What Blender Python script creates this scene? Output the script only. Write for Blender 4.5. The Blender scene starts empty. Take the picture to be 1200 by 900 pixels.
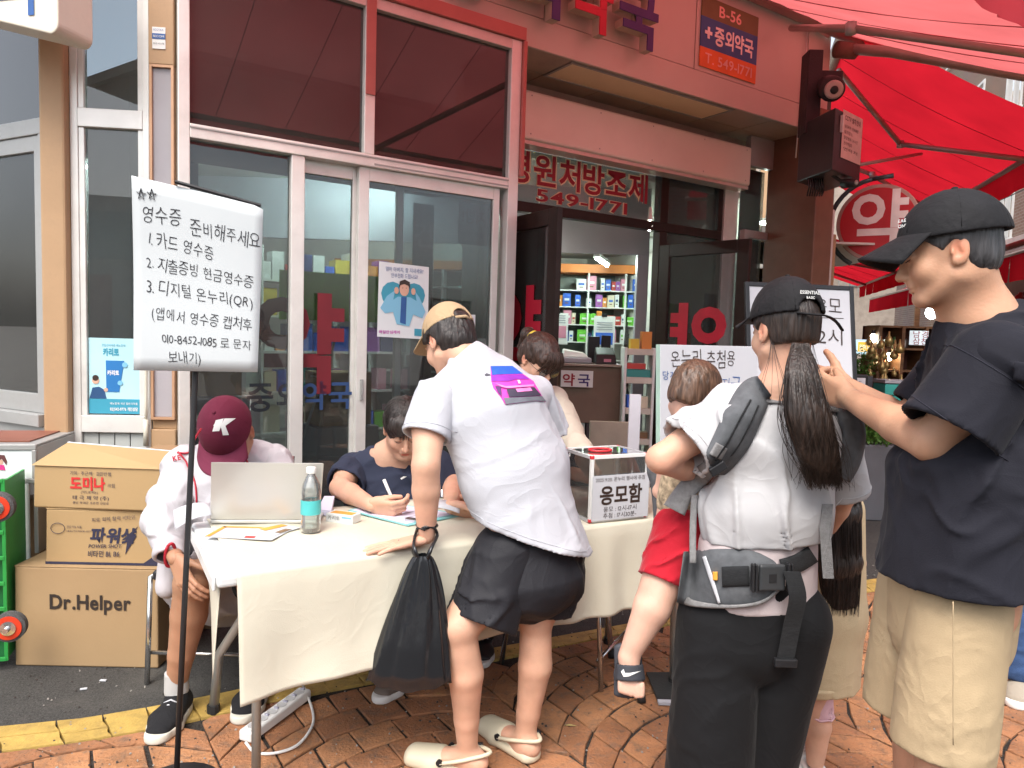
import bpy, bmesh, math, random
import numpy as np
from mathutils import Vector, Matrix, noise as mnoise
random.seed(7)
SC = bpy.context.scene
COL = SC.collection
PI = math.pi
# ---------------------------------------------------------------- camera
CAM_H = 1.43
PITCH = math.radians(4.04); ROLL = math.radians(1.7); FPX = 850.0
cam_d = bpy.data.cameras.new("camera"); cam = bpy.data.objects.new("camera", cam_d); COL.objects.link(cam)
cam_d.sensor_width = 36.0; cam_d.lens = 36.0 * FPX / 1200.0
cam_d.clip_start = 0.05; cam_d.clip_end = 400
_f = Vector((0, math.cos(PITCH), -math.sin(PITCH))); _u = Vector((0, math.sin(PITCH), math.cos(PITCH))); _r = Vector((1, 0, 0))
CR = _r * math.cos(ROLL) + _u * math.sin(ROLL); CU = _u * math.cos(ROLL) - _r * math.sin(ROLL); CF = _f
_m = Matrix((CR, CU, -CF)).transposed().to_4x4(); _m.translation = Vector((0, 0, CAM_H))
cam.matrix_world = _m
SC.camera = cam
# ---------------------------------------------------------------- sky, sun, exposure
world = bpy.data.worlds.new("World"); SC.world = world; world.use_nodes = True
wn = world.node_tree; bg = wn.nodes["Background"]
sky = wn.nodes.new("ShaderNodeTexSky"); sky.sky_type = 'NISHITA'; sky.sun_disc = False
SUN_EL = math.radians(56); SUN_AZ = math.radians(196)      # azimuth clockwise from +Y: behind the camera, a little left
sky.sun_elevation = SUN_EL; sky.sun_rotation = SUN_AZ
sky.dust_density = 4.0; sky.ozone_density = 1.0; sky.air_density = 1.0
hsv = wn.nodes.new("ShaderNodeHueSaturation"); hsv.inputs['Saturation'].default_value = 0.45
wn.links.new(sky.outputs[0], hsv.inputs['Color']); wn.links.new(hsv.outputs[0], bg.inputs[0])
bg.inputs[1].default_value = 0.15
sun_d = bpy.data.lights.new("sun", 'SUN'); sun = bpy.data.objects.new("sun", sun_d); COL.objects.link(sun)
sun_d.energy = 0.9; sun_d.angle = math.radians(32); sun_d.color = (1.0, 0.95, 0.87)
_sd = Vector((math.sin(SUN_AZ) * math.cos(SUN_EL), math.cos(SUN_AZ) * math.cos(SUN_EL), math.sin(SUN_EL)))
sun.rotation_euler = (-_sd).to_track_quat('-Z', 'Y').to_euler(); sun.location = (0, -5, 12)
SC.view_settings.view_transform = 'Standard'; SC.view_settings.look = 'None'
SC.view_settings.gamma = 1.0; SC.view_settings.exposure = 1.28
SC.render.engine = 'CYCLES'
SC.cycles.max_bounces = 8; SC.cycles.diffuse_bounces = 4; SC.cycles.transparent_max_bounces = 12
SC.cycles.caustics_reflective = False; SC.cycles.caustics_refractive = False
SC.cycles.use_denoising = True

def at(px, py, Y):
    """point of the place seen at (px, py) of the 1200x900 photograph, Y metres ahead of the photographer"""
    d = CF + CR * ((px - 600) / FPX) + CU * ((450 - py) / FPX)
    return Vector((0, 0, CAM_H)) + d * (Y / d.y)
def on_z(px, py, z):
    d = CF + CR * ((px - 600) / FPX) + CU * ((450 - py) / FPX)
    return Vector((0, 0, CAM_H)) + d * ((z - CAM_H) / d.z)

# ---------------------------------------------------------------- materials
_M = {}
def _nt(name):
    m = bpy.data.materials.new(name); m.use_nodes = True
    return m, m.node_tree, m.node_tree.nodes["Principled BSDF"]
def mat(name, col=(.5, .5, .5), rough=.6, metal=0., var=.12, vs=6., bump=.08, bs=80., spec=.4, sheen=0., emit=0., trans=0., crease=0.,
        stretch=None, dirt=0., ds=2.5, dcol=(.05, .045, .04), sub=0., attr=None):
    """procedural principled material: colour with noise variation, optional dirt blotches, fine relief"""
    if name in _M: return _M[name]
    m, nt, p = _nt(name); N = nt.nodes.new; Lk = nt.links.new
    tc = N("ShaderNodeTexCoord"); mp = N("ShaderNodeMapping"); Lk(tc.outputs['Object'], mp.inputs[0])
    if stretch: mp.inputs['Scale'].default_value = stretch
    nz = N("ShaderNodeTexNoise"); nz.inputs['Scale'].default_value = vs; nz.inputs['Detail'].default_value = 5
    Lk(mp.outputs[0], nz.inputs['Vector'])
    cr = N("ShaderNodeValToRGB"); Lk(nz.outputs['Fac'], cr.inputs[0])
    c = Vector(col[:3])
    cr.color_ramp.elements[0].position = .3; cr.color_ramp.elements[1].position = .7
    cr.color_ramp.elements[0].color = (*[max(0, v * (1 - var)) for v in c], 1)
    cr.color_ramp.elements[1].color = (*[min(1, v * (1 + var)) for v in c], 1)
    out = cr.outputs[0]
    if attr:
        at_ = N("ShaderNodeAttribute"); at_.attribute_name = attr
        mx = N("ShaderNodeMix"); mx.data_type = 'RGBA'; mx.blend_type = 'MULTIPLY'; mx.inputs[0].default_value = 1
        Lk(out, mx.inputs[6]); Lk(at_.outputs['Color'], mx.inputs[7]); out = mx.outputs[2]
    if dirt > 0:
        n2 = N("ShaderNodeTexNoise"); n2.inputs['Scale'].default_value = ds; n2.inputs['Detail'].default_value = 8; n2.inputs['Roughness'].default_value = .7
        Lk(mp.outputs[0], n2.inputs['Vector'])
        r2 = N("ShaderNodeValToRGB"); Lk(n2.outputs['Fac'], r2.inputs[0]); r2.color_ramp.elements[0].position = .48; r2.color_ramp.elements[1].position = .75
        r2.color_ramp.elements[1].color = (dirt, dirt, dirt, 1)
        mx = N("ShaderNodeMix"); mx.data_type = 'RGBA'; Lk(r2.outputs[0], mx.inputs[0]); Lk(out, mx.inputs[6]); mx.inputs[7].default_value = (*dcol, 1)
        out = mx.outputs[2]
    Lk(out, p.inputs['Base Color'])
    p.inputs['Roughness'].default_value = rough; p.inputs['Metallic'].default_value = metal
    p.inputs['Specular IOR Level'].default_value = spec
    if sheen: p.inputs['Sheen Weight'].default_value = sheen; p.inputs['Sheen Roughness'].default_value = .4
    if sub:
        p.inputs['Subsurface Weight'].default_value = sub; p.inputs['Subsurface Radius'].default_value = (1, .35, .2); p.inputs['Subsurface Scale'].default_value = .008
    if trans: p.inputs['Transmission Weight'].default_value = trans
    if emit:
        Lk(out, p.inputs['Emission Color']); p.inputs['Emission Strength'].default_value = emit
    if bump > 0:
        n3 = N("ShaderNodeTexNoise"); n3.inputs['Scale'].default_value = bs; n3.inputs['Detail'].default_value = 4
        Lk(mp.outputs[0], n3.inputs['Vector'])
        b = N("ShaderNodeBump"); b.inputs['Strength'].default_value = bump; b.inputs['Distance'].default_value = .01
        Lk(n3.outputs['Fac'], b.inputs['Height']); Lk(b.outputs[0], p.inputs['Normal'])
        if crease:      # broad soft creases of cloth
            n4 = N("ShaderNodeTexNoise"); n4.inputs['Scale'].default_value = 7; n4.inputs['Detail'].default_value = 2; n4.inputs['Distortion'].default_value = 1.4; Lk(tc.outputs['Object'], n4.inputs['Vector'])
            s1 = N("ShaderNodeMath"); s1.operation = 'SUBTRACT'; s1.inputs[1].default_value = .5; Lk(n4.outputs['Fac'], s1.inputs[0]); s2 = N("ShaderNodeMath"); s2.operation = 'ABSOLUTE'; Lk(s1.outputs[0], s2.inputs[0]); s3 = N("ShaderNodeMath"); s3.operation = 'POWER'; s3.inputs[1].default_value = .6; Lk(s2.outputs[0], s3.inputs[0])
            b2 = N("ShaderNodeBump"); b2.inputs['Strength'].default_value = crease; b2.inputs['Distance'].default_value = .03; b2.invert = True; Lk(s3.outputs[0], b2.inputs['Height']); Lk(b.outputs[0], b2.inputs['Normal']); Lk(b2.outputs[0], p.inputs['Normal'])
    _M[name] = m; return m
def glass(name, tint=(.9, .95, .95), refl=1.0, rough=.0, dusty=0.):
    if name in _M: return _M[name]
    m = bpy.data.materials.new(name); m.use_nodes = True; nt = m.node_tree; nt.nodes.clear(); N = nt.nodes.new; Lk = nt.links.new
    o = N("ShaderNodeOutputMaterial"); mx = N("ShaderNodeMixShader"); tr = N("ShaderNodeBsdfTransparent"); gl = N("ShaderNodeBsdfGlossy")
    tr.inputs[0].default_value = (*tint, 1); gl.inputs['Roughness'].default_value = rough; gl.inputs[0].default_value = (1, 1, 1, 1)
    fr = N("ShaderNodeFresnel"); fr.inputs[0].default_value = 1.5
    ma = N("ShaderNodeMath"); ma.operation = 'MULTIPLY'; ma.inputs[1].default_value = 2.0 * refl; ma.use_clamp = True
    Lk(fr.outputs[0], ma.inputs[0]); Lk(ma.outputs[0], mx.inputs[0]); Lk(tr.outputs[0], mx.inputs[1]); Lk(gl.outputs[0], mx.inputs[2])
    last = mx
    if dusty:
        df = N("ShaderNodeBsdfDiffuse"); df.inputs[0].default_value = (.55, .55, .52, 1); m2 = N("ShaderNodeMixShader")
        tc = N("ShaderNodeTexCoord"); nz = N("ShaderNodeTexNoise"); nz.inputs['Scale'].default_value = 2.2; nz.inputs['Detail'].default_value = 6; Lk(tc.outputs['Object'], nz.inputs['Vector'])
        mm = N("ShaderNodeMath"); mm.operation = 'MULTIPLY'; mm.inputs[1].default_value = dusty * 2; Lk(nz.outputs['Fac'], mm.inputs[0]); Lk(mm.outputs[0], m2.inputs[0])
        Lk(mx.outputs[0], m2.inputs[1]); Lk(df.outputs[0], m2.inputs[2]); last = m2
    Lk(last.outputs[0], o.inputs[0]); _M[name] = m; return m
def cloth_trans(name, col, tcol, fac=.5, rough=.8):
    """awning cloth: part of the light passes through"""
    if name in _M: return _M[name]
    m = bpy.data.materials.new(name); m.use_nodes = True; nt = m.node_tree; nt.nodes.clear(); N = nt.nodes.new; Lk = nt.links.new
    o = N("ShaderNodeOutputMaterial"); mx = N("ShaderNodeMixShader"); d = N("ShaderNodeBsdfDiffuse"); t = N("ShaderNodeBsdfTranslucent")
    tc = N("ShaderNodeTexCoord"); nz = N("ShaderNodeTexNoise"); nz.inputs['Scale'].default_value = 1.5; nz.inputs['Detail'].default_value = 6; Lk(tc.outputs['Object'], nz.inputs['Vector'])
    for sh, c in ((d, col), (t, tcol)):
        cr = N("ShaderNodeValToRGB"); Lk(nz.outputs['Fac'], cr.inputs[0])
        cr.color_ramp.elements[0].position = .3; cr.color_ramp.elements[1].position = .7
        cr.color_ramp.elements[0].color = (*[v * .82 for v in c], 1); cr.color_ramp.elements[1].color = (*[min(1, v * 1.1) for v in c], 1)
        Lk(cr.outputs[0], sh.inputs[0])
    mx.inputs[0].default_value = fac; Lk(d.outputs[0], mx.inputs[1]); Lk(t.outputs[0], mx.inputs[2]); Lk(mx.outputs[0], o.inputs[0])
    _M[name] = m; return m
# ---------------------------------------------------------------- mesh helpers
class Frame:
    """a local frame: s along ux, k along uy, z up"""
    def __init__(self, o, ang_deg=None, ux=None, uy=None, uz=None):
        self.o = Vector(o)
        if ang_deg is not None:      # ux points ang_deg clockwise from +Y
            a = math.radians(ang_deg); ux = (math.sin(a), math.cos(a), 0); uy = (-math.cos(a), math.sin(a), 0)
        self.x = Vector(ux).normalized(); self.y = Vector(uy).normalized(); self.z = Vector(uz).normalized() if uz else Vector((0, 0, 1))
    def p(self, s, k, z): return self.o + self.x * s + self.y * k + self.z * z
WF = Frame((0, 0, 0), ux=(1, 0, 0), uy=(0, 1, 0))
class MB:
    def __init__(self, fr=WF): self.v = []; self.f = []; self.fr = fr
    def box(self, s0, s1, k0, k1, z0, z1, fr=None):
        fr = fr or self.fr; b = len(self.v)
        for z in (z0, z1):
            for s, k in ((s0, k0), (s1, k0), (s1, k1), (s0, k1)): self.v.append(fr.p(s, k, z))
        for q in ((0, 3, 2, 1), (4, 5, 6, 7), (0, 1, 5, 4), (1, 2, 6, 5), (2, 3, 7, 6), (3, 0, 4, 7)): self.f.append([b + i for i in q])
        return self
    def hexa(self, pts):
        b = len(self.v); self.v += [Vector(p) for p in pts]
        for q in ((0, 3, 2, 1), (4, 5, 6, 7), (0, 1, 5, 4), (1, 2, 6, 5), (2, 3, 7, 6), (3, 0, 4, 7)): self.f.append([b + i for i in q])
        return self
    def poly(self, pts): b = len(self.v); self.v += [Vector(p) for p in pts]; self.f.append(list(range(b, b + len(pts)))); return self
    def prism(self, pts2, fr, k0, k1):
        """polygon given as (s, z) in frame fr, extruded from k0 to k1"""
        b = len(self.v); n = len(pts2)
        for k in (k0, k1): self.v += [fr.p(s, k, z) for s, z in pts2]
        self.f.append([b + i for i in range(n)]); self.f.append([b + n + i for i in reversed(range(n))])
        for i in range(n): j = (i + 1) % n; self.f.append([b + j, b + i, b + n + i, b + n + j])
        return self
    def tube(self, pts, r, n=8, cap=True, flat=1.0):
        pts = [Vector(p) for p in pts]; rs = r if isinstance(r, (list, tuple)) else [r] * len(pts); b = len(self.v)
        up = None
        for i, p in enumerate(pts):
            t = (pts[min(i + 1, len(pts) - 1)] - pts[max(i - 1, 0)]).normalized()
            if up is None: up = Vector((0, 0, 1)) if abs(t.z) < .9 else Vector((1, 0, 0))
            a = t.cross(up).normalized(); c = a.cross(t).normalized(); up = c
            for j in range(n):
                w = 2 * PI * j / n; self.v.append(p + (a * math.cos(w) + c * math.sin(w) * flat) * rs[i])
        for i in range(len(pts) - 1):
            for j in range(n):
                k = (j + 1) % n; self.f.append([b + i * n + j, b + i * n + k, b + (i + 1) * n + k, b + (i + 1) * n + j])
        if cap: self.f.append([b + j for j in reversed(range(n))]); self.f.append([b + (len(pts) - 1) * n + j for j in range(n)])
        return self
    def lathe(self, c, prof, n=20, axis=(0, 0, 1), capa=True, capb=True):
        c = Vector(c); ax = Vector(axis).normalized(); t = Vector((1, 0, 0)) if abs(ax.x) < .9 else Vector((0, 1, 0))
        a = ax.cross(t).normalized(); d = ax.cross(a); b = len(self.v)
        for r, h in prof:
            for j in range(n):
                w = 2 * PI * j / n; self.v.append(c + ax * h + (a * math.cos(w) + d * math.sin(w)) * r)
        for i in range(len(prof) - 1):
            for j in range(n):
                k = (j + 1) % n; self.f.append([b + i * n + j, b + i * n + k, b + (i + 1) * n + k, b + (i + 1) * n + j])
        if capa: self.f.append([b + j for j in reversed(range(n))])
        if capb: self.f.append([b + (len(prof) - 1) * n + j for j in range(n)])
        return self
    def grid(self, nu, nv, fn):
        b = len(self.v)
        for j in range(nv + 1):
            for i in range(nu + 1): self.v.append(Vector(fn(i / nu, j / nv)))
        for j in range(nv):
            for i in range(nu): q = b + j * (nu + 1) + i; self.f.append([q, q + 1, q + nu + 2, q + nu + 1])
        return self
    def mesh(self, name):
        me = bpy.data.meshes.new(name); me.from_pydata([tuple(v) for v in self.v], [], self.f)
        bm = bmesh.new(); bm.from_mesh(me); bmesh.ops.recalc_face_normals(bm, faces=bm.faces); bm.to_mesh(me); bm.free(); return me
    def build(self, name, m, parent=None, bevel=0, smooth=False, seg=2, solid=0, loc=None):
        if loc is not None: self.v = [v - Vector(loc) for v in self.v]
        me = self.mesh(name); o = link(name, me, m, parent, smooth)
        if loc is not None: o.location = loc
        if solid: md = o.modifiers.new("thickness", 'SOLIDIFY'); md.thickness = solid; md.offset = 0
        if bevel: md = o.modifiers.new("bevel", 'BEVEL'); md.width = bevel; md.segments = seg; md.limit_method = 'ANGLE'; md.angle_limit = math.radians(40)
        return o
def link(name, me, m, parent=None, smooth=False):
    if m is not None:
        for mm in (m if isinstance(m, (list, tuple)) else [m]): me.materials.append(mm)
    if smooth: me.polygons.foreach_set("use_smooth", [True] * len(me.polygons))
    o = bpy.data.objects.new(name, me); COL.objects.link(o)
    if parent is not None:
        o.parent = parent
        o.matrix_parent_inverse = chain(parent).inverted()
    return o
def chain(o):
    M = Matrix.Translation(o.location) @ o.rotation_euler.to_matrix().to_4x4()
    return chain(o.parent) @ o.matrix_parent_inverse @ M if o.parent else M
def thing(name, label, cat, loc=(0, 0, 0), rotz=0, group=None):
    o = bpy.data.objects.new(name, None); COL.objects.link(o); o.empty_display_size = .1
    o.location = loc; o.rotation_euler = (0, 0, rotz); o['label'] = label; o['category'] = cat
    if group: o['group'] = group
    return o
def tag(o, label, cat, group=None):
    o['label'] = label; o['category'] = cat
    if group: o['group'] = group
    return o
def struct(o): o['kind'] = 'structure'; return o
def stuff(o): o['kind'] = 'stuff'; return o
def dup(o, parent=None, move=None, label=None):
    c = o.copy(); COL.objects.link(c)
    if parent is not None: c.parent = parent
    if move is not None: c.location = o.location + Vector(move)
    if label: c['label'] = label
    for ch in list(o.children): dup(ch, c)
    return c
# flat print: lettering turned into thin meshes. Requests are queued and filled in together at the end (write_all)
_QUEUE = []; _KEEP = []
def _glyphs(bold, chars):
    cu = bpy.data.curves.new('lettering_source', 'FONT'); ob = bpy.data.objects.new('lettering_source', cu)
    cu.size = 1; cu.offset = bold; cu.resolution_u = 3; cu.fill_mode = 'FRONT'; cu.space_line = 2.0; cu.body = "\n".join(chars)
    me = bpy.data.meshes.new_from_object(ob); G = {}
    line = [int(round((.35 - v.co.y) / 2.0)) for v in me.vertices]
    for v, l in zip(me.vertices, line):
        g = G.setdefault(chars[l], ([], [], {})); g[2][v.index] = len(g[0]); g[0].append((v.co.x, v.co.y + 2.0 * l))
    for p in me.polygons:
        g = G[chars[line[p.vertices[0]]]]; g[1].append([g[2][i] for i in p.vertices])
    bpy.data.meshes.remove(me); _KEEP.append((ob, cu)); return G      # kept until the end: the font stays loaded
def text_mesh(G, body, size, align='LEFT', spacing=1.0, wob=0.):
    """lettering as a flat mesh in the x-y plane; wob moves and turns each character a little (handwriting)"""
    vs, fs = [], []; x = 0.
    for ch in body:
        if ch == ' ' or ch not in G: x += .30 * spacing; continue
        P, Fc, _ = G[ch]; x0 = min(q[0] for q in P); x1 = max(q[0] for q in P); hang = ord(ch) > 0x3000
        adv = (.93 if hang else (x1 - x0) + .075) * spacing; cx = (x0 + x1) / 2; cy = .35
        an = random.uniform(-.07, .07) * wob; sc = 1 + random.uniform(-.10, .10) * wob; dy = random.uniform(-.05, .05) * wob; sh_ = random.uniform(-.1, .15) * wob
        b0 = len(vs)
        for px, py in P:
            u, w = (px - cx) * sc + (py - cy) * sh_, (py - cy) * sc
            vs.append(Vector((x + adv / 2 + u * math.cos(an) - w * math.sin(an), cy + dy + u * math.sin(an) + w * math.cos(an), 0)))
        fs += [[b0 + i for i in f] for f in Fc]; x += adv
    x0 = min(q.x for q in vs); x1 = max(q.x for q in vs); sh = {'LEFT': -x0, 'CENTER': -(x0 + x1) / 2, 'RIGHT': -x1}[align]
    return [Vector(((q.x + sh) * size, q.y * size, 0)) for q in vs], fs
def queue_text(body, size, m, parent, place, name="lettering", bold=0., **kw):
    """place(vertices) -> points in the world"""
    me = bpy.data.meshes.new(name); ob = link(name, me, m, parent); _QUEUE.append((me, body, size, round(bold, 3), kw, place)); return ob
def write_all():
    groups = {}
    for q in _QUEUE: groups.setdefault(q[3], []).append(q)
    for bold, L in groups.items():
        G = _glyphs(bold, sorted({c for q in L for c in q[1] if c != ' '}))
        for me, body, size, _, kw, place in L:
            vs, fs = text_mesh(G, body, size, **kw); me.from_pydata([tuple(v) for v in place(vs)], [], fs); me.update()
    for ob, cu in _KEEP: bpy.data.objects.remove(ob); bpy.data.curves.remove(cu)
def lettering(body, size, origin, xdir, ydir, m, parent, name="lettering", width=None, depth=0, mirror=False, bold=0., **kw):
    """text placed in the plane spanned by xdir, ydir at origin (baseline); width squeezes it to that length"""
    xd = Vector(xdir).normalized(); yd = Vector(ydir).normalized(); o = Vector(origin)
    def place(vs):
        w = max(q.x for q in vs) - min(q.x for q in vs); sx = (width / w) if width else 1
        if mirror: sx = -sx
        return [o + xd * (q.x * sx) + yd * q.y for q in vs]
    ob = queue_text(body, size, m, parent, place, name, bold, **kw)
    if depth: md = ob.modifiers.new("depth", 'SOLIDIFY'); md.thickness = depth; md.offset = 0; md.use_even_offset = False
    return ob
# ---------------------------------------------------------------- numpy noise
_rng = np.random.RandomState(3); _TAB = _rng.rand(4096).astype(np.float32) * 2 - 1
def vnoise(P, scale=(1, 1, 1), seed=0):
    Q = P * np.array(scale, dtype=np.float32) + seed * 17.31
    I = np.floor(Q).astype(np.int64); Fq = (Q - I).astype(np.float32); Fq = Fq * Fq * (3 - 2 * Fq)
    def h(i, j, k): return _TAB[((i * 73856093) ^ (j * 19349663) ^ (k * 83492791)) & 4095]
    x, y, z = I[..., 0], I[..., 1], I[..., 2]; u, v, w = Fq[..., 0], Fq[..., 1], Fq[..., 2]
    def L(a, b, t): return a + (b - a) * t
    return L(L(L(h(x, y, z), h(x + 1, y, z), u), L(h(x, y + 1, z), h(x + 1, y + 1, z), u), v),
             L(L(h(x, y, z + 1), h(x + 1, y, z + 1), u), L(h(x, y + 1, z + 1), h(x + 1, y + 1, z + 1), u), v), w)
def folds(P, d, f=14., stretch=.25, seed=0, width=.22):
    """sparse rounded creases of cloth running along direction d"""
    d = np.array(d, dtype=np.float64); d = d / np.linalg.norm(d)
    a = np.cross(d, [0.31, .87, .38]); a /= np.linalg.norm(a); b = np.cross(d, a)
    w = vnoise(P, (f * .3,) * 3, seed + 5) * .05; w2 = vnoise(P, (f * .3,) * 3, seed + 6) * .05
    Q = np.stack([P @ a + w, P @ b + w2, (P @ d) * stretch], -1).astype(np.float32)
    n = vnoise(Q, (f, f, f), seed); m = np.clip(vnoise(P, (f * .35,) * 3, seed + 11) + .55, 0, 1)
    return np.exp(-(n / width) ** 2) * m
# ---------------------------------------------------------------- signed distance bodies -> one continuous mesh
class Body:
    """smooth union of tapered limbs and ellipsoids, meshed as one surface"""
    def __init__(self): self.pr = []
    def cone(self, a, b, ra, rb, k=.02, op='+'):
        self.pr.append(('c', np.array(a, float), np.array(b, float), ra, rb, None, k, op)); return self
    def chain(self, pts, rs, k=.02, op='+'):
        for i in range(len(pts) - 1): self.cone(pts[i], pts[i + 1], rs[i], rs[i + 1], .010 if i else k, op)
        return self
    def slab(self, a, b, ra, rb, side, k=.03, op='+'):
        """limb with an oval section: ra, rb = (half width along side, half depth)"""
        s = np.array(side, float); d = np.array(b, float) - np.array(a, float)
        s = s - d * (s @ d) / max(d @ d, 1e-9); s /= np.linalg.norm(s)
        self.pr.append(('s', np.array(a, float), np.array(b, float), ra, rb, s, k, op)); return self
    def ell(self, c, r, R=None, k=.02, op='+'):
        R = np.eye(3) if R is None else np.array(R, float)   # columns: local axes in world
        self.pr.append(('e', np.array(c, float), R, np.array(r, float), None, None, k, op)); return self
    def cut(self, c, n, R, k=.004):
        """take away the half ball of radius R beyond the plane through c with normal n"""
        self.pr.append(('h', np.array(c, float), nrm(n), float(R), None, None, k, '-')); return self
    def hole(self, c, n, r, depth=.05, R=None, wall=.006):
        """open end of a sleeve, hem or leg: cut flat at c and hollowed"""
        n = nrm(n); c = np.array(c, float); self.cut(c, n, R or r * 1.9)
        self.cone(c - n * depth, c + n * .02, r - wall, r - wall, .004, '-'); return self
    def moved(self, M):
        """the same body under a 4x4 matrix (rotation + translation, uniform scale)"""
        B = Body(); A = np.array(M)[:3, :3]; t = np.array(M)[:3, 3]; sc = np.linalg.det(A) ** (1 / 3.); Rr = A / sc
        for q in self.pr:
            ty, a, b, ra, rb, s, k, op = q
            if ty == 'h': B.pr.append((ty, A @ a + t, Rr @ b, ra * sc, None, None, k * sc, op)); continue
            if ty == 'e': B.pr.append((ty, A @ a + t, Rr @ b, ra * sc, None, None, k * sc, op))
            elif ty == 'c': B.pr.append((ty, A @ a + t, A @ b + t, ra * sc, rb * sc, None, k * sc, op))
            else: B.pr.append((ty, A @ a + t, A @ b + t, tuple(np.array(ra) * sc), tuple(np.array(rb) * sc), Rr @ s, k * sc, op))
        return B
    def add(self, B): self.pr += B.pr; return self
    def bounds(self):
        lo = np.full(3, 1e9); hi = -lo
        for ty, a, b, ra, rb, s, k, op in self.pr:
            if op == '-': continue
            if ty == 'e': e = np.sqrt(((b * ra) ** 2).sum(1)); l, h = a - e, a + e
            else:
                m = max(np.max(ra), np.max(rb)); l, h = np.minimum(a, b) - m, np.maximum(a, b) + m
            lo = np.minimum(lo, l); hi = np.maximum(hi, h)
        return lo, hi
    def field(self, lo, vox, shape):
        D = np.full(shape, .08, dtype=np.float32)
        for ty, a, b, ra, rb, s, k, op in self.pr:
            mg = k + .03
            if ty == 'e': e = np.sqrt(((b * ra) ** 2).sum(1)); l, h = a - e - mg, a + e + mg
            elif ty == 'h': l, h = a - ra, a + ra
            else:
                m = max(np.max(ra), np.max(rb)) + mg; l, h = np.minimum(a, b) - m, np.maximum(a, b) + m
            i0 = np.maximum(np.floor((l - lo) / vox).astype(int), 0); i1 = np.minimum(np.ceil((h - lo) / vox).astype(int) + 1, shape)
            if np.any(i1 <= i0): continue
            ax = [(np.arange(i0[i], i1[i]) * vox + lo[i]).astype(np.float32) for i in range(3)]
            X = ax[0][:, None, None]; Y = ax[1][None, :, None]; Z = ax[2][None, None, :]
            if ty == 'e':
                x, y, z = X - np.float32(a[0]), Y - np.float32(a[1]), Z - np.float32(a[2]); k0 = 0; k1 = 0
                for i in range(3):
                    q = (x * np.float32(b[0, i]) + y * np.float32(b[1, i]) + z * np.float32(b[2, i])) / np.float32(ra[i])
                    k0 = k0 + q * q; k1 = k1 + q * q / np.float32(ra[i] ** 2)
                k0 = np.sqrt(k0); k1 = np.sqrt(k1) + 1e-6; d = k0 * (k0 - 1) / k1
            elif ty == 'h':
                x, y, z = X - np.float32(a[0]), Y - np.float32(a[1]), Z - np.float32(a[2])
                d = np.maximum(-(x * np.float32(b[0]) + y * np.float32(b[1]) + z * np.float32(b[2])), np.sqrt(x * x + y * y + z * z) - np.float32(ra))
            else:
                ba = (b - a).astype(np.float32); L2 = float(ba @ ba) + 1e-9
                x, y, z = X - np.float32(a[0]), Y - np.float32(a[1]), Z - np.float32(a[2])
                t = np.clip((x * ba[0] + y * ba[1] + z * ba[2]) / L2, 0, 1)
                qx, qy, qz = x - t * ba[0], y - t * ba[1], z - t * ba[2]; q2 = qx * qx + qy * qy + qz * qz
                if ty == 'c': d = np.sqrt(q2) - (ra + (rb - ra) * t)
                else:
                    qs = qx * np.float32(s[0]) + qy * np.float32(s[1]) + qz * np.float32(s[2]); qr2 = np.maximum(q2 - qs * qs, 0)
                    rx = ra[0] + (rb[0] - ra[0]) * t; ry = ra[1] + (rb[1] - ra[1]) * t
                    k0 = np.sqrt(qs * qs / (rx * rx) + qr2 / (ry * ry)); k1 = np.sqrt(qs * qs / rx ** 4 + qr2 / ry ** 4) + 1e-6
                    d = k0 * (k0 - 1) / k1
            sl = tuple(slice(i0[i], i1[i]) for i in range(3)); C = D[sl]
            if op == '+':
                hh = np.maximum(k - np.abs(C - d), 0) / k; D[sl] = np.minimum(C, d) - hh * hh * k * .25
            elif op == '-':
                hh = np.maximum(k - np.abs(C + d), 0) / k; D[sl] = np.maximum(C, -d) + hh * hh * k * .25
        return D
    def mesh(self, vox=.008, clips=(), shell=0, disp=None, box=None):
        """clips: (point, normal) half spaces whose outside (along the normal) is cut off; shell: wall thickness"""
        lo, hi = self.bounds() if box is None else (np.array(box[0], float), np.array(box[1], float))
        if box is None:
            for c, n in clips:      # shrink the grid to axis-aligned cuts
                n = np.array(n, float); i = int(np.argmax(np.abs(n)))
                if abs(n[i]) > .999:
                    if n[i] > 0: hi[i] = min(hi[i], c[i])
                    else: lo[i] = max(lo[i], c[i])
        lo = lo - vox * 3; shape = tuple(np.ceil((hi - lo) / vox).astype(int) + 4)
        D = self.field(lo, vox, shape)
        if disp is not None:      # creases go into the field itself, so that cut edges stay clean
            I = np.nonzero(np.abs(D) < .022 + shell); P = (np.stack(I, 1) * vox + lo).astype(np.float32)
            D[I] -= disp(P, None)
        if clips:
            X = (np.arange(shape[0]) * vox + lo[0])[:, None, None].astype(np.float32); Y = (np.arange(shape[1]) * vox + lo[1])[None, :, None].astype(np.float32); Z = (np.arange(shape[2]) * vox + lo[2])[None, None, :].astype(np.float32)
            for c, n in clips:
                n = np.array(n, float); n = n / np.linalg.norm(n)
                cd = (X - c[0]) * np.float32(n[0]) + (Y - c[1]) * np.float32(n[1]) + (Z - c[2]) * np.float32(n[2])
                if shell: D = np.maximum(D, -np.maximum(D + np.float32(shell), -(cd + .06)))      # hollow only near the open end
                D = np.maximum(D, cd)
        for s in (0, -1): D[s] = .05; D[:, s] = .05; D[:, :, s] = .05
        V, Fc = surface_nets(D); V = V * vox + lo
        for _ in range(2 if vox > .0042 else 1): V = relax(V, Fc, .5)
        return V, Fc
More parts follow.
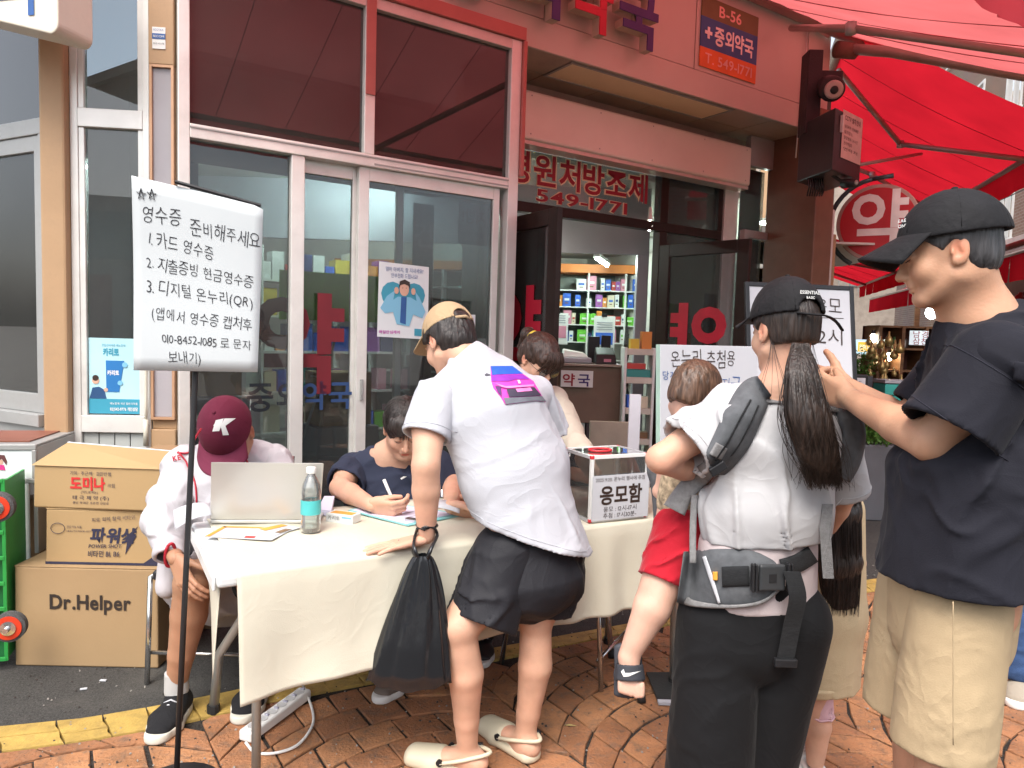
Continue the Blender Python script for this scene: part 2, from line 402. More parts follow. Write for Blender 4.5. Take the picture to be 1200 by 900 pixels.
def relax(V, Fc, w):
    A = np.zeros_like(V); n = np.zeros(len(V))
    for i in range(4):
        j = Fc[:, (i + 1) % 4]; k = Fc[:, (i + 3) % 4]; a = Fc[:, i]
        for ax in range(3): A[:, ax] += np.bincount(a, V[j, ax] + V[k, ax], len(V))
        n += np.bincount(a, minlength=len(V)) * 2
    return V * (1 - w) + A / np.maximum(n, 1)[:, None] * w
def normals(V, Fc):
    a = V[Fc[:, 2]] - V[Fc[:, 0]]; b = V[Fc[:, 3]] - V[Fc[:, 1]]; n = np.cross(a, b); N_ = np.zeros_like(V)
    for i in range(4): np.add.at(N_, Fc[:, i], n)
    return N_ / (np.linalg.norm(N_, axis=1)[:, None] + 1e-12)
def surface_nets(D):
    S = D < 0; nx, ny, nz = D.shape
    c = [S[i:nx - 1 + i, j:ny - 1 + j, k:nz - 1 + k] for i in (0, 1) for j in (0, 1) for k in (0, 1)]
    anyi = c[0].copy(); alli = c[0].copy()
    for q in c[1:]: anyi |= q; alli &= q
    act = anyi & ~alli; idx = np.argwhere(act)
    if not len(idx): return np.zeros((0, 3)), np.zeros((0, 4), int)
    num = np.full(act.shape, -1, dtype=np.int64); num[act] = np.arange(len(idx))
    acc = np.zeros((len(idx), 3)); cnt = np.zeros(len(idx)); X, Y, Z = idx.T
    cr = [(i, j, k) for i in (0, 1) for j in (0, 1) for k in (0, 1)]
    for ai, A in enumerate(cr):
        for Bc in cr[ai + 1:]:
            df = [Bc[i] - A[i] for i in range(3)]
            if sum(abs(t) for t in df) != 1: continue
            da = D[X + A[0], Y + A[1], Z + A[2]]; db = D[X + Bc[0], Y + Bc[1], Z + Bc[2]]
            m = (da < 0) != (db < 0); t = np.where(m, da / np.where(m, da - db, 1), 0)
            for i in range(3): acc[:, i] += np.where(m, A[i] + t * df[i], 0)
            cnt += m
    V = idx + acc / cnt[:, None]
    F_ = []
    for ax in range(3):
        sa = [slice(1, -1)] * 3; sb = [slice(1, -1)] * 3; sa[ax] = slice(0, -1); sb[ax] = slice(1, None)
        A = S[tuple(sa)]; B = S[tuple(sb)]; e = np.argwhere(A != B)
        if not len(e): continue
        off = np.array([1, 1, 1]); off[ax] = 0; e = e + off; fl = ~S[tuple(e.T)]
        o1, o2 = [i for i in range(3) if i != ax]; q = []
        for d1, d2 in ((-1, -1), (0, -1), (0, 0), (-1, 0)):
            g = e.copy(); g[:, o1] += d1; g[:, o2] += d2; q.append(num[tuple(g.T)])
        q = np.stack(q, 1)
        rev = fl if ax != 1 else ~fl
        q[rev] = q[rev][:, ::-1]; F_.append(q)
    return V, np.concatenate(F_)
def np_mesh(name, parts, m, parent=None, smooth=True, colfn=None, loc=None):
    """parts: list of (V, F) joined into one mesh object"""
    Vs, Fs, b = [], [], 0
    for V, Fc in parts: Vs.append(V); Fs.append(Fc + b); b += len(V)
    V = np.concatenate(Vs).astype(np.float32); Fc = np.concatenate(Fs).astype(np.int32)
    me = bpy.data.meshes.new(name); me.vertices.add(len(V)); me.vertices.foreach_set("co", V.ravel())
    me.loops.add(len(Fc) * 4); me.polygons.add(len(Fc)); me.polygons.foreach_set("loop_start", np.arange(0, len(Fc) * 4, 4, dtype=np.int32))
    me.loops.foreach_set("vertex_index", Fc.ravel()); me.update(calc_edges=True); me.validate()
    if colfn is not None:
        ca = me.color_attributes.new("tint", 'FLOAT_COLOR', 'POINT'); c = np.ones((len(V), 4), np.float32); c[:, :3] = colfn(V); ca.data.foreach_set("color", c.ravel())
    return link(name, me, m, parent, smooth)
def nrm(v): v = np.array(v, float); return v / np.linalg.norm(v)
# ---------------------------------------------------------------- frames of the place
FA = Frame((-1.652, 3.6, 0), 56)                       # shop front: s along the wall, k into the building
FC = Frame(FA.o, 84)                                   # narrow facet left of it
FE = Frame(FC.p(-.615, 0, 0), 117)                     # facet that falls away to the left
FST = Frame(FA.p(5.45, .02, 0), 16)                    # side street wall; k negative = out over the street
def on_wall(px, py, k=0, fr=None):
    fr = fr or FA; d = CF + CR * ((px - 600) / FPX) + CU * ((450 - py) / FPX); c = Vector((0, 0, CAM_H))
    t = (fr.o + fr.y * k - c).dot(fr.y) / d.dot(fr.y); p = c + d * t - fr.o
    return p.dot(fr.x), p.z
# ---------------------------------------------------------------- ground
M_asph = mat('asphalt', (.055, .053, .05), rough=.85, var=.45, vs=160, bump=.6, bs=220, dirt=.5, ds=3, dcol=(.12, .11, .095), spec=.3)
M_conc = mat('street_concrete', (.34, .32, .29), rough=.9, var=.2, vs=9, bump=.3, bs=120, dirt=.4, ds=2)
M_mort = mat('mortar', (.035, .03, .026), rough=.95, var=.6, vs=90, bump=.8, bs=150)
def paver_mat(name, col):
    m = mat(name, col, rough=.72, var=.28, vs=5, bump=.7, bs=90, dirt=.95, ds=22, dcol=(.12, .095, .075), spec=.3); return m
M_pav = [paver_mat('paver_a', (.36, .165, .08)), paver_mat('paver_b', (.31, .14, .068)), paver_mat('paver_c', (.40, .19, .09))]
M_yel = mat('yellow_paint', (.46, .31, .085), rough=.6, var=.18, vs=12, bump=.4, bs=130, dirt=.6, ds=16, dcol=(.16, .11, .05), spec=.35)
g = MB(); g.poly([(-150, -60, -.03), (150, -60, -.03), (150, 200, -.03), (-150, 200, -.03)]); struct(g.build('ground', M_conc))
low = [on_z(x, y, 0) for x, y in ((-160, 893), (0, 881), (100, 868), (187, 852), (261, 836), (305, 825), (412, 804), (567, 776), (659, 757), (757, 737), (870, 716), (1008, 695))]
upp = [on_z(x, y, 0) for x, y in ((-160, 862), (0, 852), (100, 842), (187, 827), (248, 815), (290, 806), (400, 788), (560, 763), (659, 745), (765, 726), (876, 706), (1008, 681))]
dlast = (low[-1] - low[-2]).normalized(); 
for i in range(1, 8): low.append(low[-1] + dlast * .6); upp.append(upp[-1] + dlast * .6)
def lerp_poly(P, x):
    for a, b in zip(P, P[1:]):
        if a.x <= x <= b.x: return a.y + (b.y - a.y) * (x - a.x) / (b.x - a.x)
    return P[0].y if x < P[0].x else P[-1].y
a = MB(); n = len(upp)
a.poly([Vector((p.x, p.y - .02, -.002)) for p in upp] + [Vector((9, 12, -.002)), Vector((-6, 12, -.002)), Vector((-6, upp[0].y, -.002))])
struct(a.build('asphalt', M_asph))
paving = MB(); paving.poly([Vector((-6, -4, -.009)), Vector((12, -4, -.009)), Vector((12, low[-1].y, -.009))] + [Vector((p.x, p.y + .03, -.009)) for p in reversed(low)] + [Vector((-6, low[0].y, -.009))])
paving = struct(paving.build('plaza_paving', M_mort))
# setts laid in bows: arcs stacked in columns
WFN, RF, ROW = 1.02, .66, .142
rot = math.radians(34); ca, sa = math.cos(rot), math.sin(rot)
def to_w(x, y): return Vector((x * ca - y * sa, x * sa + y * ca, 0))
def arc(x, j): return j * ROW + math.sqrt(RF * RF - x * x)
bricks = []
rb = random.Random(5)
for i in range(-6, 11):
    for j in range(-40, 56):
        off = (ROW * .5 if i % 2 else 0) + .5
        nb = 6 + (j % 2); cuts = [-WFN / 2] + [(-.5 + (q + rb.uniform(-.12, .12)) / nb) * WFN for q in range(1, nb)] + [WFN / 2]
        for q in range(nb):
            x0, x1 = cuts[q] + .0045, cuts[q + 1] - .0045; xm = (x0 + x1) / 2
            cen = to_w(i * WFN + xm, arc(xm, j) + ROW / 2 + off)
            if not (-3.2 < cen.x < 7 and 1.3 < cen.y < 8): continue
            pts = []
            for x, e in ((x0, 0), (xm, 0), (x1, 0), (x1, 1), (xm, 1), (x0, 1)):
                tilt = (-.12 * x / (WFN / 2)) * ROW * (1 if e else 0) * (0 if abs(abs(x) - WFN / 2) < .02 else -1) * -1
                y = arc(max(-WFN / 2, min(WFN / 2, x)), j) + (ROW - .005 if e else .005) + off
                pts.append(to_w(i * WFN + x + rb.uniform(-.005, .005) - tilt * 0, y + rb.uniform(-.005, .005)))
            ymax = lerp_poly(low, cen.x) - .012
            if cen.y > ymax + .04: continue
            pts = [Vector((p.x, min(p.y, lerp_poly(low, p.x) - .010), 0)) for p in pts]
            ar = abs(sum(p.x * k.y - k.x * p.y for p, k in zip(pts, pts[1:] + pts[:1]))) / 2
            if ar < .003: continue
            bricks.append((sum(pts, Vector()) / len(pts), pts))
def brick_mesh(pts, h, ins=.955):
    b = MB(); n = len(pts); c = sum(pts, Vector()) / n
    b.v = [Vector((p.x, p.y, -.02)) for p in pts] + [Vector((p.x, p.y, h - .003)) for p in pts] + [Vector((c.x + (p.x - c.x) * ins, c.y + (p.y - c.y) * ins, h)) for p in pts]
    for i in range(n):
        j = (i + 1) % n; b.f.append([i, j, n + j, n + i]); b.f.append([n + i, n + j, 2 * n + j, 2 * n + i])
    b.f.append([2 * n + i for i in range(n)]); return b
def seen_rank(c):
    v = Vector((c.x, c.y, 0)) - Vector((0, 0, CAM_H)); z = v.dot(CF)
    if z < .2: return 99
    x = 600 + FPX * v.dot(CR) / z; y = 450 - FPX * v.dot(CU) / z
    return z if (-30 < x < 1230 and y < 930) else 50 + z
bricks.sort(key=lambda t: seen_rank(t[0]))
for i, (c, pts) in enumerate(bricks[:300]):
    brick_mesh(pts, rb.uniform(-.0015, .0025)).build('paving_stone', M_pav[rb.randrange(3)], paving, smooth=False)
for mi in range(3):
    rest = MB()
    for i, (c, pts) in enumerate(bricks[300:]):
        if i % 3 != mi: continue
        q = brick_mesh(pts, rb.uniform(-.0015, .0025)); b = len(rest.v); rest.v += q.v; rest.f += [[b + k for k in f] for f in q.f]
    stuff(rest.build('paving_stones_beyond', M_pav[mi], paving))
# yellow painted kerb line, in cracked pieces
band = thing('yellow_kerb_line', 'yellow painted line of cracked setts curving along the plaza edge', 'painted line'); band['kind'] = 'structure'; del band['category']
def along(P, t):
    L = [0]
    for a, b in zip(P, P[1:]): L.append(L[-1] + (b - a).length)
    d = t * L[-1]
    for i in range(len(P) - 1):
        if d <= L[i + 1] + 1e-9: return P[i].lerp(P[i + 1], (d - L[i]) / (L[i + 1] - L[i]))
    return P[-1]
t = 0; NB = 0
while t < 1:
    dt = rb.uniform(.012, .022); t1 = min(1, t + dt); gq = .0002
    sp = rb.uniform(.38, .62); rows = ((.0, sp - .02), (sp + .02, 1.)) if rb.random() < .6 else ((0, 1.),)
    for v0, v1 in rows:
        P = []
        tt0, tt1 = t + gq, t1 - gq
        for tt, vv in ((tt0, v0), ((tt0 + tt1) / 2, v0), (tt1, v0), (tt1 + rb.uniform(-.001, .001), (v0 + v1) / 2), (tt1, v1), ((tt0 + tt1) / 2, v1), (tt0, v1), (tt0 + rb.uniform(-.001, .001), (v0 + v1) / 2)):
            P.append(along(low, tt).lerp(along(upp, tt), vv))
        brick_mesh(P, .003, .985).build('painted_sett', M_yel, band)
    t = t1
# ---------------------------------------------------------------- materials of the building
M_alu = mat('aluminium_frame', (.78, .77, .73), rough=.38, metal=.35, var=.06, bump=.03, bs=40, dirt=.25, ds=4, dcol=(.35, .32, .27))
M_alud = mat('aged_aluminium', (.40, .40, .39), rough=.45, metal=.4, var=.1, bump=.04, dirt=.35, ds=6, dcol=(.2, .18, .16))
M_alur = mat('old_aluminium_facing', (.66, .60, .56), rough=.35, metal=.3, var=.05, bump=.02, dirt=.2)
M_rim = mat('red_lit_rim', (.46, .15, .13), rough=.4, metal=.1, var=.06, bump=.02, dirt=.15)  # red light from the awning, put into the colour of the upper frame
M_tan = mat('tan_column', (.42, .27, .15), rough=.55, var=.09, vs=5, bump=.06, dirt=.4, ds=5, dcol=(.24, .16, .10))
M_brn = mat('brown_door_frame', (.026, .014, .011), spec=.25, rough=.4, var=.2, vs=14, bump=.05, dirt=.2)
M_fasc = mat('fascia_panel', (.56, .52, .45), rough=.38, metal=.1, var=.06, vs=2, bump=.02, dirt=.2, ds=2, dcol=(.4, .25, .2))
M_soff = mat('soffit_panel', (.42, .34, .27), rough=.5, var=.08, vs=3, bump=.03, dirt=.3)
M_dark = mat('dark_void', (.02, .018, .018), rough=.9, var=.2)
M_box = mat('shutter_box', (.80, .78, .71), rough=.4, metal=.1, var=.05, vs=1.5, bump=.02, dirt=.12, ds=2, dcol=(.5, .38, .3))
M_blk = mat('black_plastic', (.018, .018, .02), rough=.4, var=.2)
M_wht = mat('white_paint', (.75, .75, .73), rough=.5, var=.04, bump=.02, dirt=.15, ds=5, dcol=(.5, .48, .44))
M_cream = mat('interior_wall', (.62, .60, .55), rough=.7, var=.05)
M_gpan = mat('grey_green_panel', (.42, .44, .42), rough=.5, var=.08, dirt=.3, ds=4, dcol=(.28, .27, .24))
G_clear = glass('window_glass', tint=(.85, .88, .88), refl=.12, dusty=.03)
G_dark = glass('tinted_glass', tint=(.14, .09, .08), refl=.9, dusty=.03)
G_mid = glass('shaded_glass', tint=(.62, .66, .67), refl=.6, dusty=.035)
bld = thing('pharmacy_building', 'corner pharmacy with aluminium glass front, brown double doors and brick red fascia', 'building', tuple(FA.o))
def B_(fr=None): return MB(fr or FA)
# --- A: glazed front beside the table
w = B_(); w.box(-.012, .042, -.03, .05, 0, 3.30); w.box(.042, 1.90, -.03, .05, 2.332, 2.40); w.box(.938, 1.0, -.028, .048, 2.40, 3.25); w.build('window_frame', M_alu, bld, bevel=.004)
w = B_(); w.box(1.90, 1.975, -.03, .06, 0, 3.25); w.build('corner_post', M_alu, bld, bevel=.004)
w = B_(); w.box(.042, 1.90, -.028, .05, 3.19, 3.25); w.build('head_rail', M_alur, bld, bevel=.003)
w = B_(); w.box(-.012, 1.993, -.05, .05, 3.252, 3.33); w.box(1.9765, 2.003, -.05, .05, 2.42, 3.251); w.box(.94, .998, -.0365, -.0285, 2.72, 3.25); w.build('red_lit_trim', M_rim, bld, bevel=.003)
w = B_(); w.box(1.0, 1.9, -.034, -.03, 2.345, 2.352); w.box(.042, 1.9, -.036, -.03, 2.38, 2.387); w.build('drip_groove', M_alud, bld)
for s0, s1 in ((.042, .938), (1.0, 1.90)):
    o = B_().box(s0, s1, .008, .013, 2.40, 3.19).build('upper_pane', G_dark, bld)
w = B_(); w.box(.042, 1.90, .0, .05, 0, .06); w.build('door_track', M_alu, bld, bevel=.003)
B_().box(.042, .54, .018, .024, .06, 2.332).build('fixed_pane', G_mid, bld)
w = B_(); w.box(.54, .612, -.02, .045, .06, 2.332); w.build('mullion', M_alu, bld, bevel=.004)
def sash(s0, s1, k, wl, wr, zt=2.332, zb=.06, g=G_mid, name='sliding_door'):
    f = B_(); f.box(s0, s0 + wl, k - .018, k + .018, zb, zt); f.box(s1 - wr, s1, k - .018, k + .018, zb, zt)
    f.box(s0 + wl, s1 - wr, k - .017, k + .017, zt - .072, zt); f.box(s0 + wl, s1 - wr, k - .017, k + .017, zb, zb + .12)
    o = f.build(name, M_alu, bld, bevel=.003)
    B_().box(s0 + wl, s1 - wr, k - .003, k + .003, zb + .12, zt - .072).build('pane', g, o); return o
s1_ = sash(.615, .955, .062, .012, .05)
s2_ = sash(.925, 1.86, .022, .062, .045)
sash(1.20, 1.89, .105, .04, .045, name='sliding_door')
lk = B_(); lk.box(.947, .963, -.012, .004, 1.02, 1.14); lk.box(.951, .959, -.02, -.012, 1.05, 1.09); lk.build('door_lock', M_alud, s2_, bevel=.002)
# returns and shell behind the glass
w = B_(); w.box(1.94, 1.975, .061, .60, 0, 2.80); w.build('return_wall', M_alur, bld, bevel=.003)
w = B_(); w.box(1.94, 1.97, .051, .60, 2.80, 3.27); w.build('return_panel', M_fasc, bld)
# --- C facet: narrow window with white frame, tan posts
w = B_(FC)
w.box(-.615, -.50, -.06, .03, 0, 4.6); w.build('column', M_tan, bld, bevel=.012)
w = B_(FC); w.box(-.498, -.462, -.015, .03, .0, 4.6); w.box(-.165, -.135, -.018, .03, .0, 4.6); w.box(-.462, -.165, -.02, .03, 2.352, 2.44)
w.box(-.462, -.165, -.016, .03, 1.0 - .12, .965); w.box(-.462, -.435, -.01, .03, .966, 2.351); w.box(-.19, -.165, -.01, .03, .966, 2.351); w.box(-.462, -.435, -.01, .03, 2.441, 4.6); w.box(-.19, -.165, -.01, .03, 2.441, 4.6)
w.build('window_frame', M_alu, bld, bevel=.003)
B_(FC).box(-.434, -.191, .008, .012, .966, 2.351).build('pane', G_mid, bld)
B_(FC).box(-.434, -.191, .008, .012, 2.441, 4.6).build('upper_pane', G_mid, bld)
for q in range(4): B_(FC).box(-.460 + q * .0738, -.460 + (q + 1) * .0738 - .004, .004, .02, .05, .878).build('cladding_board', M_gpan, bld, bevel=.003)
w = B_(FC); w.box(-.132, -.016, -.03, .03, 2.66, 4.6); w.box(-.132, -.016, -.022, .03, .05, .90); w.box(-.132, -.016, .0, .03, .9, 2.66); w.build('tan_panel', M_tan, bld, bevel=.004)
w = B_(FC); w.box(-.130, -.118, -.028, .0, .95, 2.66); w.box(-.03, -.018, -.028, .0, .95, 2.66); w.box(-.118, -.03, -.028, 0, 2.648, 2.66); w.box(-.118, -.03, -.028, 0, .95, .962); w.build('mirror_frame', mat('copper_trim', (.55, .33, .2), rough=.4, metal=.3), bld)
B_(FC).box(-.118, -.03, -.012, -.004, .963, 2.647).build('grey_panel', mat('grey_lilac_panel', (.36, .34, .36), rough=.25, var=.12, vs=2), bld)
pp = MB(); pp.tube([FC.p(-.150, -.035, .92), FC.p(-.150, -.035, 1.02), FC.p(-.145, -.045, 1.12), FC.p(-.143, -.03, 2.1)], .007, 8); pp.tube([FC.p(-.152, -.035, .82), FC.p(-.150, -.035, .95)], .012, 8)
pp.build('drain_pipe', mat('old_white_pipe', (.6, .58, .48), rough=.5), bld, smooth=True)
# --- E facet: grey framed window
w = B_(FE); E0 = -2.4
w.box(E0, -.0, -.02, .05, 2.31, 2.385); w.box(E0, 0, -.055, .05, .905, .965); w.box(E0, 0, -.03, .05, .83, .904); w.box(-.03, 0, -.02, .05, .966, 2.31); w.box(E0, 0, -.02, .05, 2.96, 3.02)
w.build('window_frame', M_alud, bld, bevel=.003)
def esash(s0, s1, k):
    f = B_(FE); f.box(s0, s0 + .05, k - .02, k + .02, .966, 2.309); f.box(s1 - .05, s1, k - .02, k + .02, .966, 2.309); f.box(s0 + .05, s1 - .05, k - .019, k + .019, 2.235, 2.309); f.box(s0 + .05, s1 - .05, k - .019, k + .019, .966, 1.06)
    o = f.build('sliding_window', M_alud, bld, bevel=.003); B_(FE).box(s0 + .05, s1 - .05, k - .002, k + .002, 1.06, 2.235).build('pane', G_mid, o)
esash(-.72, -.03, .01); esash(-1.5, -.66, .055); esash(-2.4, -1.52, .01)
B_(FE).box(E0, -.0, .01, .014, 2.386, 2.96).build('upper_pane', G_dark, bld)
for q in range(24): B_(FE).box(-.002 - (q + 1) * .095, -.002 - q * .095 - .012, 0, .02, .0, .828).build('cladding_board', mat('brown_grey_board', (.20, .175, .155), rough=.6, dirt=.3), bld, bevel=.003)
for q in range(24): B_(FE).box(-.002 - (q + 1) * .095 - .006, -.002 - (q + 1) * .095 + .01, -.012, -.001, .0, .828).build('cladding_rib', M_alud, bld)
B_(FE).box(E0, 0, -.02, .2, 3.02, 5).build('wall', mat('upper_wall', (.35, .31, .26), rough=.7, dirt=.2), bld)
# --- B: recessed entrance, k = .6
KB = .60
w = B_(); w.box(1.98, 4.62, KB - .03, KB + .05, 2.325, 2.40); w.box(3.84, 3.93, KB - .031, KB + .05, 2.401, 2.84); w.box(3.84, 3.93, KB - .031, KB + .05, 0, 2.324); w.box(1.98, 2.10, KB - .031, KB + .05, 0, 2.324); w.box(4.56, 4.62, KB - .031, KB + .05, 2.401, 2.84); w.box(4.56, 4.62, KB - .031, KB + .05, 0, 2.324); w.box(3.93, 4.56, KB - .029, KB + .05, 0, .45)
w.build('door_surround', M_brn, bld, bevel=.004)
B_().box(1.98, 3.84, KB, KB + .006, 2.401, 2.84).build('transom_pane', G_clear, bld)
B_().box(3.93, 4.56, KB, KB + .006, 2.401, 2.84).build('transom_pane', G_mid, bld)
B_().box(3.93, 4.56, KB, KB + .006, .45, 2.324).build('side_pane', G_mid, bld)
w = B_(); w.box(4.622, 4.80, KB - .05, KB + .05, 0, 2.86); w.build('white_post', M_alu, bld, bevel=.004)
w = B_(); w.box(1.976, 4.62, KB - .06, KB + .06, 2.842, 2.90); w.build('shutter_guide', M_alur, bld, bevel=.003)
# roller shutter box
B_().box(1.976, 5.128, .63, .70, 2.905, 3.291).build('wall_above_door', M_soff, bld)
w = B_(); w.box(1.98, 4.77, .40, .56, 2.80, 3.14); w.build('shutter_box', M_box, bld, bevel=.02, seg=3)
w = B_(); w.box(1.98, 4.765, .42, .56, 2.772, 2.799); w.build('shutter_slot', M_alur, bld)
scr = MB()
for s in (2.36, 3.0, 3.55, 4.15, 4.7):
    for z in (2.84, 3.105): scr.lathe(FA.p(s, .3995, z), [(.006, 0), (.006, -.004)], 8, axis=(-FA.y))
scr.build('rivets', M_alud, bld)
# soffit panels and light
for a_, b_ in ((1.99, 2.46), (4.124, 4.60), (4.606, 5.30)):
    for k0, k1 in ((.052, .40), (.404, .72)): B_().box(a_, b_ - .006, k0 + .003, k1 - .003, 3.27, 3.29).build('soffit_panel', M_soff, bld, bevel=.002)
for a_, b_ in ((2.46, 3.0), (3.0, 3.55), (3.55, 4.12)):
    for k0, k1 in ((.052, .085), (.42, .72)): B_().box(a_, b_ - .006, k0 + .003, k1 - .003, 3.27, 3.29).build('soffit_panel', M_soff, bld, bevel=.002)
B_().box(1.98, 5.3, .05, .75, 3.292, 3.33).build('soffit_back', M_dark, bld)
lt = thing('soffit_light', 'long unlit rectangular diffuser set into the entrance soffit', 'ceiling light', tuple(FA.p(3.4, .25, 3.28)))
w = B_(); w.box(2.46, 4.12, .087, .105, 3.262, 3.29); w.box(2.46, 4.12, .400, .418, 3.262, 3.29); w.box(2.46, 2.48, .105, .400, 3.262, 3.29); w.box(4.10, 4.12, .105, .400, 3.262, 3.29); w.build('frame', M_alud, lt)
B_().box(2.48, 4.10, .105, .400, 3.268, 3.284).build('diffuser', mat('old_diffuser', (.88, .72, .46), rough=.4, var=.03), lt)
# fascia
w = B_(); w.box(1.0, 5.30, .04, .06, 3.265, 3.46); w.build('fascia_lower_band', M_fasc, bld, bevel=.004)
for s0, s1 in ((-.0, 2.19), (2.20, 3.60), (3.61, 4.99), (5.0, 5.32)): B_().box(s0, s1, .05, .09, 3.467, 4.75).build('fascia_panel', M_fasc, bld, bevel=.003)
w = B_(); w.box(-.0, 5.35, .10, .25, 3.34, 4.85); w.build('wall', M_dark, bld)
pp = MB(); pp.tube([FA.p(3.2, -.0, 4.16), FA.p(4.5, -.0, 4.16), FA.p(5.2, -.0, 4.08)], .016, 8); pp.tube([FA.p(3.2, -.01, 4.27), FA.p(5.1, -.01, 4.25)], .028, 8)
pp.tube([FA.p(4.95, .03, 4.1), FA.p(4.93, .03, 3.7), FA.p(4.90, .03, 3.4), FA.p(4.88, .03, 3.0)], .006, 6)
pp.build('pipe', M_alur, bld, smooth=True)
# right column and side window strip
w = B_(); w.box(5.13, 5.40, -.02, .50, 0, 3.46); w.build('column', mat('brown_column', (.20, .11, .07), rough=.45, var=.1, dirt=.2), bld, bevel=.01)
w = B_(); w.box(5.402, 5.44, -.01, .45, 0, 2.62); w.build('white_edge_strip', M_alu, bld, bevel=.003)
w = B_(); w.box(5.442, 5.58, .05, .4, 0, 2.42); w.build('tan_post', M_tan, bld, bevel=.006)
w = B_(); w.box(4.802, 5.13, .46, .52, 2.36, 2.43); w.box(4.802, 4.86, .46, .52, 0, 2.36); w.box(4.802, 5.13, .46, .52, .0, .5); w.box(4.802, 5.13, .44, .5, 3.0, 3.26); w.build('side_frame', M_alud, bld, bevel=.003)
B_().box(4.802, 5.13, .53, .536, .5, 2.99).build('side_pane', G_mid, bld)
# door leaves, standing open
def leaf(name, hinge, free, label=None):
    h = Vector(hinge); f_ = Vector(free); L = (f_ - h).length; d = (f_ - h).normalized(); n = Vector((-d.y, d.x, 0)); fr = Frame(h, ux=d, uy=n)
    m = MB(fr); t = .02
    m.box(0, .10, -t, t, .02, 2.20); m.box(L - .10, L, -t, t, .02, 2.20); m.box(.10, L - .10, -t + .001, t - .001, 2.10, 2.20); m.box(.10, L - .10, -t + .001, t - .001, .02, .30)
    o = m.build('door_leaf', M_brn, bld, bevel=.004)
    if label: o['label'] = label
    MB(fr).box(.10, L - .10, -.003, .003, .30, 2.10).build('pane', G_mid, o)
    hd = MB(fr); hd.tube([fr.p(L - .05, -.06, .85), fr.p(L - .05, -.06, 1.15)], .011, 8); hd.tube([fr.p(L - .05, -.02, .88), fr.p(L - .05, -.06, .88)], .008, 6); hd.tube([fr.p(L - .05, -.02, 1.12), fr.p(L - .05, -.06, 1.12)], .008, 6)
    hd.build('door_handle', M_alud, o, smooth=True); return fr, L, o
hl = FA.p(2.12, KB - .06, 0); frL, LL, leafL = leaf('l', hl, (.262, 4.46, 0))
hr = FA.p(3.83, KB - .06, 0); frR, LR, leafR = leaf('r', hr, (1.79, 5.60, 0))
M_redf = mat('red_film', (.30, .012, .028), rough=.4, var=.03, bump=0)
M_redy = mat('pale_yellow_film', (.85, .72, .50), rough=.4, bump=0)
M_bluef = mat('blue_film', (.03, .10, .30), rough=.4, bump=0)
M_redd = mat('door_red_film', (.50, .02, .045), rough=.4, bump=0)
lettering('약', .70, frL.p(.13, -.008, 1.14), frL.x, (0, 0, 1), M_redd, leafL, name='red_lettering', width=.60, bold=.03)
o_ = lettering('약', .60, frR.p(LR * .48, -.008, 1.20), frR.x, (0, 0, 1), M_redd, leafR, name='red_lettering', width=.52, bold=.035, mirror=True, align='CENTER')
M_fred = mat('faded_red_film', (.16, .014, .022), rough=.5, bump=0); M_fblu = mat('faded_blue_film', (.025, .06, .16), rough=.5, bump=0)
lettering('약', .58, FA.p(.36, .030, 1.12), FA.x, (0, 0, 1), M_fred, bld, name='red_lettering', width=.50, bold=.03)
lettering('중외약국', .17, FA.p(.33, .030, .985), FA.x, (0, 0, 1), M_fblu, bld, name='blue_lettering', width=.58, bold=.02)
# transom lettering, red with pale rim
for mt, k, bo in ((M_redy, KB - .004, .055), (M_redf, KB - .008, .022)):
    lettering('병원처방조제', .25, FA.p(2.30, k, 2.56), FA.x, (0, 0, 1), mt, bld, name='transom_lettering', width=1.40, bold=bo)
    lettering('549-1771', .125, FA.p(2.56, k, 2.425), FA.x, (0, 0, 1), mt, bld, name='transom_lettering', width=.92, bold=bo)
# raised shop letters on the fascia
M_pur = mat('purple_acrylic', (.06, .035, .17), rough=.3, bump=0); M_redl = mat('red_acrylic', (.55, .02, .05), rough=.3, bump=0); M_ret = mat('letter_return', (.5, .42, .33), rough=.5, bump=0)
sg = thing('shop_name_letters', 'raised purple and red shop name letters along the top of the fascia', 'sign', tuple(FA.p(2.4, 0, 3.5)))
for ch, s, mt in (('중', 1.42, M_pur), ('외', 1.86, M_pur), ('약', 2.30, M_redl), ('국', 2.72, M_pur)):
    lettering(ch, .44, FA.p(s, -.085, 3.465), FA.x, (0, 0, 1), mt, sg, name='letter_face', width=.36, bold=.028, depth=.008)
    lettering(ch, .44, FA.p(s - .005, -.045, 3.465), FA.x, (0, 0, 1), M_ret, sg, name='letter_return', width=.36, bold=.026, depth=.068)
# unit plate B-56
s56 = thing('unit_plate', 'olive, blue and orange plate reading B-56 on the fascia', 'sign', tuple(FA.p(4.05, .04, 3.5)))
a0, a1 = 3.65, 4.31
B_().box(a0, a1, .038, .046, 3.50, 3.645).build('orange_band', mat('orange_vinyl', (.72, .16, .03), rough=.4, bump=0), s56)
B_().box(a0, a1, .038, .046, 3.645, 3.87).build('blue_band', mat('blue_vinyl', (.03, .10, .28), rough=.4, bump=0), s56)
B_().box(a0, a1, .038, .046, 3.87, 4.02).build('olive_band', mat('olive_vinyl', (.16, .13, .05), rough=.4, bump=0), s56)
M_pk = mat('pale_lettering', (.80, .45, .38), rough=.4, bump=0); M_wl = mat('white_lettering', (.85, .82, .8), rough=.4, bump=0)
lettering('B-56', .115, FA.p(3.97, .035, 3.905), FA.x, (0, 0, 1), M_pk, s56, width=.26, bold=.02, align='CENTER')
lettering('중외약국', .15, FA.p(3.80, .035, 3.70), FA.x, (0, 0, 1), M_wl, s56, width=.46, bold=.03)
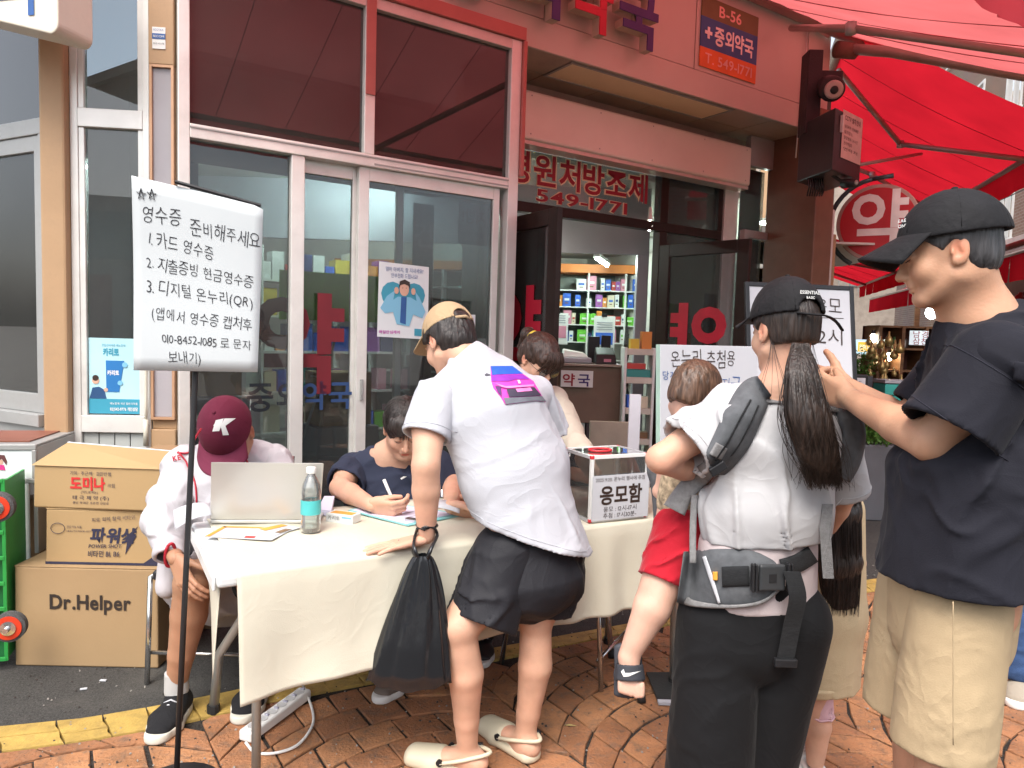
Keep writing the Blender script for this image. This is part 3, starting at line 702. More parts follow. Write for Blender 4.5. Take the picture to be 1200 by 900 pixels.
w = B_(); w.box(3.69, 3.77, .033, .036, 3.745, 3.77); w.box(3.7175, 3.7425, .0325, .0355, 3.715, 3.80); w.build('cross', M_wl, s56)
lettering('T. 549-1771', .105, FA.p(3.98, .035, 3.535), FA.x, (0, 0, 1), M_pk, s56, width=.55, bold=.01, align='CENTER')
# small sticker above the grey panel
st = thing('notice_sticker', 'small white and blue sticker on the tan panel above the grey strip', 'sticker', tuple(FC.p(-.07, -.032, 2.72)))
B_(FC).box(-.112, -.052, -.034, -.031, 2.73, 2.83).build('paper', M_wht, st); B_(FC).box(-.112, -.052, -.036, -.0345, 2.775, 2.80).build('blue_stripe', M_bluef, st)
lettering('ECOTAX', .014, FC.p(-.082, -.037, 2.812), FC.x, (0, 0, 1), M_bluef, st, align='CENTER', width=.045); lettering('SECOM', .014, FC.p(-.082, -.0375, 2.782), FC.x, (0, 0, 1), M_wht, st, align='CENTER', width=.05)
lettering('보안시스템', .010, FC.p(-.082, -.037, 2.75), FC.x, (0, 0, 1), M_blk, st, align='CENTER', width=.05)
# corner of a lit-box sign, upper left
lb = thing('projecting_sign_box', 'corner of a rounded cream sign box with blue lettering at upper left', 'sign', tuple(at(0, 0, 3.0)))
fr = Frame(at(68, 40, 3.05), ux=(1, -.25, 0), uy=(.25, 1, 0))
prof = []
for cx, cz, a0_ in ((-.04, .045, -90), (-.04, .7, 0), (-1.2, .7, 90), (-1.2, .35, 180)):
    for i in range(7): an = math.radians(a0_ + i * 15); prof.append((cx + .04 * math.cos(an), cz + .04 * math.sin(an)))
MB().prism(prof, fr, 0, .18).build('sign_body', mat('cream_sign', (.72, .66, .55), rough=.35, var=.04, dirt=.1), lb, bevel=.006)
lettering('약국', .30, fr.p(-.085, -.004, .11), fr.x, (0, 0, 1), M_bluef, lb, align='RIGHT', bold=.01)
# ---------------------------------------------------------------- inside the pharmacy
FI = Frame((0, 0, 0), ux=(1, -.06, 0), uy=(.06, 1, 0))          # shelves face the door
M_flr = mat('interior_floor', (.30, .29, .26), rough=.4, dirt=.3)
M_org = mat('orange_pelmet', (.62, .20, .05), rough=.5, bump=0)
M_greyw = mat('grey_partition', (.38, .38, .42), rough=.5, var=.03)
M_card = mat('cardboard_brown', (.20, .135, .10), rough=.8, var=.08)
room = thing('pharmacy_room', 'dim inside of the pharmacy with back wall, partition and ceiling', 'room'); room['kind'] = 'structure'; del room['category']
P = lambda s, k: FA.p(s, k, 0)
def plan_prism(pts, z0, z1, name, m):
    b = MB(); n = len(pts)
    b.v = [Vector((p.x, p.y, z0)) for p in pts] + [Vector((p.x, p.y, z1)) for p in pts]
    b.f = [list(range(n)), [n + i for i in reversed(range(n))]] + [[i, (i + 1) % n, n + (i + 1) % n, n + i] for i in range(n)]
    return b.build(name, m, room)
plan_prism([P(.0, .12), P(5.1, .12), P(5.1, 6.5), P(-2.5, 6.5)], .0, .02, 'floor', M_flr)
plan_prism([P(.0, .12), P(1.93, .12), P(1.93, .66), P(5.1, .66), P(5.1, 6.5), P(-2.5, 6.5)], 2.75, 2.8, 'ceiling', M_cream)
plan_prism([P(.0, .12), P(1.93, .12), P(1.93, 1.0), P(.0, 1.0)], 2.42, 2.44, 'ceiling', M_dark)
plan_prism([P(5.15, .6), P(5.2, .6), P(5.2, 6.5), P(5.15, 6.5)], 0, 2.75, 'wall', M_cream)
plan_prism([P(-.1, .6), P(-.15, .6), P(-2.5, 6.5), P(-2.45, 6.5)], 0, 2.75, 'wall', M_cream)
w = MB(); w.box(-3.2, 3.2, 9.05, 9.15, 0, 2.75); w.build('wall', M_cream, room)
# dark back curtain and furniture seen through the sliding doors
w = MB(FA); w.box(-.2, .30, 1.15, 1.2, .02, 2.75); w.build('partition', mat('navy_partition', (.015, .025, .05), rough=.4), room)
w = MB(FA); w.box(.31, .62, 1.35, 1.4, .02, 2.0); w.build('partition', mat('teal_glass_partition', (.07, .10, .11), rough=.3), room)
w = MB(); w.box(.20, 1.2, 6.6, 6.66, 2.165, 2.75); w.box(1.10, 1.20, 6.6, 6.7, .02, 2.163); w.build('partition_beam', M_greyw, room)
w = MB(); w.box(-3, .195, 6.6, 6.66, 2.22, 2.75); w.build('partition_beam', M_greyw, room)
# medicine shelves
Y0 = 8.35
sh = thing('medicine_shelf', 'tall white shelving under an orange pelmet behind the pharmacy counter', 'shelf', (.6, Y0, 0))
LV = [.75, .95, 1.15, 1.35, 1.55, 1.75, 1.94, 2.135]
for z in LV[:-1]: MB(FI).box(-2.6, 2.6, Y0, Y0 + .32, z - .012, z).build('shelf', M_wht, sh)
MB(FI).box(-2.6, 2.6, Y0 - .02, Y0 + .3, 2.135, 2.23).build('pelmet', M_org, sh)
for x in [-2.6 + .42 * i for i in range(13)]: MB(FI).box(x - .01, x + .01, Y0 - .004, Y0 + .3, .02, 2.134).build('upright', M_wht, sh)
MB(FI).box(-2.6, 2.6, Y0 + .321, Y0 + .34, .02, 2.134).build('back_panel', mat('shelf_back', (.20, .23, .21), rough=.6), sh)
cols = {'white': (.72, .74, .72), 'green': (.16, .55, .06), 'pink': (.62, .25, .34), 'red': (.50, .06, .05), 'navy': (.03, .05, .16), 'blue': (.04, .13, .55), 'yellow': (.70, .52, .06), 'orange': (.65, .25, .05), 'teal': (.05, .28, .26), 'purple': (.35, .12, .42), 'brown': (.20, .12, .06), 'cream': (.66, .6, .45)}
rc = random.Random(11)
lvname = {2: 'at counter height', 3: 'above the counter', 4: 'on the middle shelf', 5: 'on the second shelf from the top', 6: 'on the top pharmacy shelf'}
def mbox(s, z, w_, h, d, c, lvn, extra=''):
    fr = Frame(FI.p(s, Y0 + .03, z), ux=FI.x, uy=FI.y)
    o = MB(fr).box(0, w_, 0, d, 0, h); lo_ = fr.o
    ob = MB.build(o, 'medicine_box', mat('carton_' + c, cols[c], rough=.45, var=.03, bump=0), loc=lo_)
    tag(ob, '%s medicine box %s%s' % (c, lvn, extra), 'box', 'medicine boxes on the pharmacy shelves')
    lc = 'white' if c not in ('white', 'cream') else rc.choice(['navy', 'green', 'red', 'blue'])
    l = MB(fr); l.box(w_ * .2, w_ * .8, -.002, -.0005, h * .45, h * .62); l.build('label_band', mat('carton_' + lc, cols[lc], rough=.45, var=.03, bump=0), ob)
    l = MB(fr); l.box(w_ * .3, w_ * .7, -.002, -.0005, h * .22, h * .30); l.build('small_print', mat('carton_brown', cols['brown'], rough=.45, var=.03, bump=0), ob)
palette = ['white', 'white', 'green', 'pink', 'red', 'navy', 'blue', 'yellow', 'orange', 'teal', 'purple', 'brown', 'cream', 'white', 'navy', 'blue']
place = ['far left', 'left', 'in the middle', 'right', 'far right']
for li in (3, 4, 5, 6):
    x = -.10
    while x < 1.60:
        w_ = rc.choice([.045, .06, .075, .09, .11]); h = rc.uniform(.09, .165)
        if rc.random() < .85:
            s = x
            u = (s + .41 * 100) % .42
            mbox(s, LV[li], w_, h, rc.uniform(.08, .15), rc.choice(palette), lvname[li], '')
        x += w_ + rc.choice([.004, .008, .01, .05])
# lights inside
M_tube = mat('lit_tube', (.80, 1, .92), emit=80, bump=0, var=0)
def tube_light(p, d, L, label):
    t = thing('tube_light', label, 'light', tuple(p)); d = Vector(d).normalized(); p = Vector(p)
    n = Vector((-d.y, d.x, 0)).normalized(); fr = Frame(p, ux=d, uy=n)
    MB(fr).box(-L / 2, L / 2, -.03, .03, .016, .05).build('housing', M_wht, t)
    b = MB(); b.tube([p - d * L / 2 * .96, p + d * L / 2 * .96], .014, 8); b.build('tube', M_tube, t, smooth=True)
tube_light((.90, 7.6, 2.185), (.25, .9, -.0), .75, 'lit fluorescent tube under the ceiling, above the pharmacy shelves')
tube_light((-.6, 7.0, 2.62), (1, 0, 0), 1.2, 'fluorescent tube hidden further left inside the pharmacy')
tube_light(tuple(FA.p(1.5, 1.9, 2.66)), tuple(FA.x), 1.2, 'added fluorescent tube on the ceiling behind the sliding doors')  # unseen tube, added to brighten the room behind the sliding doors
tube_light(tuple(FA.p(3.2, 2.2, 2.66)), tuple(FA.x), 1.2, 'added fluorescent tube on the ceiling just inside the open doorway')  # another unseen tube, added to light the doorway and counter
tube_light((2.2, 7.6, 2.66), (1, .4, 0), 1.2, 'fluorescent tube further right inside the pharmacy')
for p, lb_ in (((.20, 6.3, 2.10), 'round lit bulb seen through the left door leaf'), ((1.12, 6.2, 2.36), 'small round lit bulb by the partition beam')):
    t = thing('ceiling_bulb', lb_, 'light', p)
    MB().lathe(p, [(.012, .16), (.02, .06), (.03, .05)], 12).build('socket', M_wht, t, smooth=True)
    MB().lathe(p, [(.004, .05), (.028, .035), (.036, 0), (.026, -.03), (.004, -.038)], 14).build('bulb', mat('lit_bulb', (1, .93, .78), emit=25, bump=0, var=0), t, smooth=True)
w = MB(); w.box(-.6, 4, 6.95, 9.0, 2.36, 2.38); w.build('lower_ceiling', M_cream, room)
# counter with printer, papers, sign
ct = thing('counter', 'brown pharmacy counter inside the doorway', 'counter', (.6, 6.3, 0))
def cb(x0, x1, y0, y1, z0, z1, name, m, par, bev=.004): return MB().box(x0, x1, y0, y1, z0, z1).build(name, m, par, bevel=bev)
cb(.28, .90, 6.0, 6.5, .70, 1.17, 'front_panel', M_card, ct); cb(.30, .62, 6.02, 6.5, .02, .699, 'grey_door', M_gpan, ct); cb(.63, .90, 6.02, 6.5, .02, .699, 'dark_door', mat('dark_cabinet', (.07, .055, .06), rough=.5), ct); cb(.26, .92, 5.97, 6.5, 1.171, 1.19, 'top', mat('counter_top', (.3, .22, .18), rough=.4), ct)
sgn = thing('counter_sign', 'small white pharmacy sign with red and navy letters on the brown counter', 'sign', (.55, 5.97, 1.0))
cb(.40, .665, 5.955, 5.965, 1.0, 1.135, 'board', M_wht, sgn, 0)
lettering('약', .11, (.415, 5.952, 1.018), (1, 0, 0), (0, 0, 1), M_redf, sgn, width=.10, bold=.02); lettering('국', .11, (.54, 5.952, 1.018), (1, 0, 0), (0, 0, 1), M_pur, sgn, width=.10, bold=.02)
pt = thing('receipt_printer', 'grey printer on the pharmacy counter', 'printer', (.55, 6.2, 1.19))
MB().box(.40, .66, 6.05, 6.35, 1.191, 1.24).build('body', M_greyw, pt, bevel=.015); MB().hexa([(.42, 6.1, 1.241), (.64, 6.1, 1.241), (.64, 6.3, 1.241), (.42, 6.3, 1.241), (.43, 6.15, 1.30), (.60, 6.15, 1.28), (.60, 6.28, 1.28), (.43, 6.28, 1.31)]).build('cover', M_wht, pt, bevel=.01)
po = thing('card_terminal', 'black card terminal beside the grey printer', 'terminal', (.76, 6.2, 1.19))
MB().hexa([(.69, 6.05, 1.191), (.87, 6.05, 1.191), (.87, 6.25, 1.191), (.69, 6.25, 1.191), (.70, 6.08, 1.27), (.86, 6.08, 1.27), (.86, 6.22, 1.33), (.70, 6.22, 1.33)]).build('body', M_blk, po, bevel=.008)
cb(.76, .82, 6.045, 6.049, 1.21, 1.235, 'pink_label', mat('carton_pink', cols['pink']), po, 0)
mo = thing('speaker_pair', 'black desk speakers standing behind the counter', 'speaker', (.80, 6.45, 1.19))
cb(.66, .76, 6.38, 6.46, 1.191, 1.42, 'cabinet', M_blk, mo); cb(.78, .86, 6.40, 6.46, 1.191, 1.43, 'cabinet', M_blk, mo)
for i, (x, y, z0, z1, lab, c) in enumerate(((.47, 7.9, 1.32, 1.66, 'wall calendar with a pink page hung on the pharmacy shelves', 'pink'), (.98, 7.9, 1.26, 1.64, 'printed price sheet hung right of the pink calendar', 'blue'))):
    t = thing('hanging_sheet', lab, 'paper', (x, y, z0))
    cb(x - .11, x + .12, y, y + .006, z0, z1, 'sheet', M_wht, t, 0); cb(x - .09, x + .10, y - .003, y - .001, z0 + .07, z0 + .20, 'print', mat('carton_' + c, cols[c]), t, 0)
    for q in range(4): cb(x - .08, x + .09, y - .003, y - .001, z0 + .23 + q * .025, z0 + .24 + q * .025, 'print_line', M_greyw, t, 0)
    cb(x - .03, x + .03, y - .008, y - .001, z1 - .01, z1 + .02, 'clip', M_blk, t)
# narrow rack by the right leaf
rk = thing('display_rack', 'narrow white display rack with small goods just inside the doorway', 'rack', (1.02, 5.9, 0))
for x in (.90, 1.13): cb(x, x + .022, 5.85, 6.05, .02, 1.34, 'side', M_wht, rk)
for z in (.25, .55, .80, 1.05, 1.28): cb(.923, 1.129, 5.85, 6.05, z, z + .05, 'tray', mat('cream_tray', (.6, .56, .48), rough=.5), rk)
for i, (x, z, w_, h, c) in enumerate(((.93, .301, .08, .16, 'green'), (1.02, .301, .09, .14, 'orange'), (.93, .601, .19, .05, 'brown'), (.94, .851, .08, .10, 'blue'), (1.03, .851, .08, .09, 'cream'), (.93, 1.101, .19, .06, 'teal'), (.93, 1.155 + .012, .15, .045, 'red'), (.95, 1.331, .07, .08, 'yellow'), (1.04, 1.331, .08, .14, 'orange'))):
    o = MB().box(x, x + w_, 5.88, 5.98, z, z + h).build('goods_box', mat('carton_' + c, cols[c], rough=.45, var=.03, bump=0)); tag(o, '%s goods box on the %s tray of the narrow rack' % (c, ['lowest', 'lowest', 'second', 'third', 'third', 'fourth', 'fourth', 'top', 'top'][i]), 'box', 'goods on the narrow rack')
cx = thing('cardboard_sheet', 'folded beige cardboard standing on the floor before the counter', 'cardboard', (.62, 5.5, 0))
cb(.60, .90, 5.45, 5.50, .02, .78, 'board', mat('beige_card', (.42, .36, .28), rough=.8), cx)
cbl = MB()
for q in range(5): cbl.tube([(.96 + q * .008, 6.2, 1.6 - q * .05), (.93 + q * .012, 6.1, 1.3), (.97 - q * .01, 6.05, 1.1), (.95 + q * .015, 6.02, .85), (.98, 6.0, .5)], .005, 5)
tag(cbl.build('cable_bundle', M_blk, smooth=True), 'tangle of black cables hanging beside the counter', 'cables')
# goods seen dimly through the sliding doors
sd = thing('side_shelf', 'dim shelf unit seen through the aluminium sliding doors', 'shelf', tuple(FA.p(1.0, 2.4, 0)))
for z in (.5, .85, 1.2, 1.5, 1.8): MB(FA).box(.2, 2.6, 2.3, 2.6, z, z + .02).build('shelf', M_wht, sd)
for s in (.2, 1.0, 1.8, 2.58): MB(FA).box(s, s + .02, 2.295, 2.6, .02, 2.1).build('upright', M_wht, sd)
for z in (.52, .87, 1.22, 1.52, 1.82):
    x = .24
    while x < 2.5:
        w_ = rc.choice([.08, .1, .14]); h = rc.uniform(.12, .24); c = rc.choice(palette)
        if rc.random() < .8:
            lo_ = FA.p(x, 2.33, z); o = MB(FA).box(x, x + w_, 2.33, 2.5, z + .001, z + h).build('medicine_box', mat('carton_' + c, cols[c], rough=.45, var=.03, bump=0), loc=lo_)
            tag(o, '%s box in the dim side shelf, %s' % (c, {.52: 'lowest board', .87: 'second board up', 1.22: 'middle board', 1.52: 'fourth board up', 1.82: 'top board'}[z]), 'box', 'boxes on the dim side shelf')
        x += w_ + .01
gp = thing('green_poster', 'bright green banner hanging inside behind the sliding doors', 'banner', tuple(FA.p(1.0, 1.6, 1.5)))
MB(FA).box(.95, 1.75, 1.6, 1.61, 1.48, 1.85).build('banner', mat('lime_vinyl', (.18, .48, .05), rough=.4), gp)
ib = thing('inside_carton', 'brown carton stacked inside behind the sliding door', 'box', tuple(FA.p(1.1, .9, 0)))
MB(FA).box(1.02, 1.4, .9, 1.2, .75, 1.12).build('body', mat('kraft', (.36, .24, .13), rough=.8), ib, bevel=.004); MB(FA).box(1.0, 1.45, .88, 1.22, .02, .74).build('stand', M_greyw, ib)
ic = thing('inside_carton', 'brown carton seen through the fixed glass behind the paper sign', 'box', tuple(FA.p(.1, .5, 0)))
MB(FA).box(.06, .38, .35, .6, 1.03, 1.32).build('body', mat('kraft'), ic, bevel=.004); MB(FA).box(.04, .42, .33, .62, .02, 1.02).build('stand', M_greyw, ic)
rp = MB(); rp.tube([FA.p(.93, .3, 1.45), FA.p(.85, .3, 1.15), FA.p(.82, .31, 1.08), FA.p(.70, .3, .72)], .008, 6); rp.tube([FA.p(.84, .3, 1.13), FA.p(.76, .3, 1.14)], .006, 6)
tag(rp.build('hanging_string', M_wht, smooth=True), 'white string hanging slanted behind the glass of the sliding door', 'string')
bn = thing('inner_banner', 'pinkish sliding blind with faded vertical letters behind the glass', 'blind', tuple(FA.p(1.35, .2, 1)))
MB(FA).box(1.33, 1.47, .14, .15, 1.0, 2.2).build('strip', mat('faded_pink', (.40, .30, .27), rough=.6), bn)
for i, ch in enumerate('건강기능'): lettering(ch, .16, FA.p(1.34, .135, 1.95 - i * .22), FA.x, (0, 0, 1), mat('faded_white', (.62, .55, .52)), bn, width=.12)
# posters on the glass
pa = thing('heart_poster', 'poster of a man in light blue before a blue heart, on the sliding door', 'poster', tuple(on_wall(470, 350)[0:1]) + (0, 0)); pa.location = FA.p(1.2, -.0, 1.6)
pa.location = FA.p(1.2, 0, 1.6)
def quad(pts, name, m, par, th=.002):
    q = MB(); n = FA.y; q.v = [FA.p(s, k, z) for s, k, z in pts] + [FA.p(s, k + th, z) for s, k, z in pts]; m_ = len(pts)
    q.f = [list(range(m_)), [m_ + i for i in reversed(range(m_))]] + [[i, (i + 1) % m_, m_ + (i + 1) % m_, m_ + i] for i in range(m_)]
    return q.build(name, m, par)
def disc(cs, cz, rx, rz, k, name, m, par, a0=0, a1=360, n=20): return quad([(cs + rx * math.cos(math.radians(a0 + (a1 - a0) * i / n)), k, cz + rz * math.sin(math.radians(a0 + (a1 - a0) * i / n))) for i in range(n)], name, m, par, .0008)
M_ppr = mat('poster_paper', (.66, .72, .74), rough=.35, var=.02, bump=0); M_ltb = mat('print_light_blue', (.20, .48, .66), rough=.4, bump=0, var=.02); M_teal = mat('print_teal', (.05, .30, .42), rough=.4, bump=0, var=.1)
M_skinp = mat('print_skin', (.62, .38, .28), rough=.4, bump=0, var=.02); M_hairp = mat('print_hair', (.04, .025, .02), rough=.4, bump=0)
quad([(1.045, -.004, 1.385), (1.37, -.004, 1.375), (1.368, -.004, 1.805), (1.05, -.004, 1.815)], 'paper', M_ppr, pa)
h = []
for i in range(28):
    t = i / 28 * 2 * PI; h.append((1.205 + .0088 * 16 * math.sin(t) ** 3, -.0055, 1.60 + .0088 * (13 * math.cos(t) - 5 * math.cos(2 * t) - 2 * math.cos(3 * t) - math.cos(4 * t))))
quad(h, 'heart', M_teal, pa, .001)
quad([(1.06, -.0068, 1.55), (1.10, -.0068, 1.62), (1.15, -.0068, 1.655), (1.14, -.0068, 1.60), (1.17, -.0068, 1.62), (1.25, -.0068, 1.62), (1.29, -.0068, 1.60), (1.28, -.0068, 1.655), (1.31, -.0068, 1.62), (1.35, -.0068, 1.54), (1.33, -.0068, 1.50), (1.27, -.0068, 1.52), (1.245, -.0068, 1.45), (1.165, -.0068, 1.46), (1.14, -.0068, 1.53), (1.09, -.0068, 1.52)], 'jacket', M_ltb, pa, .001)
quad([(1.19, -.0078, 1.62), (1.225, -.0078, 1.62), (1.222, -.0078, 1.46), (1.185, -.0078, 1.47)], 'shirt', M_bluef, pa, .001)
disc(1.208, 1.665, .030, .040, -.0088, 'face', M_skinp, pa); quad([(1.172, -.0098, 1.665), (1.178, -.0098, 1.71), (1.21, -.0098, 1.722), (1.242, -.0098, 1.708), (1.245, -.0098, 1.665), (1.236, -.0098, 1.685), (1.208, -.0098, 1.695), (1.184, -.0098, 1.688)], 'hair', M_hairp, pa, .0008)
for s in (1.158, 1.266): disc(s, 1.655, .014, .020, -.0098, 'hand', M_skinp, pa)
for s in (1.197, 1.220): disc(s, 1.672, .003, .002, -.0108, 'eye', M_hairp, pa)
lettering('엄마 아버지, 잘 지내세요?', .030, FA.p(1.21, -.0062, 1.765), FA.x, (0, 0, 1), M_bluef, pa, align='CENTER', width=.24); lettering('안부전화 드렸나요?', .030, FA.p(1.21, -.0062, 1.73), FA.x, (0, 0, 1), M_bluef, pa, align='CENTER', width=.17)
lettering('매일안심케어', .022, FA.p(1.055, -.0062, 1.405), FA.x, (0, 0, 1), mat('print_magenta', (.45, .05, .35), bump=0), pa, width=.13, bold=.02)
quad([(1.28, -.0062, 1.395), (1.355, -.0062, 1.393), (1.355, -.0062, 1.435), (1.28, -.0062, 1.437)], 'corner_picture', M_teal, pa, .001)
ps = thing('pink_letter_sheet', 'small white sheet with black and pink letters, taped beside the heart poster', 'poster', tuple(FA.p(1.5, 0, 1.45)))
quad([(1.372, -.003, 1.36), (1.70, -.003, 1.36), (1.70, -.003, 1.535), (1.372, -.003, 1.535)], 'paper', M_ppr, ps)
lettering('접종', .06, FA.p(1.385, -.0045, 1.465), FA.x, (0, 0, 1), M_hairp, ps, width=.09); lettering('우리아이', .06, FA.p(1.495, -.0045, 1.465), FA.x, (0, 0, 1), mat('print_magenta'), ps, width=.19)
pn = thing('window_notice', 'white notice with mirrored red lettering behind the right side of the glass', 'poster', tuple(FA.p(1.7, .08, 2.0)))
MB(FA).box(1.63, 1.85, .118, .122, 1.98, 2.24).build('paper', mat('notice_paper', (.5, .5, .48)), pn); lettering('처방!', .10, FA.p(1.74, .116, 2.12), FA.x, (0, 0, 1), M_redf, pn, width=.17, bold=.02, mirror=True, align='CENTER'); lettering('조제 환영', .04, FA.p(1.74, .116, 2.03), FA.x, (0, 0, 1), M_hairp, pn, width=.17, mirror=True, align='CENTER')
# blue advert in the narrow left window
ad = thing('blue_advert_poster', 'light blue advert with a dark blue tube and a man, in the narrow window', 'poster', tuple(FC.p(-.31, 0, 1.1)))
def cq(s0, s1, z0, z1, k, name, m): return MB(FC).box(s0, s1, k, k + .001, z0, z1).build(name, m, ad)
cq(-.432, -.193, .972, 1.345, .004, 'paper', mat('advert_blue', (.42, .68, .74), rough=.3, var=.12, vs=3, bump=0)); cq(-.432, -.193, .972, 1.045, .0025, 'foot_band', M_teal)
lettering('카리토', .040, FC.p(-.365, .002, 1.262), FC.x, (0, 0, 1), M_teal, ad, bold=.04, width=.075); lettering('전립선비대증 배뇨장애', .014, FC.p(-.37, .002, 1.305), FC.x, (0, 0, 1), M_teal, ad, width=.11)
tb = MB(FC); tb.prism([(-.35, 1.08), (-.29, 1.08), (-.265, 1.235), (-.352, 1.235)], FC, .0015, .003); tb.build('tube', mat('tube_blue', (.02, .16, .42), bump=0), ad)
lettering('카리토', .026, FC.p(-.345, .0008, 1.165), FC.x, (0, 0, 1), M_wl, ad, bold=.03, width=.055)
for s, z, r_ in ((-.262, 1.215, .013), (-.285, 1.125, .012)): MB().lathe(FC.p(s, 0, z), [(r_, 0), (r_, .001)], 16, axis=FC.y).build('badge', M_ltb, ad)
tb = MB(); tb.prism([(-.43, 1.046), (-.435 + .02, 1.10), (-.385, 1.105), (-.36, 1.09), (-.35, 1.046)], FC, .0015, .003); tb.build('suit', mat('suit_blue', (.02, .07, .18), bump=0), ad)
MB().lathe(FC.p(-.40, .001, 1.135), [(.017, 0), (.017, .001)], 16, axis=FC.y).build('face', M_skinp, ad); MB().lathe(FC.p(-.40, .0002, 1.148), [(.015, 0), (.015, .0008)], 16, axis=FC.y).build('hair', M_hairp, ad)
MB().lathe(FC.p(-.352, .0006, 1.09), [(.010, 0), (.010, .0008)], 12, axis=FC.y).build('thumb', M_skinp, ad)
lettering('02)542-9776 개인상담', .020, FC.p(-.333, .001, .988), FC.x, (0, 0, 1), M_wl, ad, width=.13, bold=.02); lettering('배뇨장애 개선 일반의약품', .013, FC.p(-.333, .001, 1.018), FC.x, (0, 0, 1), M_wl, ad, width=.13)
# ---------------------------------------------------------------- awnings
C_red = cloth_trans('red_awning_cloth', (.52, .05, .07), (.74, .17, .17), fac=.5)
C_red2 = cloth_trans('sunlit_awning_cloth', (.55, .02, .035), (.62, .015, .03), fac=.5)
M_arm = mat('awning_arm', (.33, .27, .24), rough=.4, metal=.3, var=.06)
def awning(fr, s0, s1, z0, z1, out, label, k0=-.08, arms=(), val=.18, cl=None, seams=6, sag=.05, cap0=True):
    """retractable awning: wall tube, cloth, front bar, folding arms, valance; fr.s along the wall, -k outwards"""
    t = thing('awning', label, 'awning', tuple(fr.p((s0 + s1) / 2, k0, z0)))
    W_ = s1 - s0; n = max(6, int(W_ / .25))
    for q in range(seams):
        a_, b_ = s0 + W_ * q / seams, s0 + W_ * (q + 1) / seams
        m = MB(); m.grid(6, 10, lambda u, v: fr.p(a_ + (b_ - a_) * u, k0 - out * v, z0 + (z1 - z0) * v - sag * math.sin(PI * v) * (1 + .15 * math.sin((q + u) * 2.1)) + .004 * math.sin(9 * (q + u) + 7 * v)))
        m.build('cloth_strip', cl or C_red, t, smooth=True)
        if q: m = MB(); m.tube([fr.p(a_, k0 - out * v, z0 + (z1 - z0) * v - sag * math.sin(PI * v) * (1 + .15 * math.sin(q * 2.1)) - .004) for v in [j / 10 for j in range(11)]], .003, 4); m.build('seam', mat('awning_seam', (.30, .02, .03), rough=.8, bump=0), t)
        if val:
            m = MB(); m.grid(8, 3, lambda u, v: fr.p(a_ + (b_ - a_) * u, k0 - out - .02 - .012 * math.sin(u * 9 + q) * v, z1 - .02 - val * v)); m.build('valance', cl or C_red, t, smooth=True)
    b = MB(); b.tube([fr.p(s0 - .03, k0 - out, z1), fr.p(s1 + .03, k0 - out, z1)], .028, 8); b.build('front_bar', M_arm, t, smooth=True)
    b = MB(); b.tube([fr.p(s0 - .03, k0 + .03, z0 + .02), fr.p(s1 + .03, k0 + .03, z0 + .02)], .06, 12); b.build('roller_tube', M_arm, t, smooth=True)
    for sa_, bend in arms:
        e = fr.p(sa_ + bend, k0 - out * .45, (z0 + z1) / 2 - .15)
        for p, q in ((fr.p(sa_, k0, z0 - .14), e), (e, fr.p(sa_ + .1, k0 - out + .02, z1 - .03))):
            b = MB(); b.tube([p, q], .026, 8); b.build('folding_arm', M_arm, t, smooth=True)
        b = MB(); b.lathe(e + Vector((0, 0, -.035)), [(.035, 0), (.035, .07)], 12); b.build('elbow_joint', M_alud, t, smooth=True)
    return t
awning(FA, .1, 5.62, 4.12, 3.07, 2.3, 'big red cloth awning spread out over the pharmacy entrance', k0=-.06, arms=((1.9, .75), (4.6, -.8)), seams=10, val=.20)
t = thing('awning_side_bar', 'thick pale bar under the right edge of the big entrance awning', 'awning bar', tuple(FA.p(5.5, -.2, 3.85)))
b = MB(); b.tube([FA.p(5.35, -.10, 3.98), FA.p(5.50, -.4, 3.90), FA.p(5.60, -2.3, 3.05)], .045, 10); b.build('bar', M_arm, t, smooth=True)
b = MB(); b.lathe(FA.p(5.33, -.08, 3.97), [(.07, -.08), (.07, .10)], 12, axis=FA.p(1, -.5, 0) - FA.p(0, 0, 0)); b.build('end_bracket', mat('rusty_bracket', (.16, .08, .06), rough=.6), t, smooth=True)
awning(FST, -.22, 4.9, 4.2, 3.2, 1.7, 'bright red awning along the side street next to the column', k0=-.05, arms=((.6, .9), (3.6, -.6)), seams=6, val=.24, cl=C_red2)
awning(FST, 5.1, 9.6, 3.35, 2.62, 1.75, 'lower red awning further down the side street', k0=-.05, arms=((5.8, .6), (8.6, -.6)), seams=6, val=.22, cl=C_red2)
pb = MB(); pb.tube([FA.p(5.42, -.06, 2.98), FST.p(1.4, -1.0, 3.42)], .016, 8); tag(pb.build('crank_pole', M_arm, smooth=True), 'thin slanting pole crossing in front of the side awning', 'pole')
# side street wall and what hangs on it
sw = thing('side_street_shops', 'brown shop wall running down the side street beyond the column', 'building', tuple(FST.p(2, 0, 0)))
MB(FST).box(.14, 9, .05, .25, 0, 3.7).build('wall', mat('dim_shop_wall', (.16, .12, .10), rough=.7, dirt=.4), sw)
MB(FST).box(.14, 9, .0, .05, 3.0, 3.5).build('sign_band', mat('dull_sign', (.30, .12, .10), rough=.5), sw)
MB(FST).box(9.0, 9.25, -.1, .3, 0, 5).build('pier', M_tan, sw)
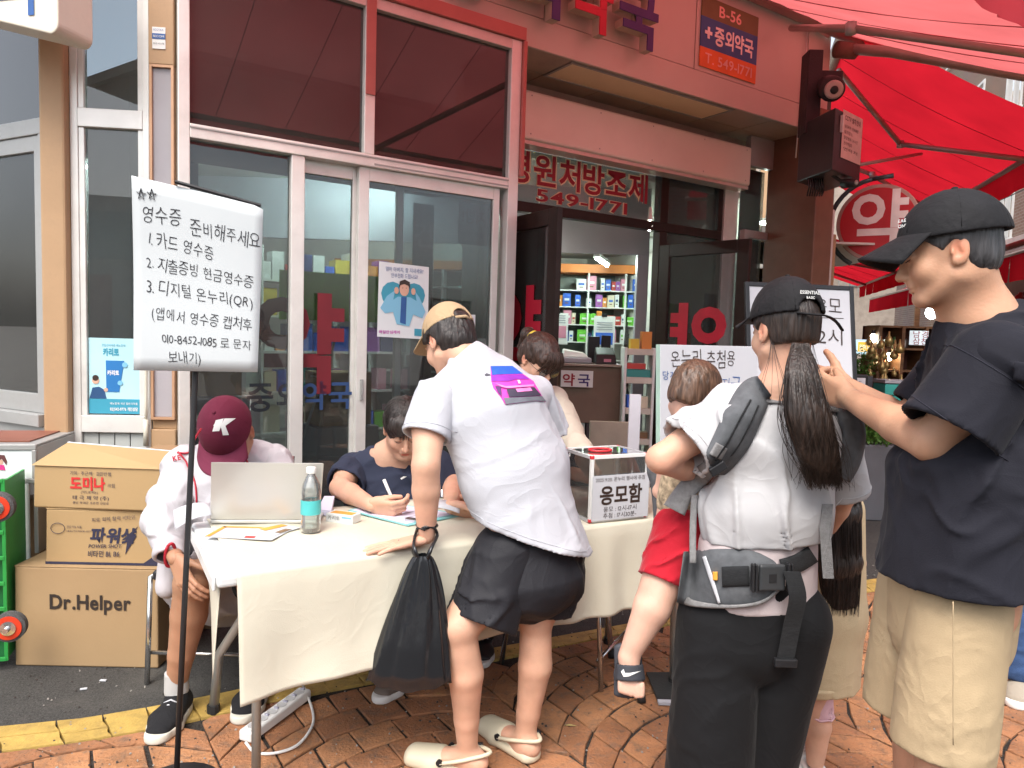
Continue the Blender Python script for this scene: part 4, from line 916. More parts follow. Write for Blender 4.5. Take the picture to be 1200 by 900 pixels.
# meter box, camera and siren on the column
mb_ = thing('cctv_control_box', 'dark grey control box with a white notice, fixed high on the column', 'box', tuple(FA.p(4.95, -.3, 3)))
fq = Frame(FA.p(5.02, -.02, 0), ux=tuple(FA.x * .3 + Vector((.75, .2, 0))), uy=(-.2, .75, 0))
fq = Frame(at(934, 200, 5.6), ux=(.60, -.80, 0), uy=(.80, .60, 0)); fq.o.z = 0
zb0, zb1 = at(934, 207, 5.55).z, at(934, 137, 5.55).z
c_l, c_m, c_r = at(934, 207, 5.75), at(974, 210, 5.30), at(1008, 200, 5.62)
def flat(p): return Vector((p.x, p.y, 0))
e1 = flat(c_m) - flat(c_l); e2 = flat(c_r) - flat(c_m); A0 = flat(c_l)
pts = [A0, A0 + e1, A0 + e1 + e2, A0 + e2]
mbx = MB(); mbx.hexa([p + Vector((0, 0, zb0)) for p in pts] + [p + Vector((0, 0, zb1)) for p in pts]); mbx.build('case', mat('dark_grey_metal', (.045, .045, .05), rough=.35, metal=.3, var=.1), mb_, bevel=.008)
fn = Frame(A0 + e1, ux=e2, uy=(-e2.y, e2.x, 0)); Ln = e2.length; ko = -.004
MB(fn).box(Ln * .25, Ln * .96, ko - .001, ko, zb0 + .11, zb0 + .45).build('notice', mat('notice_pinkwhite', (.62, .52, .50), bump=0), mb_)
lettering('CCTV 설치 안내', .045, fn.p(Ln * .6, ko - .002, zb0 + .385), fn.x, (0, 0, 1), M_hairp, mb_, width=Ln * .55, align='CENTER', bold=.02)
for q, tx in enumerate(('설치목적: 범죄예방', '설치장소', '촬영범위: 24시간', '관리책임자', '연락처')): lettering(tx, .028, fn.p(Ln * .32, ko - .002, zb0 + .33 - q * .04), fn.x, (0, 0, 1), M_hairp, mb_, width=Ln * (.5 if q % 2 == 0 else .3))
MB(fn).box(Ln * .17, Ln * .21, ko - .02, ko, zb0 + .28, zb0 + .40).build('latch', M_alu, mb_)
wr = MB()
for q in range(7):
    x = q * .018; o = A0 + e1 * (.35) + Vector((x, 0, zb0)); wr.tube([o, o + Vector((.005, -.01, -.06)), o + Vector((.0, 0, -.13)), o + Vector((.02, .02, -.04 - .01 * q)), o + Vector((.03, .06, 0))], .006, 5)
wr.build('cable_loops', M_blk, mb_, smooth=True)
lm = thing('cctv_camera', 'black security camera with a round pale lens above the grey control box', 'camera', tuple(at(965, 100, 5.5)))
c0 = at(977, 105, 5.5); dl = (Vector((0, 0, CAM_H)) - c0).normalized() + Vector((.25, 0, -.1)); dl.normalize()
MB().lathe(c0 - dl * .20, [(.05, 0), (.085, .03), (.092, .14), (.088, .18), (.07, .19)], 24, axis=dl).build('housing', mat('rough_black', (.03, .022, .025), rough=.6, bump=.4), lm, smooth=True)
MB().lathe(c0 + dl * .0, [(.066, -.02), (.066, .012), (.05, .02)], 24, axis=dl).build('lens_ring', mat('pale_ring', (.50, .44, .40), rough=.4), lm, smooth=True)
MB().lathe(c0 + dl * .02, [(.030, 0), (.026, .006), (.01, .009)], 18, axis=dl).build('lens', M_blk, lm, smooth=True)
bk = MB(); p0 = at(952, 108, 5.7); bk.box(p0.x - .06, p0.x + .05, p0.y - .05, p0.y + .1, p0.z - .32, p0.z + .30); bk.box(p0.x - .03, p0.x + .22, p0.y - .02, p0.y + .06, p0.z + .08, p0.z + .16); bk.build('mounting_post', mat('rough_black'), lm, bevel=.006)
lc = thing('small_camera', 'small black camera and wiring under the grey control box', 'camera', tuple(at(1000, 213, 5.5)))
pc = at(1003, 214, 5.45); MB().lathe(pc, [(.035, -.12), (.035, .0), (.02, .004)], 14, axis=(.35, -.9, -.1)).build('body', M_blk, lc, smooth=True); MB().lathe(pc + Vector((.35, -.9, -.1)).normalized() * .005, [(.02, 0), (.012, .004)], 12, axis=(.35, -.9, -.1)).build('lens', M_alud, lc, smooth=True)
bx = MB(); bx.tube([at(975, 205, 5.5), at(985, 212, 5.5), pc], .012, 6); bx.build('arm', M_blk, lc)
# round pharmacy sign
rs = thing('round_pharmacy_sign', 'round red sign with white pharmacy letters hanging from a curved bracket', 'sign', tuple(at(1028, 262, 7.0)))
ctr = at(1029, 262, 7.0); ax_ = (Vector((0, 0, CAM_H)) - ctr); ax_.z = 0; ax_.normalize(); ax_ = (ax_ + Vector((-.10, 0, 0))).normalized(); rx_ = Vector((-ax_.y, ax_.x, 0)); R_ = 43 * 7.0 / FPX
if rx_.x < 0: rx_ = -rx_
MB().lathe(ctr, [(R_, -.06), (R_ * 1.02, -.05), (R_ * 1.02, .05), (R_, .06), (R_ * .92, .06)], 48, axis=ax_).build('rim', mat('sign_rim', (.45, .32, .28), rough=.4, metal=.2), rs, smooth=False)
MB().lathe(ctr + ax_ * .061, [(R_ * .92, 0), (R_ * .92, .004)], 48, axis=ax_).build('face', mat('sign_red', (.50, .035, .045), rough=.35, var=.08), rs)
lettering('약', R_ * 1.75, ctr + ax_ * .068 - rx_ * (R_ * .64) - Vector((0, 0, R_ * .62)), rx_, (0, 0, 1), M_wl, rs, width=R_ * 1.35, bold=.02)
q = MB(); pts = []
for i in range(15): an = math.radians(100 + i * 10); pts.append(ctr + rx_ * (R_ * 1.22 * math.cos(an)) + Vector((0, 0, R_ * 1.22 * math.sin(an))) - ax_ * .02)
q.tube(pts, .022, 8); q.tube([pts[0], pts[0] + rx_ * .18 + Vector((0, 0, .02))], .022, 8); q.build('curved_bracket', mat('teal_iron', (.07, .11, .12), rough=.4, metal=.4), rs, smooth=True)
# ---------------------------------------------------------------- brick block on the far side of the side street
FB = Frame((8.4, 7.0, 0), ux=tuple(FST.x), uy=tuple(-FST.y))     # k positive away from the street
bb = thing('brick_apartment_block', 'tall brown brick block with white framed windows beyond the awnings', 'building', tuple(FB.p(10, 0, 0)))
def brick_wall_mat():
    m, nt, p = _nt('brick_wall'); N = nt.nodes.new; Lk = nt.links.new
    tc = N("ShaderNodeTexCoord"); sp = N("ShaderNodeSeparateXYZ"); Lk(tc.outputs['Object'], sp.inputs[0]); cb_ = N("ShaderNodeCombineXYZ")
    Lk(sp.outputs['X'], cb_.inputs['X']); Lk(sp.outputs['Z'], cb_.inputs['Y'])
    b = N("ShaderNodeTexBrick"); b.inputs['Scale'].default_value = 1; b.inputs['Brick Width'].default_value = .21; b.inputs['Row Height'].default_value = .07; b.inputs['Mortar Size'].default_value = .008
    b.inputs['Color1'].default_value = (.30, .19, .14, 1); b.inputs['Color2'].default_value = (.24, .145, .105, 1); b.inputs['Mortar'].default_value = (.34, .29, .25, 1); Lk(cb_.outputs[0], b.inputs['Vector'])
    n = N("ShaderNodeTexNoise"); n.inputs['Scale'].default_value = .7; n.inputs['Detail'].default_value = 8; Lk(tc.outputs['Object'], n.inputs['Vector'])
    mx = N("ShaderNodeMix"); mx.data_type = 'RGBA'; mx.blend_type = 'MULTIPLY'; mx.inputs[0].default_value = .35; Lk(b.outputs[0], mx.inputs[6]); Lk(n.outputs['Color'], mx.inputs[7]); Lk(mx.outputs[2], p.inputs['Base Color'])
    p.inputs['Roughness'].default_value = .85; bp = N("ShaderNodeBump"); bp.inputs['Strength'].default_value = .4; bp.inputs['Distance'].default_value = .01; Lk(b.outputs['Fac'], bp.inputs['Height']); bp.invert = True; Lk(bp.outputs[0], p.inputs['Normal'])
    return m
M_brick = brick_wall_mat()
# wall pieces round the window openings, built in the block's own frame (x along the wall)
wins = []
for fl in range(4):
    z = 3.9 + fl * 2.9
    for c in range(9): wins.append((-.5 + c * 2.6, z, 1.25 if c % 2 else 1.0, 1.45))
cells = MB()
S0, S1, Z1 = -3., 26., 15.
for fl in range(4):
    z = 3.9 + fl * 2.9; prev = S0
    zlo = 0 if fl == 0 else 3.9 + (fl - 1) * 2.9 + 1.45
    cells.box(S0, S1, 0, .3, zlo, z)
    for (s, zz, w_, h_) in [q for q in wins if q[1] == z]:
        cells.box(prev, s, 0, .3, z, z + h_); prev = s + w_
    cells.box(prev, S1, 0, .3, z, z + h_)
cells.box(S0, S1, 0, .3, 3.9 + 3 * 2.9 + 1.45, Z1)
cells.v = [Vector((v.x, -v.y, v.z)) for v in cells.v]
me = cells.mesh('wall'); me.materials.append(M_brick); wl = bpy.data.objects.new('wall', me); COL.objects.link(wl)
wl.parent = bb; wl.matrix_parent_inverse = Matrix.Translation(-Vector(bb.location))
wl.matrix_basis = Matrix.Translation(FB.o) @ Matrix.Rotation(math.atan2(FB.x.y, FB.x.x), 4, 'Z')
G_sky = glass('pale_window', tint=(.35, .42, .42), refl=2.2)
for s, z, w_, h_ in wins:
    f = MB(FB); f.box(s, s + .07, -.03, .1, z, z + h_); f.box(s + w_ - .07, s + w_, -.03, .1, z, z + h_); f.box(s + .07, s + w_ - .07, -.03, .1, z + h_ - .07, z + h_); f.box(s - .05, s + w_ + .05, -.08, .1, z - .06, z); f.box(s + w_ / 2 - .03, s + w_ / 2 + .03, -.02, .08, z, z + h_ - .071)
    wf = f.build('window', M_wht, bb); MB(FB).box(s + .071, s + w_ - .071, .03, .04, z, z + h_ - .071).build('pane', G_sky, wf); MB(FB).box(s + .071, s + w_ * .45, .1, .12, z, z + h_ - .071).build('curtain', mat('mint_curtain', (.35, .45, .42), rough=.7), wf)
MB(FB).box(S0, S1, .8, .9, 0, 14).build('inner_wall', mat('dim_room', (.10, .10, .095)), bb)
for z in (5.1, 4.6):
    q = MB(); q.tube([FB.p(-2, -.5, z + .1), FB.p(5, -.45, z - .05), FB.p(14, -.5, z + .1)], .012, 5); tag(q.build('overhead_cable', M_blk), 'black cable strung along the brick block, %s of the pair' % ('upper' if z > 5 else 'lower'), 'cable')
# far cross building closing the street
fb = thing('far_pale_building', 'pale building with balcony rails closing the side street', 'building', (7, 24, 0))
MB().box(-2, 12, 23, 24, 0, 9).build('wall', mat('pale_far_wall', (.42, .36, .31), rough=.8, dirt=.3), fb)
for x in [0 + i * 1.5 for i in range(8)]:
    for z in (3.2, 5.8): MB().box(x, x + .85, 22.96, 22.999, z, z + 1.3).build('window', mat('far_window', (.25, .33, .33), rough=.2), fb)
rl = MB()
for i in range(60): rl.box(-1 + i * .2, -.97 + i * .2, 22.6, 22.63, 3.0, 3.9)
rl.box(-1, 11, 22.6, 22.63, 3.9, 3.95); stuff(rl.build('balcony_rail', M_alud, fb))
# market stalls across the side street
FM = Frame((6.6, 7.5, 0), ux=tuple(FST.x), uy=tuple(-FST.y))     # k>0 away from the street
awning(Frame(FM.o, ux=tuple(FST.x), uy=tuple(-FST.y)), -1.2, 2.6, 3.05, 2.50, 1.4, 'near red stall awning at the right edge of the street', k0=.3, seams=4, val=.30, cl=C_red2, sag=.02)
awning(Frame(FM.o, ux=tuple(FST.x), uy=tuple(-FST.y)), 2.8, 9.0, 3.0, 2.42, 1.4, 'long red stall awning further down the street', k0=.3, seams=7, val=.28, cl=C_red2, sag=.02)
eg = thing('stall_eaves', 'pale eaves board above the red stall awnings', 'eaves', tuple(FM.p(4, .4, 3.2)))
MB(FM).box(-1.5, 10, .2, 1.3, 3.14, 3.22).build('board', mat('pale_eaves', (.55, .52, .46), rough=.6, dirt=.2), eg)
stl = thing('market_stall', 'dim brown market stall with wooden shelves under the red awnings', 'market stall', tuple(FM.p(4, 1, 0)))
M_wood = mat('old_wood', (.17, .085, .04), rough=.6, var=.3, vs=3, stretch=(1, 1, 6), bump=.2)
MB(FM).box(-1.5, 10, 1.5, 1.6, 0, 3.1).build('back_wall', mat('dark_red_wall', (.10, .035, .025), rough=.7), stl)
for s in (-1.4, 1.0, 3.0, 5.2, 7.4, 9.8): MB(FM).box(s, s + .1, .0, .1, 0, 2.9).build('post', M_wood, stl)
for s0, s1 in ((-1.2, .95), (1.15, 2.95), (3.15, 5.1), (5.35, 7.3), (7.55, 9.6)): MB(FM).box(s0, s1, .0, 1.2, .70, .76).build('table_top', M_wood, stl, bevel=.005); MB(FM).box(s0, s1, .04, .07, .1, .699).build('table_front', mat('stall_front', (.25, .2, .16), rough=.7), stl)
for z in (1.2, 1.7, 2.2): MB(FM).box(-1.4, 10, 1.1, 1.5, z, z + .03).build('shelf', M_wood, stl)
rm = random.Random(4)
gcol = [(.45, .28, .08), (.30, .13, .06), (.5, .42, .3), (.08, .06, .05), (.55, .15, .05), (.12, .25, .1), (.45, .45, .42), (.30, .05, .05)]
gn = ['honey brown', 'dark brown', 'cream', 'black', 'orange red', 'green', 'pale grey', 'dark red']
for i in range(70):
    s = rm.uniform(-.8, 9.3); zi = rm.choice([.76, .76, 1.23, 1.73, 2.23]); k = rm.uniform(.1, .9) if zi < 1 else rm.uniform(1.12, 1.35); r_ = rm.uniform(.06, .13); h_ = rm.uniform(.12, .3); ci = rm.randrange(8)
    p = FM.p(s, k, zi + .001); o = MB().lathe((0, 0, 0), [(r_ * .7, 0), (r_, h_ * .3), (r_ * .95, h_ * .7), (r_ * .4, h_ * .9), (r_ * .45, h_)], 12).build('stall_jar', mat('ware_%d' % ci, gcol[ci], rough=.3, var=.15), smooth=True)
    o.location = p; tag(o, '%s stall jar %s' % (gn[ci], 'on the table' if zi < 1 else {1.23: 'on the low shelf', 1.73: 'on the middle shelf', 2.23: 'on the high shelf'}[zi]), 'jar', 'wares on the market stall')
rm2 = random.Random(9)
for i in range(26):      # brass gourds and bags hanging under the roof
    r_ = rm2.uniform(.035, .065); p = at(rm2.uniform(1018, 1056), rm2.uniform(397, 448), rm2.uniform(8.6, 9.1))
    o = MB().lathe((0, 0, 0), [(.01, r_ * 2.2), (.015, r_ * 1.2), (r_ * .6, r_ * .8), (r_, 0), (r_ * .8, -r_ * .7), (.01, -r_)], 12).build('hanging_gourd', mat('brass_ware', (.42, .30, .12), rough=.3, metal=.6, var=.3), smooth=True); o.location = p
    tag(o, 'brass coloured gourd hanging under the stall roof', 'ornament', 'gourds hanging in the stall')
M_warm = mat('lit_warm_bulb', (1, .88, .62), emit=16, bump=0, var=0); M_cold = mat('lit_cold_lamp', (.85, 1, .95), emit=8, bump=0, var=0)
for px, py, mt, r_, lb_ in ((1028.5, 419, M_warm, .045, 'left of the two warm bulbs glowing in the stall'), (1041.5, 419, M_warm, .045, 'right of the two warm bulbs glowing in the stall'), (1023, 397, M_cold, .05, 'pale lamp above the yellow sign in the stall'), (1092, 367, M_cold, .07, 'bright white lamp under the near stall awning')):
    p = at(px, py, 9.3 if px < 1060 else 8.2); t = thing('stall_lamp', lb_, 'lamp', tuple(p))
    MB().lathe(p, [(.01, r_ * 1.4), (r_ * .8, r_ * .7), (r_, 0), (r_ * .7, -r_ * .7), (.01, -r_)], 14).build('bulb', mt, t, smooth=True); MB().lathe(p, [(.02, r_ * 2.2), (.03, r_ * 1.3)], 8).build('socket', M_blk, t)
def board(px0, py0, px1, py1, Y, name, label, m, rim=None, th=.03):
    a_, b_ = at(px0, py1, Y), at(px1, py0, Y); t = thing(name, label, 'sign', tuple(a_))
    if rim: MB().box(a_.x - .03, b_.x + .03, Y + .001, Y + th, a_.z - .03, b_.z + .03).build('rim', rim, t, bevel=.02)
    MB().box(a_.x, b_.x, Y - .006, Y + .0, a_.z, b_.z).build('board', m, t, bevel=.0); return t, a_, b_
t, a_, b_ = board(1005, 401, 1020, 412, 8.9, 'yellow_stall_sign', 'small yellow lit sign with a pale blue rim beside the hanging gourds', mat('yellow_board', (.75, .42, .05), emit=.5, bump=0), mat('pale_blue_rim', (.45, .65, .75), emit=.5, bump=0))
lettering('왕만두', .09, (a_.x + .01, 8.885, a_.z + .015), (1, 0, 0), (0, 0, 1), mat('pale_blue_rim'), t, width=.13)
t, a_, b_ = board(1065, 388, 1088, 404, 8.3, 'white_stall_sign', 'white stall sign with red hand-painted letters right of the gourds', mat('white_board', (.62, .70, .74), emit=.25, bump=0))
lettering('남경', .085, (a_.x + .035, 8.285, a_.z + .09), (1, 0, 0), (0, 0, 1), M_redf, t, width=.17); lettering('삼천', .085, (a_.x + .035, 8.285, a_.z + .01), (1, 0, 0), (0, 0, 1), M_redf, t, width=.17)
t, a_, b_ = board(987, 443, 1014, 464, 6.0, 'handwritten_street_notice', 'small white handwritten notice standing beyond the black framed board', mat('street_paper', (.72, .74, .76), bump=0), M_blk)
lettering('고기만두', .05, (a_.x + .02, 5.985, a_.z + .09), (1, 0, 0), (0, 0, 1), M_hairp, t, width=.13, bold=-.008); lettering('찐빵', .05, (a_.x + .08, 5.985, a_.z + .025), (1, 0, 0), (0, 0, 1), M_hairp, t, width=.09, bold=-.008)
MB().box(a_.x + .08, a_.x + .12, 6.03, 6.06, 0, a_.z).build('post', M_blk, t)
# plants, teal box
def planter(p, w_, h_, label, seed):
    t = thing('potted_plant', label, 'plant', tuple(p)); rp_ = random.Random(seed)
    MB().hexa([(p.x - w_ * .4, p.y - .12, 0), (p.x + w_ * .4, p.y - .12, 0), (p.x + w_ * .4, p.y + .12, 0), (p.x - w_ * .4, p.y + .12, 0), (p.x - w_ * .5, p.y - .15, p.z), (p.x + w_ * .5, p.y - .15, p.z), (p.x + w_ * .5, p.y + .15, p.z), (p.x - w_ * .5, p.y + .15, p.z)]).build('pot', mat('grey_planter', (.10, .10, .11), rough=.6), t, bevel=.01)
    m = MB()
    for i in range(900):
        c = Vector((p.x + rp_.gauss(0, w_ * .24), p.y + rp_.gauss(0, .09), p.z + abs(rp_.gauss(.0, h_ * .5)))); L = rp_.uniform(.02, .045); d = Vector((rp_.gauss(0, 1), rp_.gauss(0, 1), rp_.gauss(.5, .6))).normalized(); n = d.cross(Vector((rp_.random(), rp_.random(), .3))).normalized() * L * .3
        m.poly([c, c + d * L * .5 + n, c + d * L, c + d * L * .5 - n])
    stuff(m.build('foliage', mat('leaf_green', (.07, .16, .025), rough=.5, var=.5, vs=20, bump=0), t))
pl_ = at(1020, 525, 5.9); planter(Vector((pl_.x, 5.9, .62)), .4, .14, 'low green plant in a dark planter between the woman and the black tee man', 1)
pl_ = at(1000, 428, 8.6); planter(Vector((pl_.x, 8.6, 1.05)), .35, .24, 'bright green bushy plant beneath the yellow stall sign', 2)
tb = thing('teal_crate', 'teal storage case on the stall table beside the black tee man', 'case', tuple(at(1045, 455, 7.5)))
p0 = at(1036, 474, 7.4); MB().box(p0.x, p0.x + .35, 7.4, 7.65, p0.z + .10, p0.z + .21).build('upper_drawer', mat('teal_plastic', (.05, .42, .36), rough=.35), tb, bevel=.006); MB().box(p0.x, p0.x + .35, 7.4, 7.65, p0.z, p0.z + .09).build('lower_drawer', mat('teal_plastic'), tb, bevel=.006); MB().box(p0.x - .01, p0.x + .36, 7.39, 7.66, p0.z + .22, p0.z + .25).build('lid', M_greyw, tb)
MB().box(p0.x - .1, p0.x + .6, 7.3, 7.9, 0, p0.z - .002).build('stand', M_wood, tb)
rp = MB(); q0 = at(1033, 478, 7.1); rp.hexa([(q0.x - .05, 7.1, q0.z - .04), (q0.x + .2, 7.1, q0.z - .04), (q0.x + .2, 7.25, q0.z - .04), (q0.x - .05, 7.25, q0.z - .04), (q0.x, 7.12, q0.z + .05), (q0.x + .15, 7.12, q0.z + .07), (q0.x + .15, 7.2, q0.z + .06), (q0.x, 7.2, q0.z + .05)])
tag(rp.build('red_package', mat('bright_red_pack', (.65, .05, .02), rough=.35), bevel=.01), 'small red packet lying below the teal case', 'packet')
# buildings opposite, behind the photographer, mirrored in the shop glass
ob = thing('opposite_buildings', 'row of pale shop buildings across the plaza, seen only as reflections', 'building', (0, -14, 0))
MB().box(-22, 0, -16, -13, 0, 4.6).build('block', mat('opposite_wall', (.5, .48, .45), rough=.8, dirt=.4), ob); MB().box(.3, 16, -17, -14, 0, 5.2).build('block', mat('opposite_wall2', (.42, .38, .35), rough=.8, dirt=.4), ob)
for i in range(14): MB().box(-21 + i * 2.6, -19.4 + i * 2.6, -12.99 if i < 8 else -13.98, -12.9 if i < 8 else -13.9, 3.0, 4.2).build('window', mat('far_window'), ob)
for i in range(7): MB().box(-21 + i * 2.9, -18.6 + i * 2.9, -12.98, -12.9, .2, 2.6).build('shop_front', mat('opposite_shop%d' % (i % 3), [(.08, .1, .14), (.3, .08, .06), (.1, .2, .3)][i % 3], rough=.4), ob)

cbt = thing('stall_cabinet', 'brown wooden stall cabinet with shelves behind the hanging gourds', 'cabinet', tuple(at(1040, 470, 9.6)))
a_, b_ = at(1008, 500, 9.6), at(1120, 385, 9.6)
MB().box(a_.x, b_.x, 9.6, 9.7, 0, b_.z).build('back', mat('dark_red_wall'), cbt)
for z in [b_.z - .02 - i * .28 for i in range(5)]: MB().box(a_.x, b_.x, 9.25, 9.599, z, z + .025).build('shelf', M_wood, cbt)
for i in range(5): x = a_.x + (b_.x - a_.x) * i / 4; MB().box(x - .02, x + .02, 9.22, 9.599, 0, b_.z).build('upright', M_wood, cbt)
for i in range(22):
    z = b_.z - .30 - (i % 4) * .28; x = rm.uniform(a_.x + .05, b_.x - .05); r_ = rm.uniform(.03, .06); h_ = rm.uniform(.08, .16); ci = rm.randrange(8)
    o = MB().lathe((0, 0, 0), [(r_ * .8, 0), (r_, h_ * .3), (r_ * .9, h_ * .8), (r_ * .5, h_)], 10).build('cabinet_jar', mat('ware_%d' % ci), smooth=True); o.location = (x, 9.4, z + .026); tag(o, '%s jar on the %s shelf of the stall cabinet' % (gn[ci], ['top', 'second', 'third', 'lowest'][i % 4]), 'jar', 'jars in the stall cabinet')
# ---------------------------------------------------------------- the table and what is on it
FT = Frame((-.755, 1.972, 0), 60); TL, TD, TH = 1.85, .62, .745
M_cloth = mat('cream_tablecloth', (.60, .56, .45), rough=.85, var=.05, vs=3, bump=.12, bs=420, sheen=.03, crease=.06, dirt=.12, ds=4, dcol=(.45, .40, .30))
M_plast = mat('white_table_plastic', (.72, .73, .72), rough=.4, var=.03, bump=.03)
M_tube = mat('grey_steel_tube', (.38, .40, .38), rough=.35, metal=.5, var=.05)
M_chr = mat('chrome_tube', (.60, .60, .60), rough=.15, metal=.9, var=.03, bump=0)
M_rub = mat('black_rubber', (.02, .02, .02), rough=.7)
M_pap = mat('white_paper', (.54, .55, .58), rough=.7, var=.02, bump=.04)
tbl = thing('folding_table', 'white plastic folding table with grey tube legs under the cream cloth', 'table', tuple(FT.p(TL / 2, TD / 2, 0)))
MB(FT).box(-.045, TL, .0, TD, TH - .045, TH - .006).build('tabletop', M_plast, tbl, bevel=.012, seg=3)
MB(FT).box(-.055, -.046, .02, TD - .02, TH - .055, TH - .015).build('edge_rim', M_plast, tbl, bevel=.004)
def leg(pts, r=.016): 
    o = MB().tube(pts, r, 10).build('leg', M_tube, tbl, smooth=True)
    MB().tube([Vector(pts[-1]) + Vector((0, 0, .03)), Vector(pts[-1]) + Vector((0, 0, .0))], r + .006, 10).build('rubber_foot', M_rub, o)
g1 = on_z(300, 925, 0); g2 = on_z(250, 835, 0)
leg([FT.p(.10, .07, TH - .05), Vector((g1.x, g1.y, .35)), Vector((g1.x, g1.y, 0))], .014)
leg([FT.p(.16, .50, TH - .05), FT.p(.12, .52, .42), Vector((g2.x + .02, g2.y, .22)), Vector((g2.x, g2.y, 0))], .017)
leg([FT.p(TL - .15, .08, TH - .05), FT.p(TL - .12, .08, 0)]); leg([FT.p(TL - .15, .52, TH - .05), FT.p(TL - .12, .52, 0)])
MB().tube([FT.p(.14, .51, .36), Vector((g1.x + .03, g1.y + .05, .40))], .011, 8).build('crossbar', M_tube, tbl, smooth=True)
# cloth: top sheet with front and side drop
cl = MB(); NU, NV = 120, 16
rcx = random.Random(2)
def cw(u): return .5 * math.sin(u * 9.3 + .5) + .35 * math.sin(u * 21 + 2) + .2 * math.sin(u * 47 + 1)
def cloth(u, v):
    s = .004 + u * (TL - .0)
    if v < .30:    # top, from back to front
        k = TD - .01 - (TD - .01) * (v / .30); z = TH + .002 * math.sin(s * 14 + k * 9) * (1 - abs(k / TD - .5)) + .0015
        return FT.p(s, k, z + .0015 * math.sin(s * 31 + 3 * k))
    t = (v - .30) / .70; drop = .345 - .025 * u + .02 * math.exp(-u * 14)
    out = .008 + .004 * min(1, t * 8) + t * (.022 + .030 * cw(u) + .010 * math.sin(u * 75) * (u > .55)) + .006 * math.sin(t * 5 + u * 12) * t
    return FT.p(s + (.01 * cw(u * .7 + .3) * t), -out, TH - .001 - drop * t - (.002 if t > 0 else 0))
cl.grid(NU, 46, cloth)
o = cl.build('tablecloth', M_cloth, smooth=True, solid=.002); tag(o, 'cream cotton cloth draped over the folding table, hanging down in front', 'tablecloth')
sub_ = MB(); sub_.grid(10, 10, lambda u, v: FT.p(-.03 - .02 * v + .05 * u * v, .05 + .42 * u, TH - .05 - .27 * v * (1 - .55 * u) + .0)); sub_.build('side_flap', M_cloth, o, smooth=True, solid=.002)
# crease lines of the cloth are in the mesh; a few sharper folds
def tp(px, py, h=0): return on_z(px, py, TH + .004 + h)
def ly(): return Frame((0, 0, 0), ux=(1, 0, 0), uy=(0, 1, 0))
def sheet(pts, name, label, m, cat='paper', z0=.001, th=.0012, curl=0):
    q = MB(); n = len(pts); q.v = [Vector((p.x, p.y, TH + .005 + z0)) for p in pts] + [Vector((p.x, p.y, TH + .005 + z0 + th)) for p in pts]
    q.f = [list(reversed(range(n))), [n + i for i in range(n)]] + [[i, (i + 1) % n, n + (i + 1) % n, n + i] for i in range(n)]
    o = q.build(name, m); tag(o, label, cat); return o
M_or = mat('orange_print', (.72, .34, .05), rough=.5, bump=0); M_lil = mat('lilac_paper', (.68, .66, .80), rough=.6, var=.02, bump=0)
a = sheet([tp(240, 630), tp(262, 618), tp(345, 620), tp(318, 634)], 'leaflet', 'white leaflet with orange border lying left on the table beside the laptop', M_pap); 
def sub_quad(pts, z, m, par, name='print'):
    q = MB(); n = len(pts); q.v = [Vector((p.x, p.y, TH + z)) for p in pts] + [Vector((p.x, p.y, TH + z + .0006)) for p in pts]
    q.f = [list(reversed(range(n))), [n + i for i in range(n)]] + [[i, (i + 1) % n, n + (i + 1) % n, n + i] for i in range(n)]; return q.build(name, m, par)
sub_quad([tp(240, 630), tp(262, 618), tp(266, 618.6), tp(246, 630)], .008, M_or, a, 'orange_edge'); sub_quad([tp(262, 618), tp(345, 620), tp(343, 621.3), tp(262, 619.4)], .008, M_or, a, 'orange_edge'); sub_quad([tp(288, 629.5), tp(300, 629.8), tp(298, 632), tp(286, 631.7)], .008, mat('carton_red', (.5, .06, .05), rough=.45, var=.03, bump=0), a, 'red_stamp')
b = sheet([tp(300, 622), tp(330, 615), tp(352, 620), tp(322, 629)], 'leaflet', 'small flyer with orange and brown pictures nearest the bottle', M_pap, z0=.003)
sub_quad([tp(304, 622), tp(330, 616.5), tp(337, 618), tp(311, 624)], .0105, M_or, b, 'picture'); sub_quad([tp(322, 626), tp(334, 622), tp(342, 622.5), tp(328, 627)], .0105, mat('carton_brown'), b, 'picture')
# laptop, seen from behind
lp = thing('laptop', 'open silver laptop with its blank lid turned to the viewer', 'laptop', tuple(tp(310, 615)))
M_lap = mat('silver_lid', (.62, .61, .57), rough=.35, metal=.3, var=.03, bump=0)
c0, c1 = tp(246, 614), tp(374, 614); ux = (c1 - c0).normalized(); uy = Vector((-ux.y, ux.x, 0)); Lw = (c1 - c0).length
fl = Frame(c0 + Vector((0, 0, 0)), ux=ux, uy=uy)
MB(fl).box(0, Lw, 0, .24, .001, .014).build('base', M_lap, lp, bevel=.004)
MB(fl).box(.02, Lw - .02, .02, .12, .0145, .016).build('keyboard', M_blk, lp)
fl2 = Frame(fl.p(0, .004, .014), ux=ux, uy=(uy * .92 + Vector((0, 0, -.38))), uz=(Vector((0, 0, .94)) - uy * .30 + ux * .10))
MB(fl2).box(.0, Lw, -.004, .004, .0, .222).build('lid', M_lap, lp, bevel=.006, seg=3); MB(fl2).box(.01, Lw - .01, .0042, .005, .01, .21).build('screen', M_blk, lp)
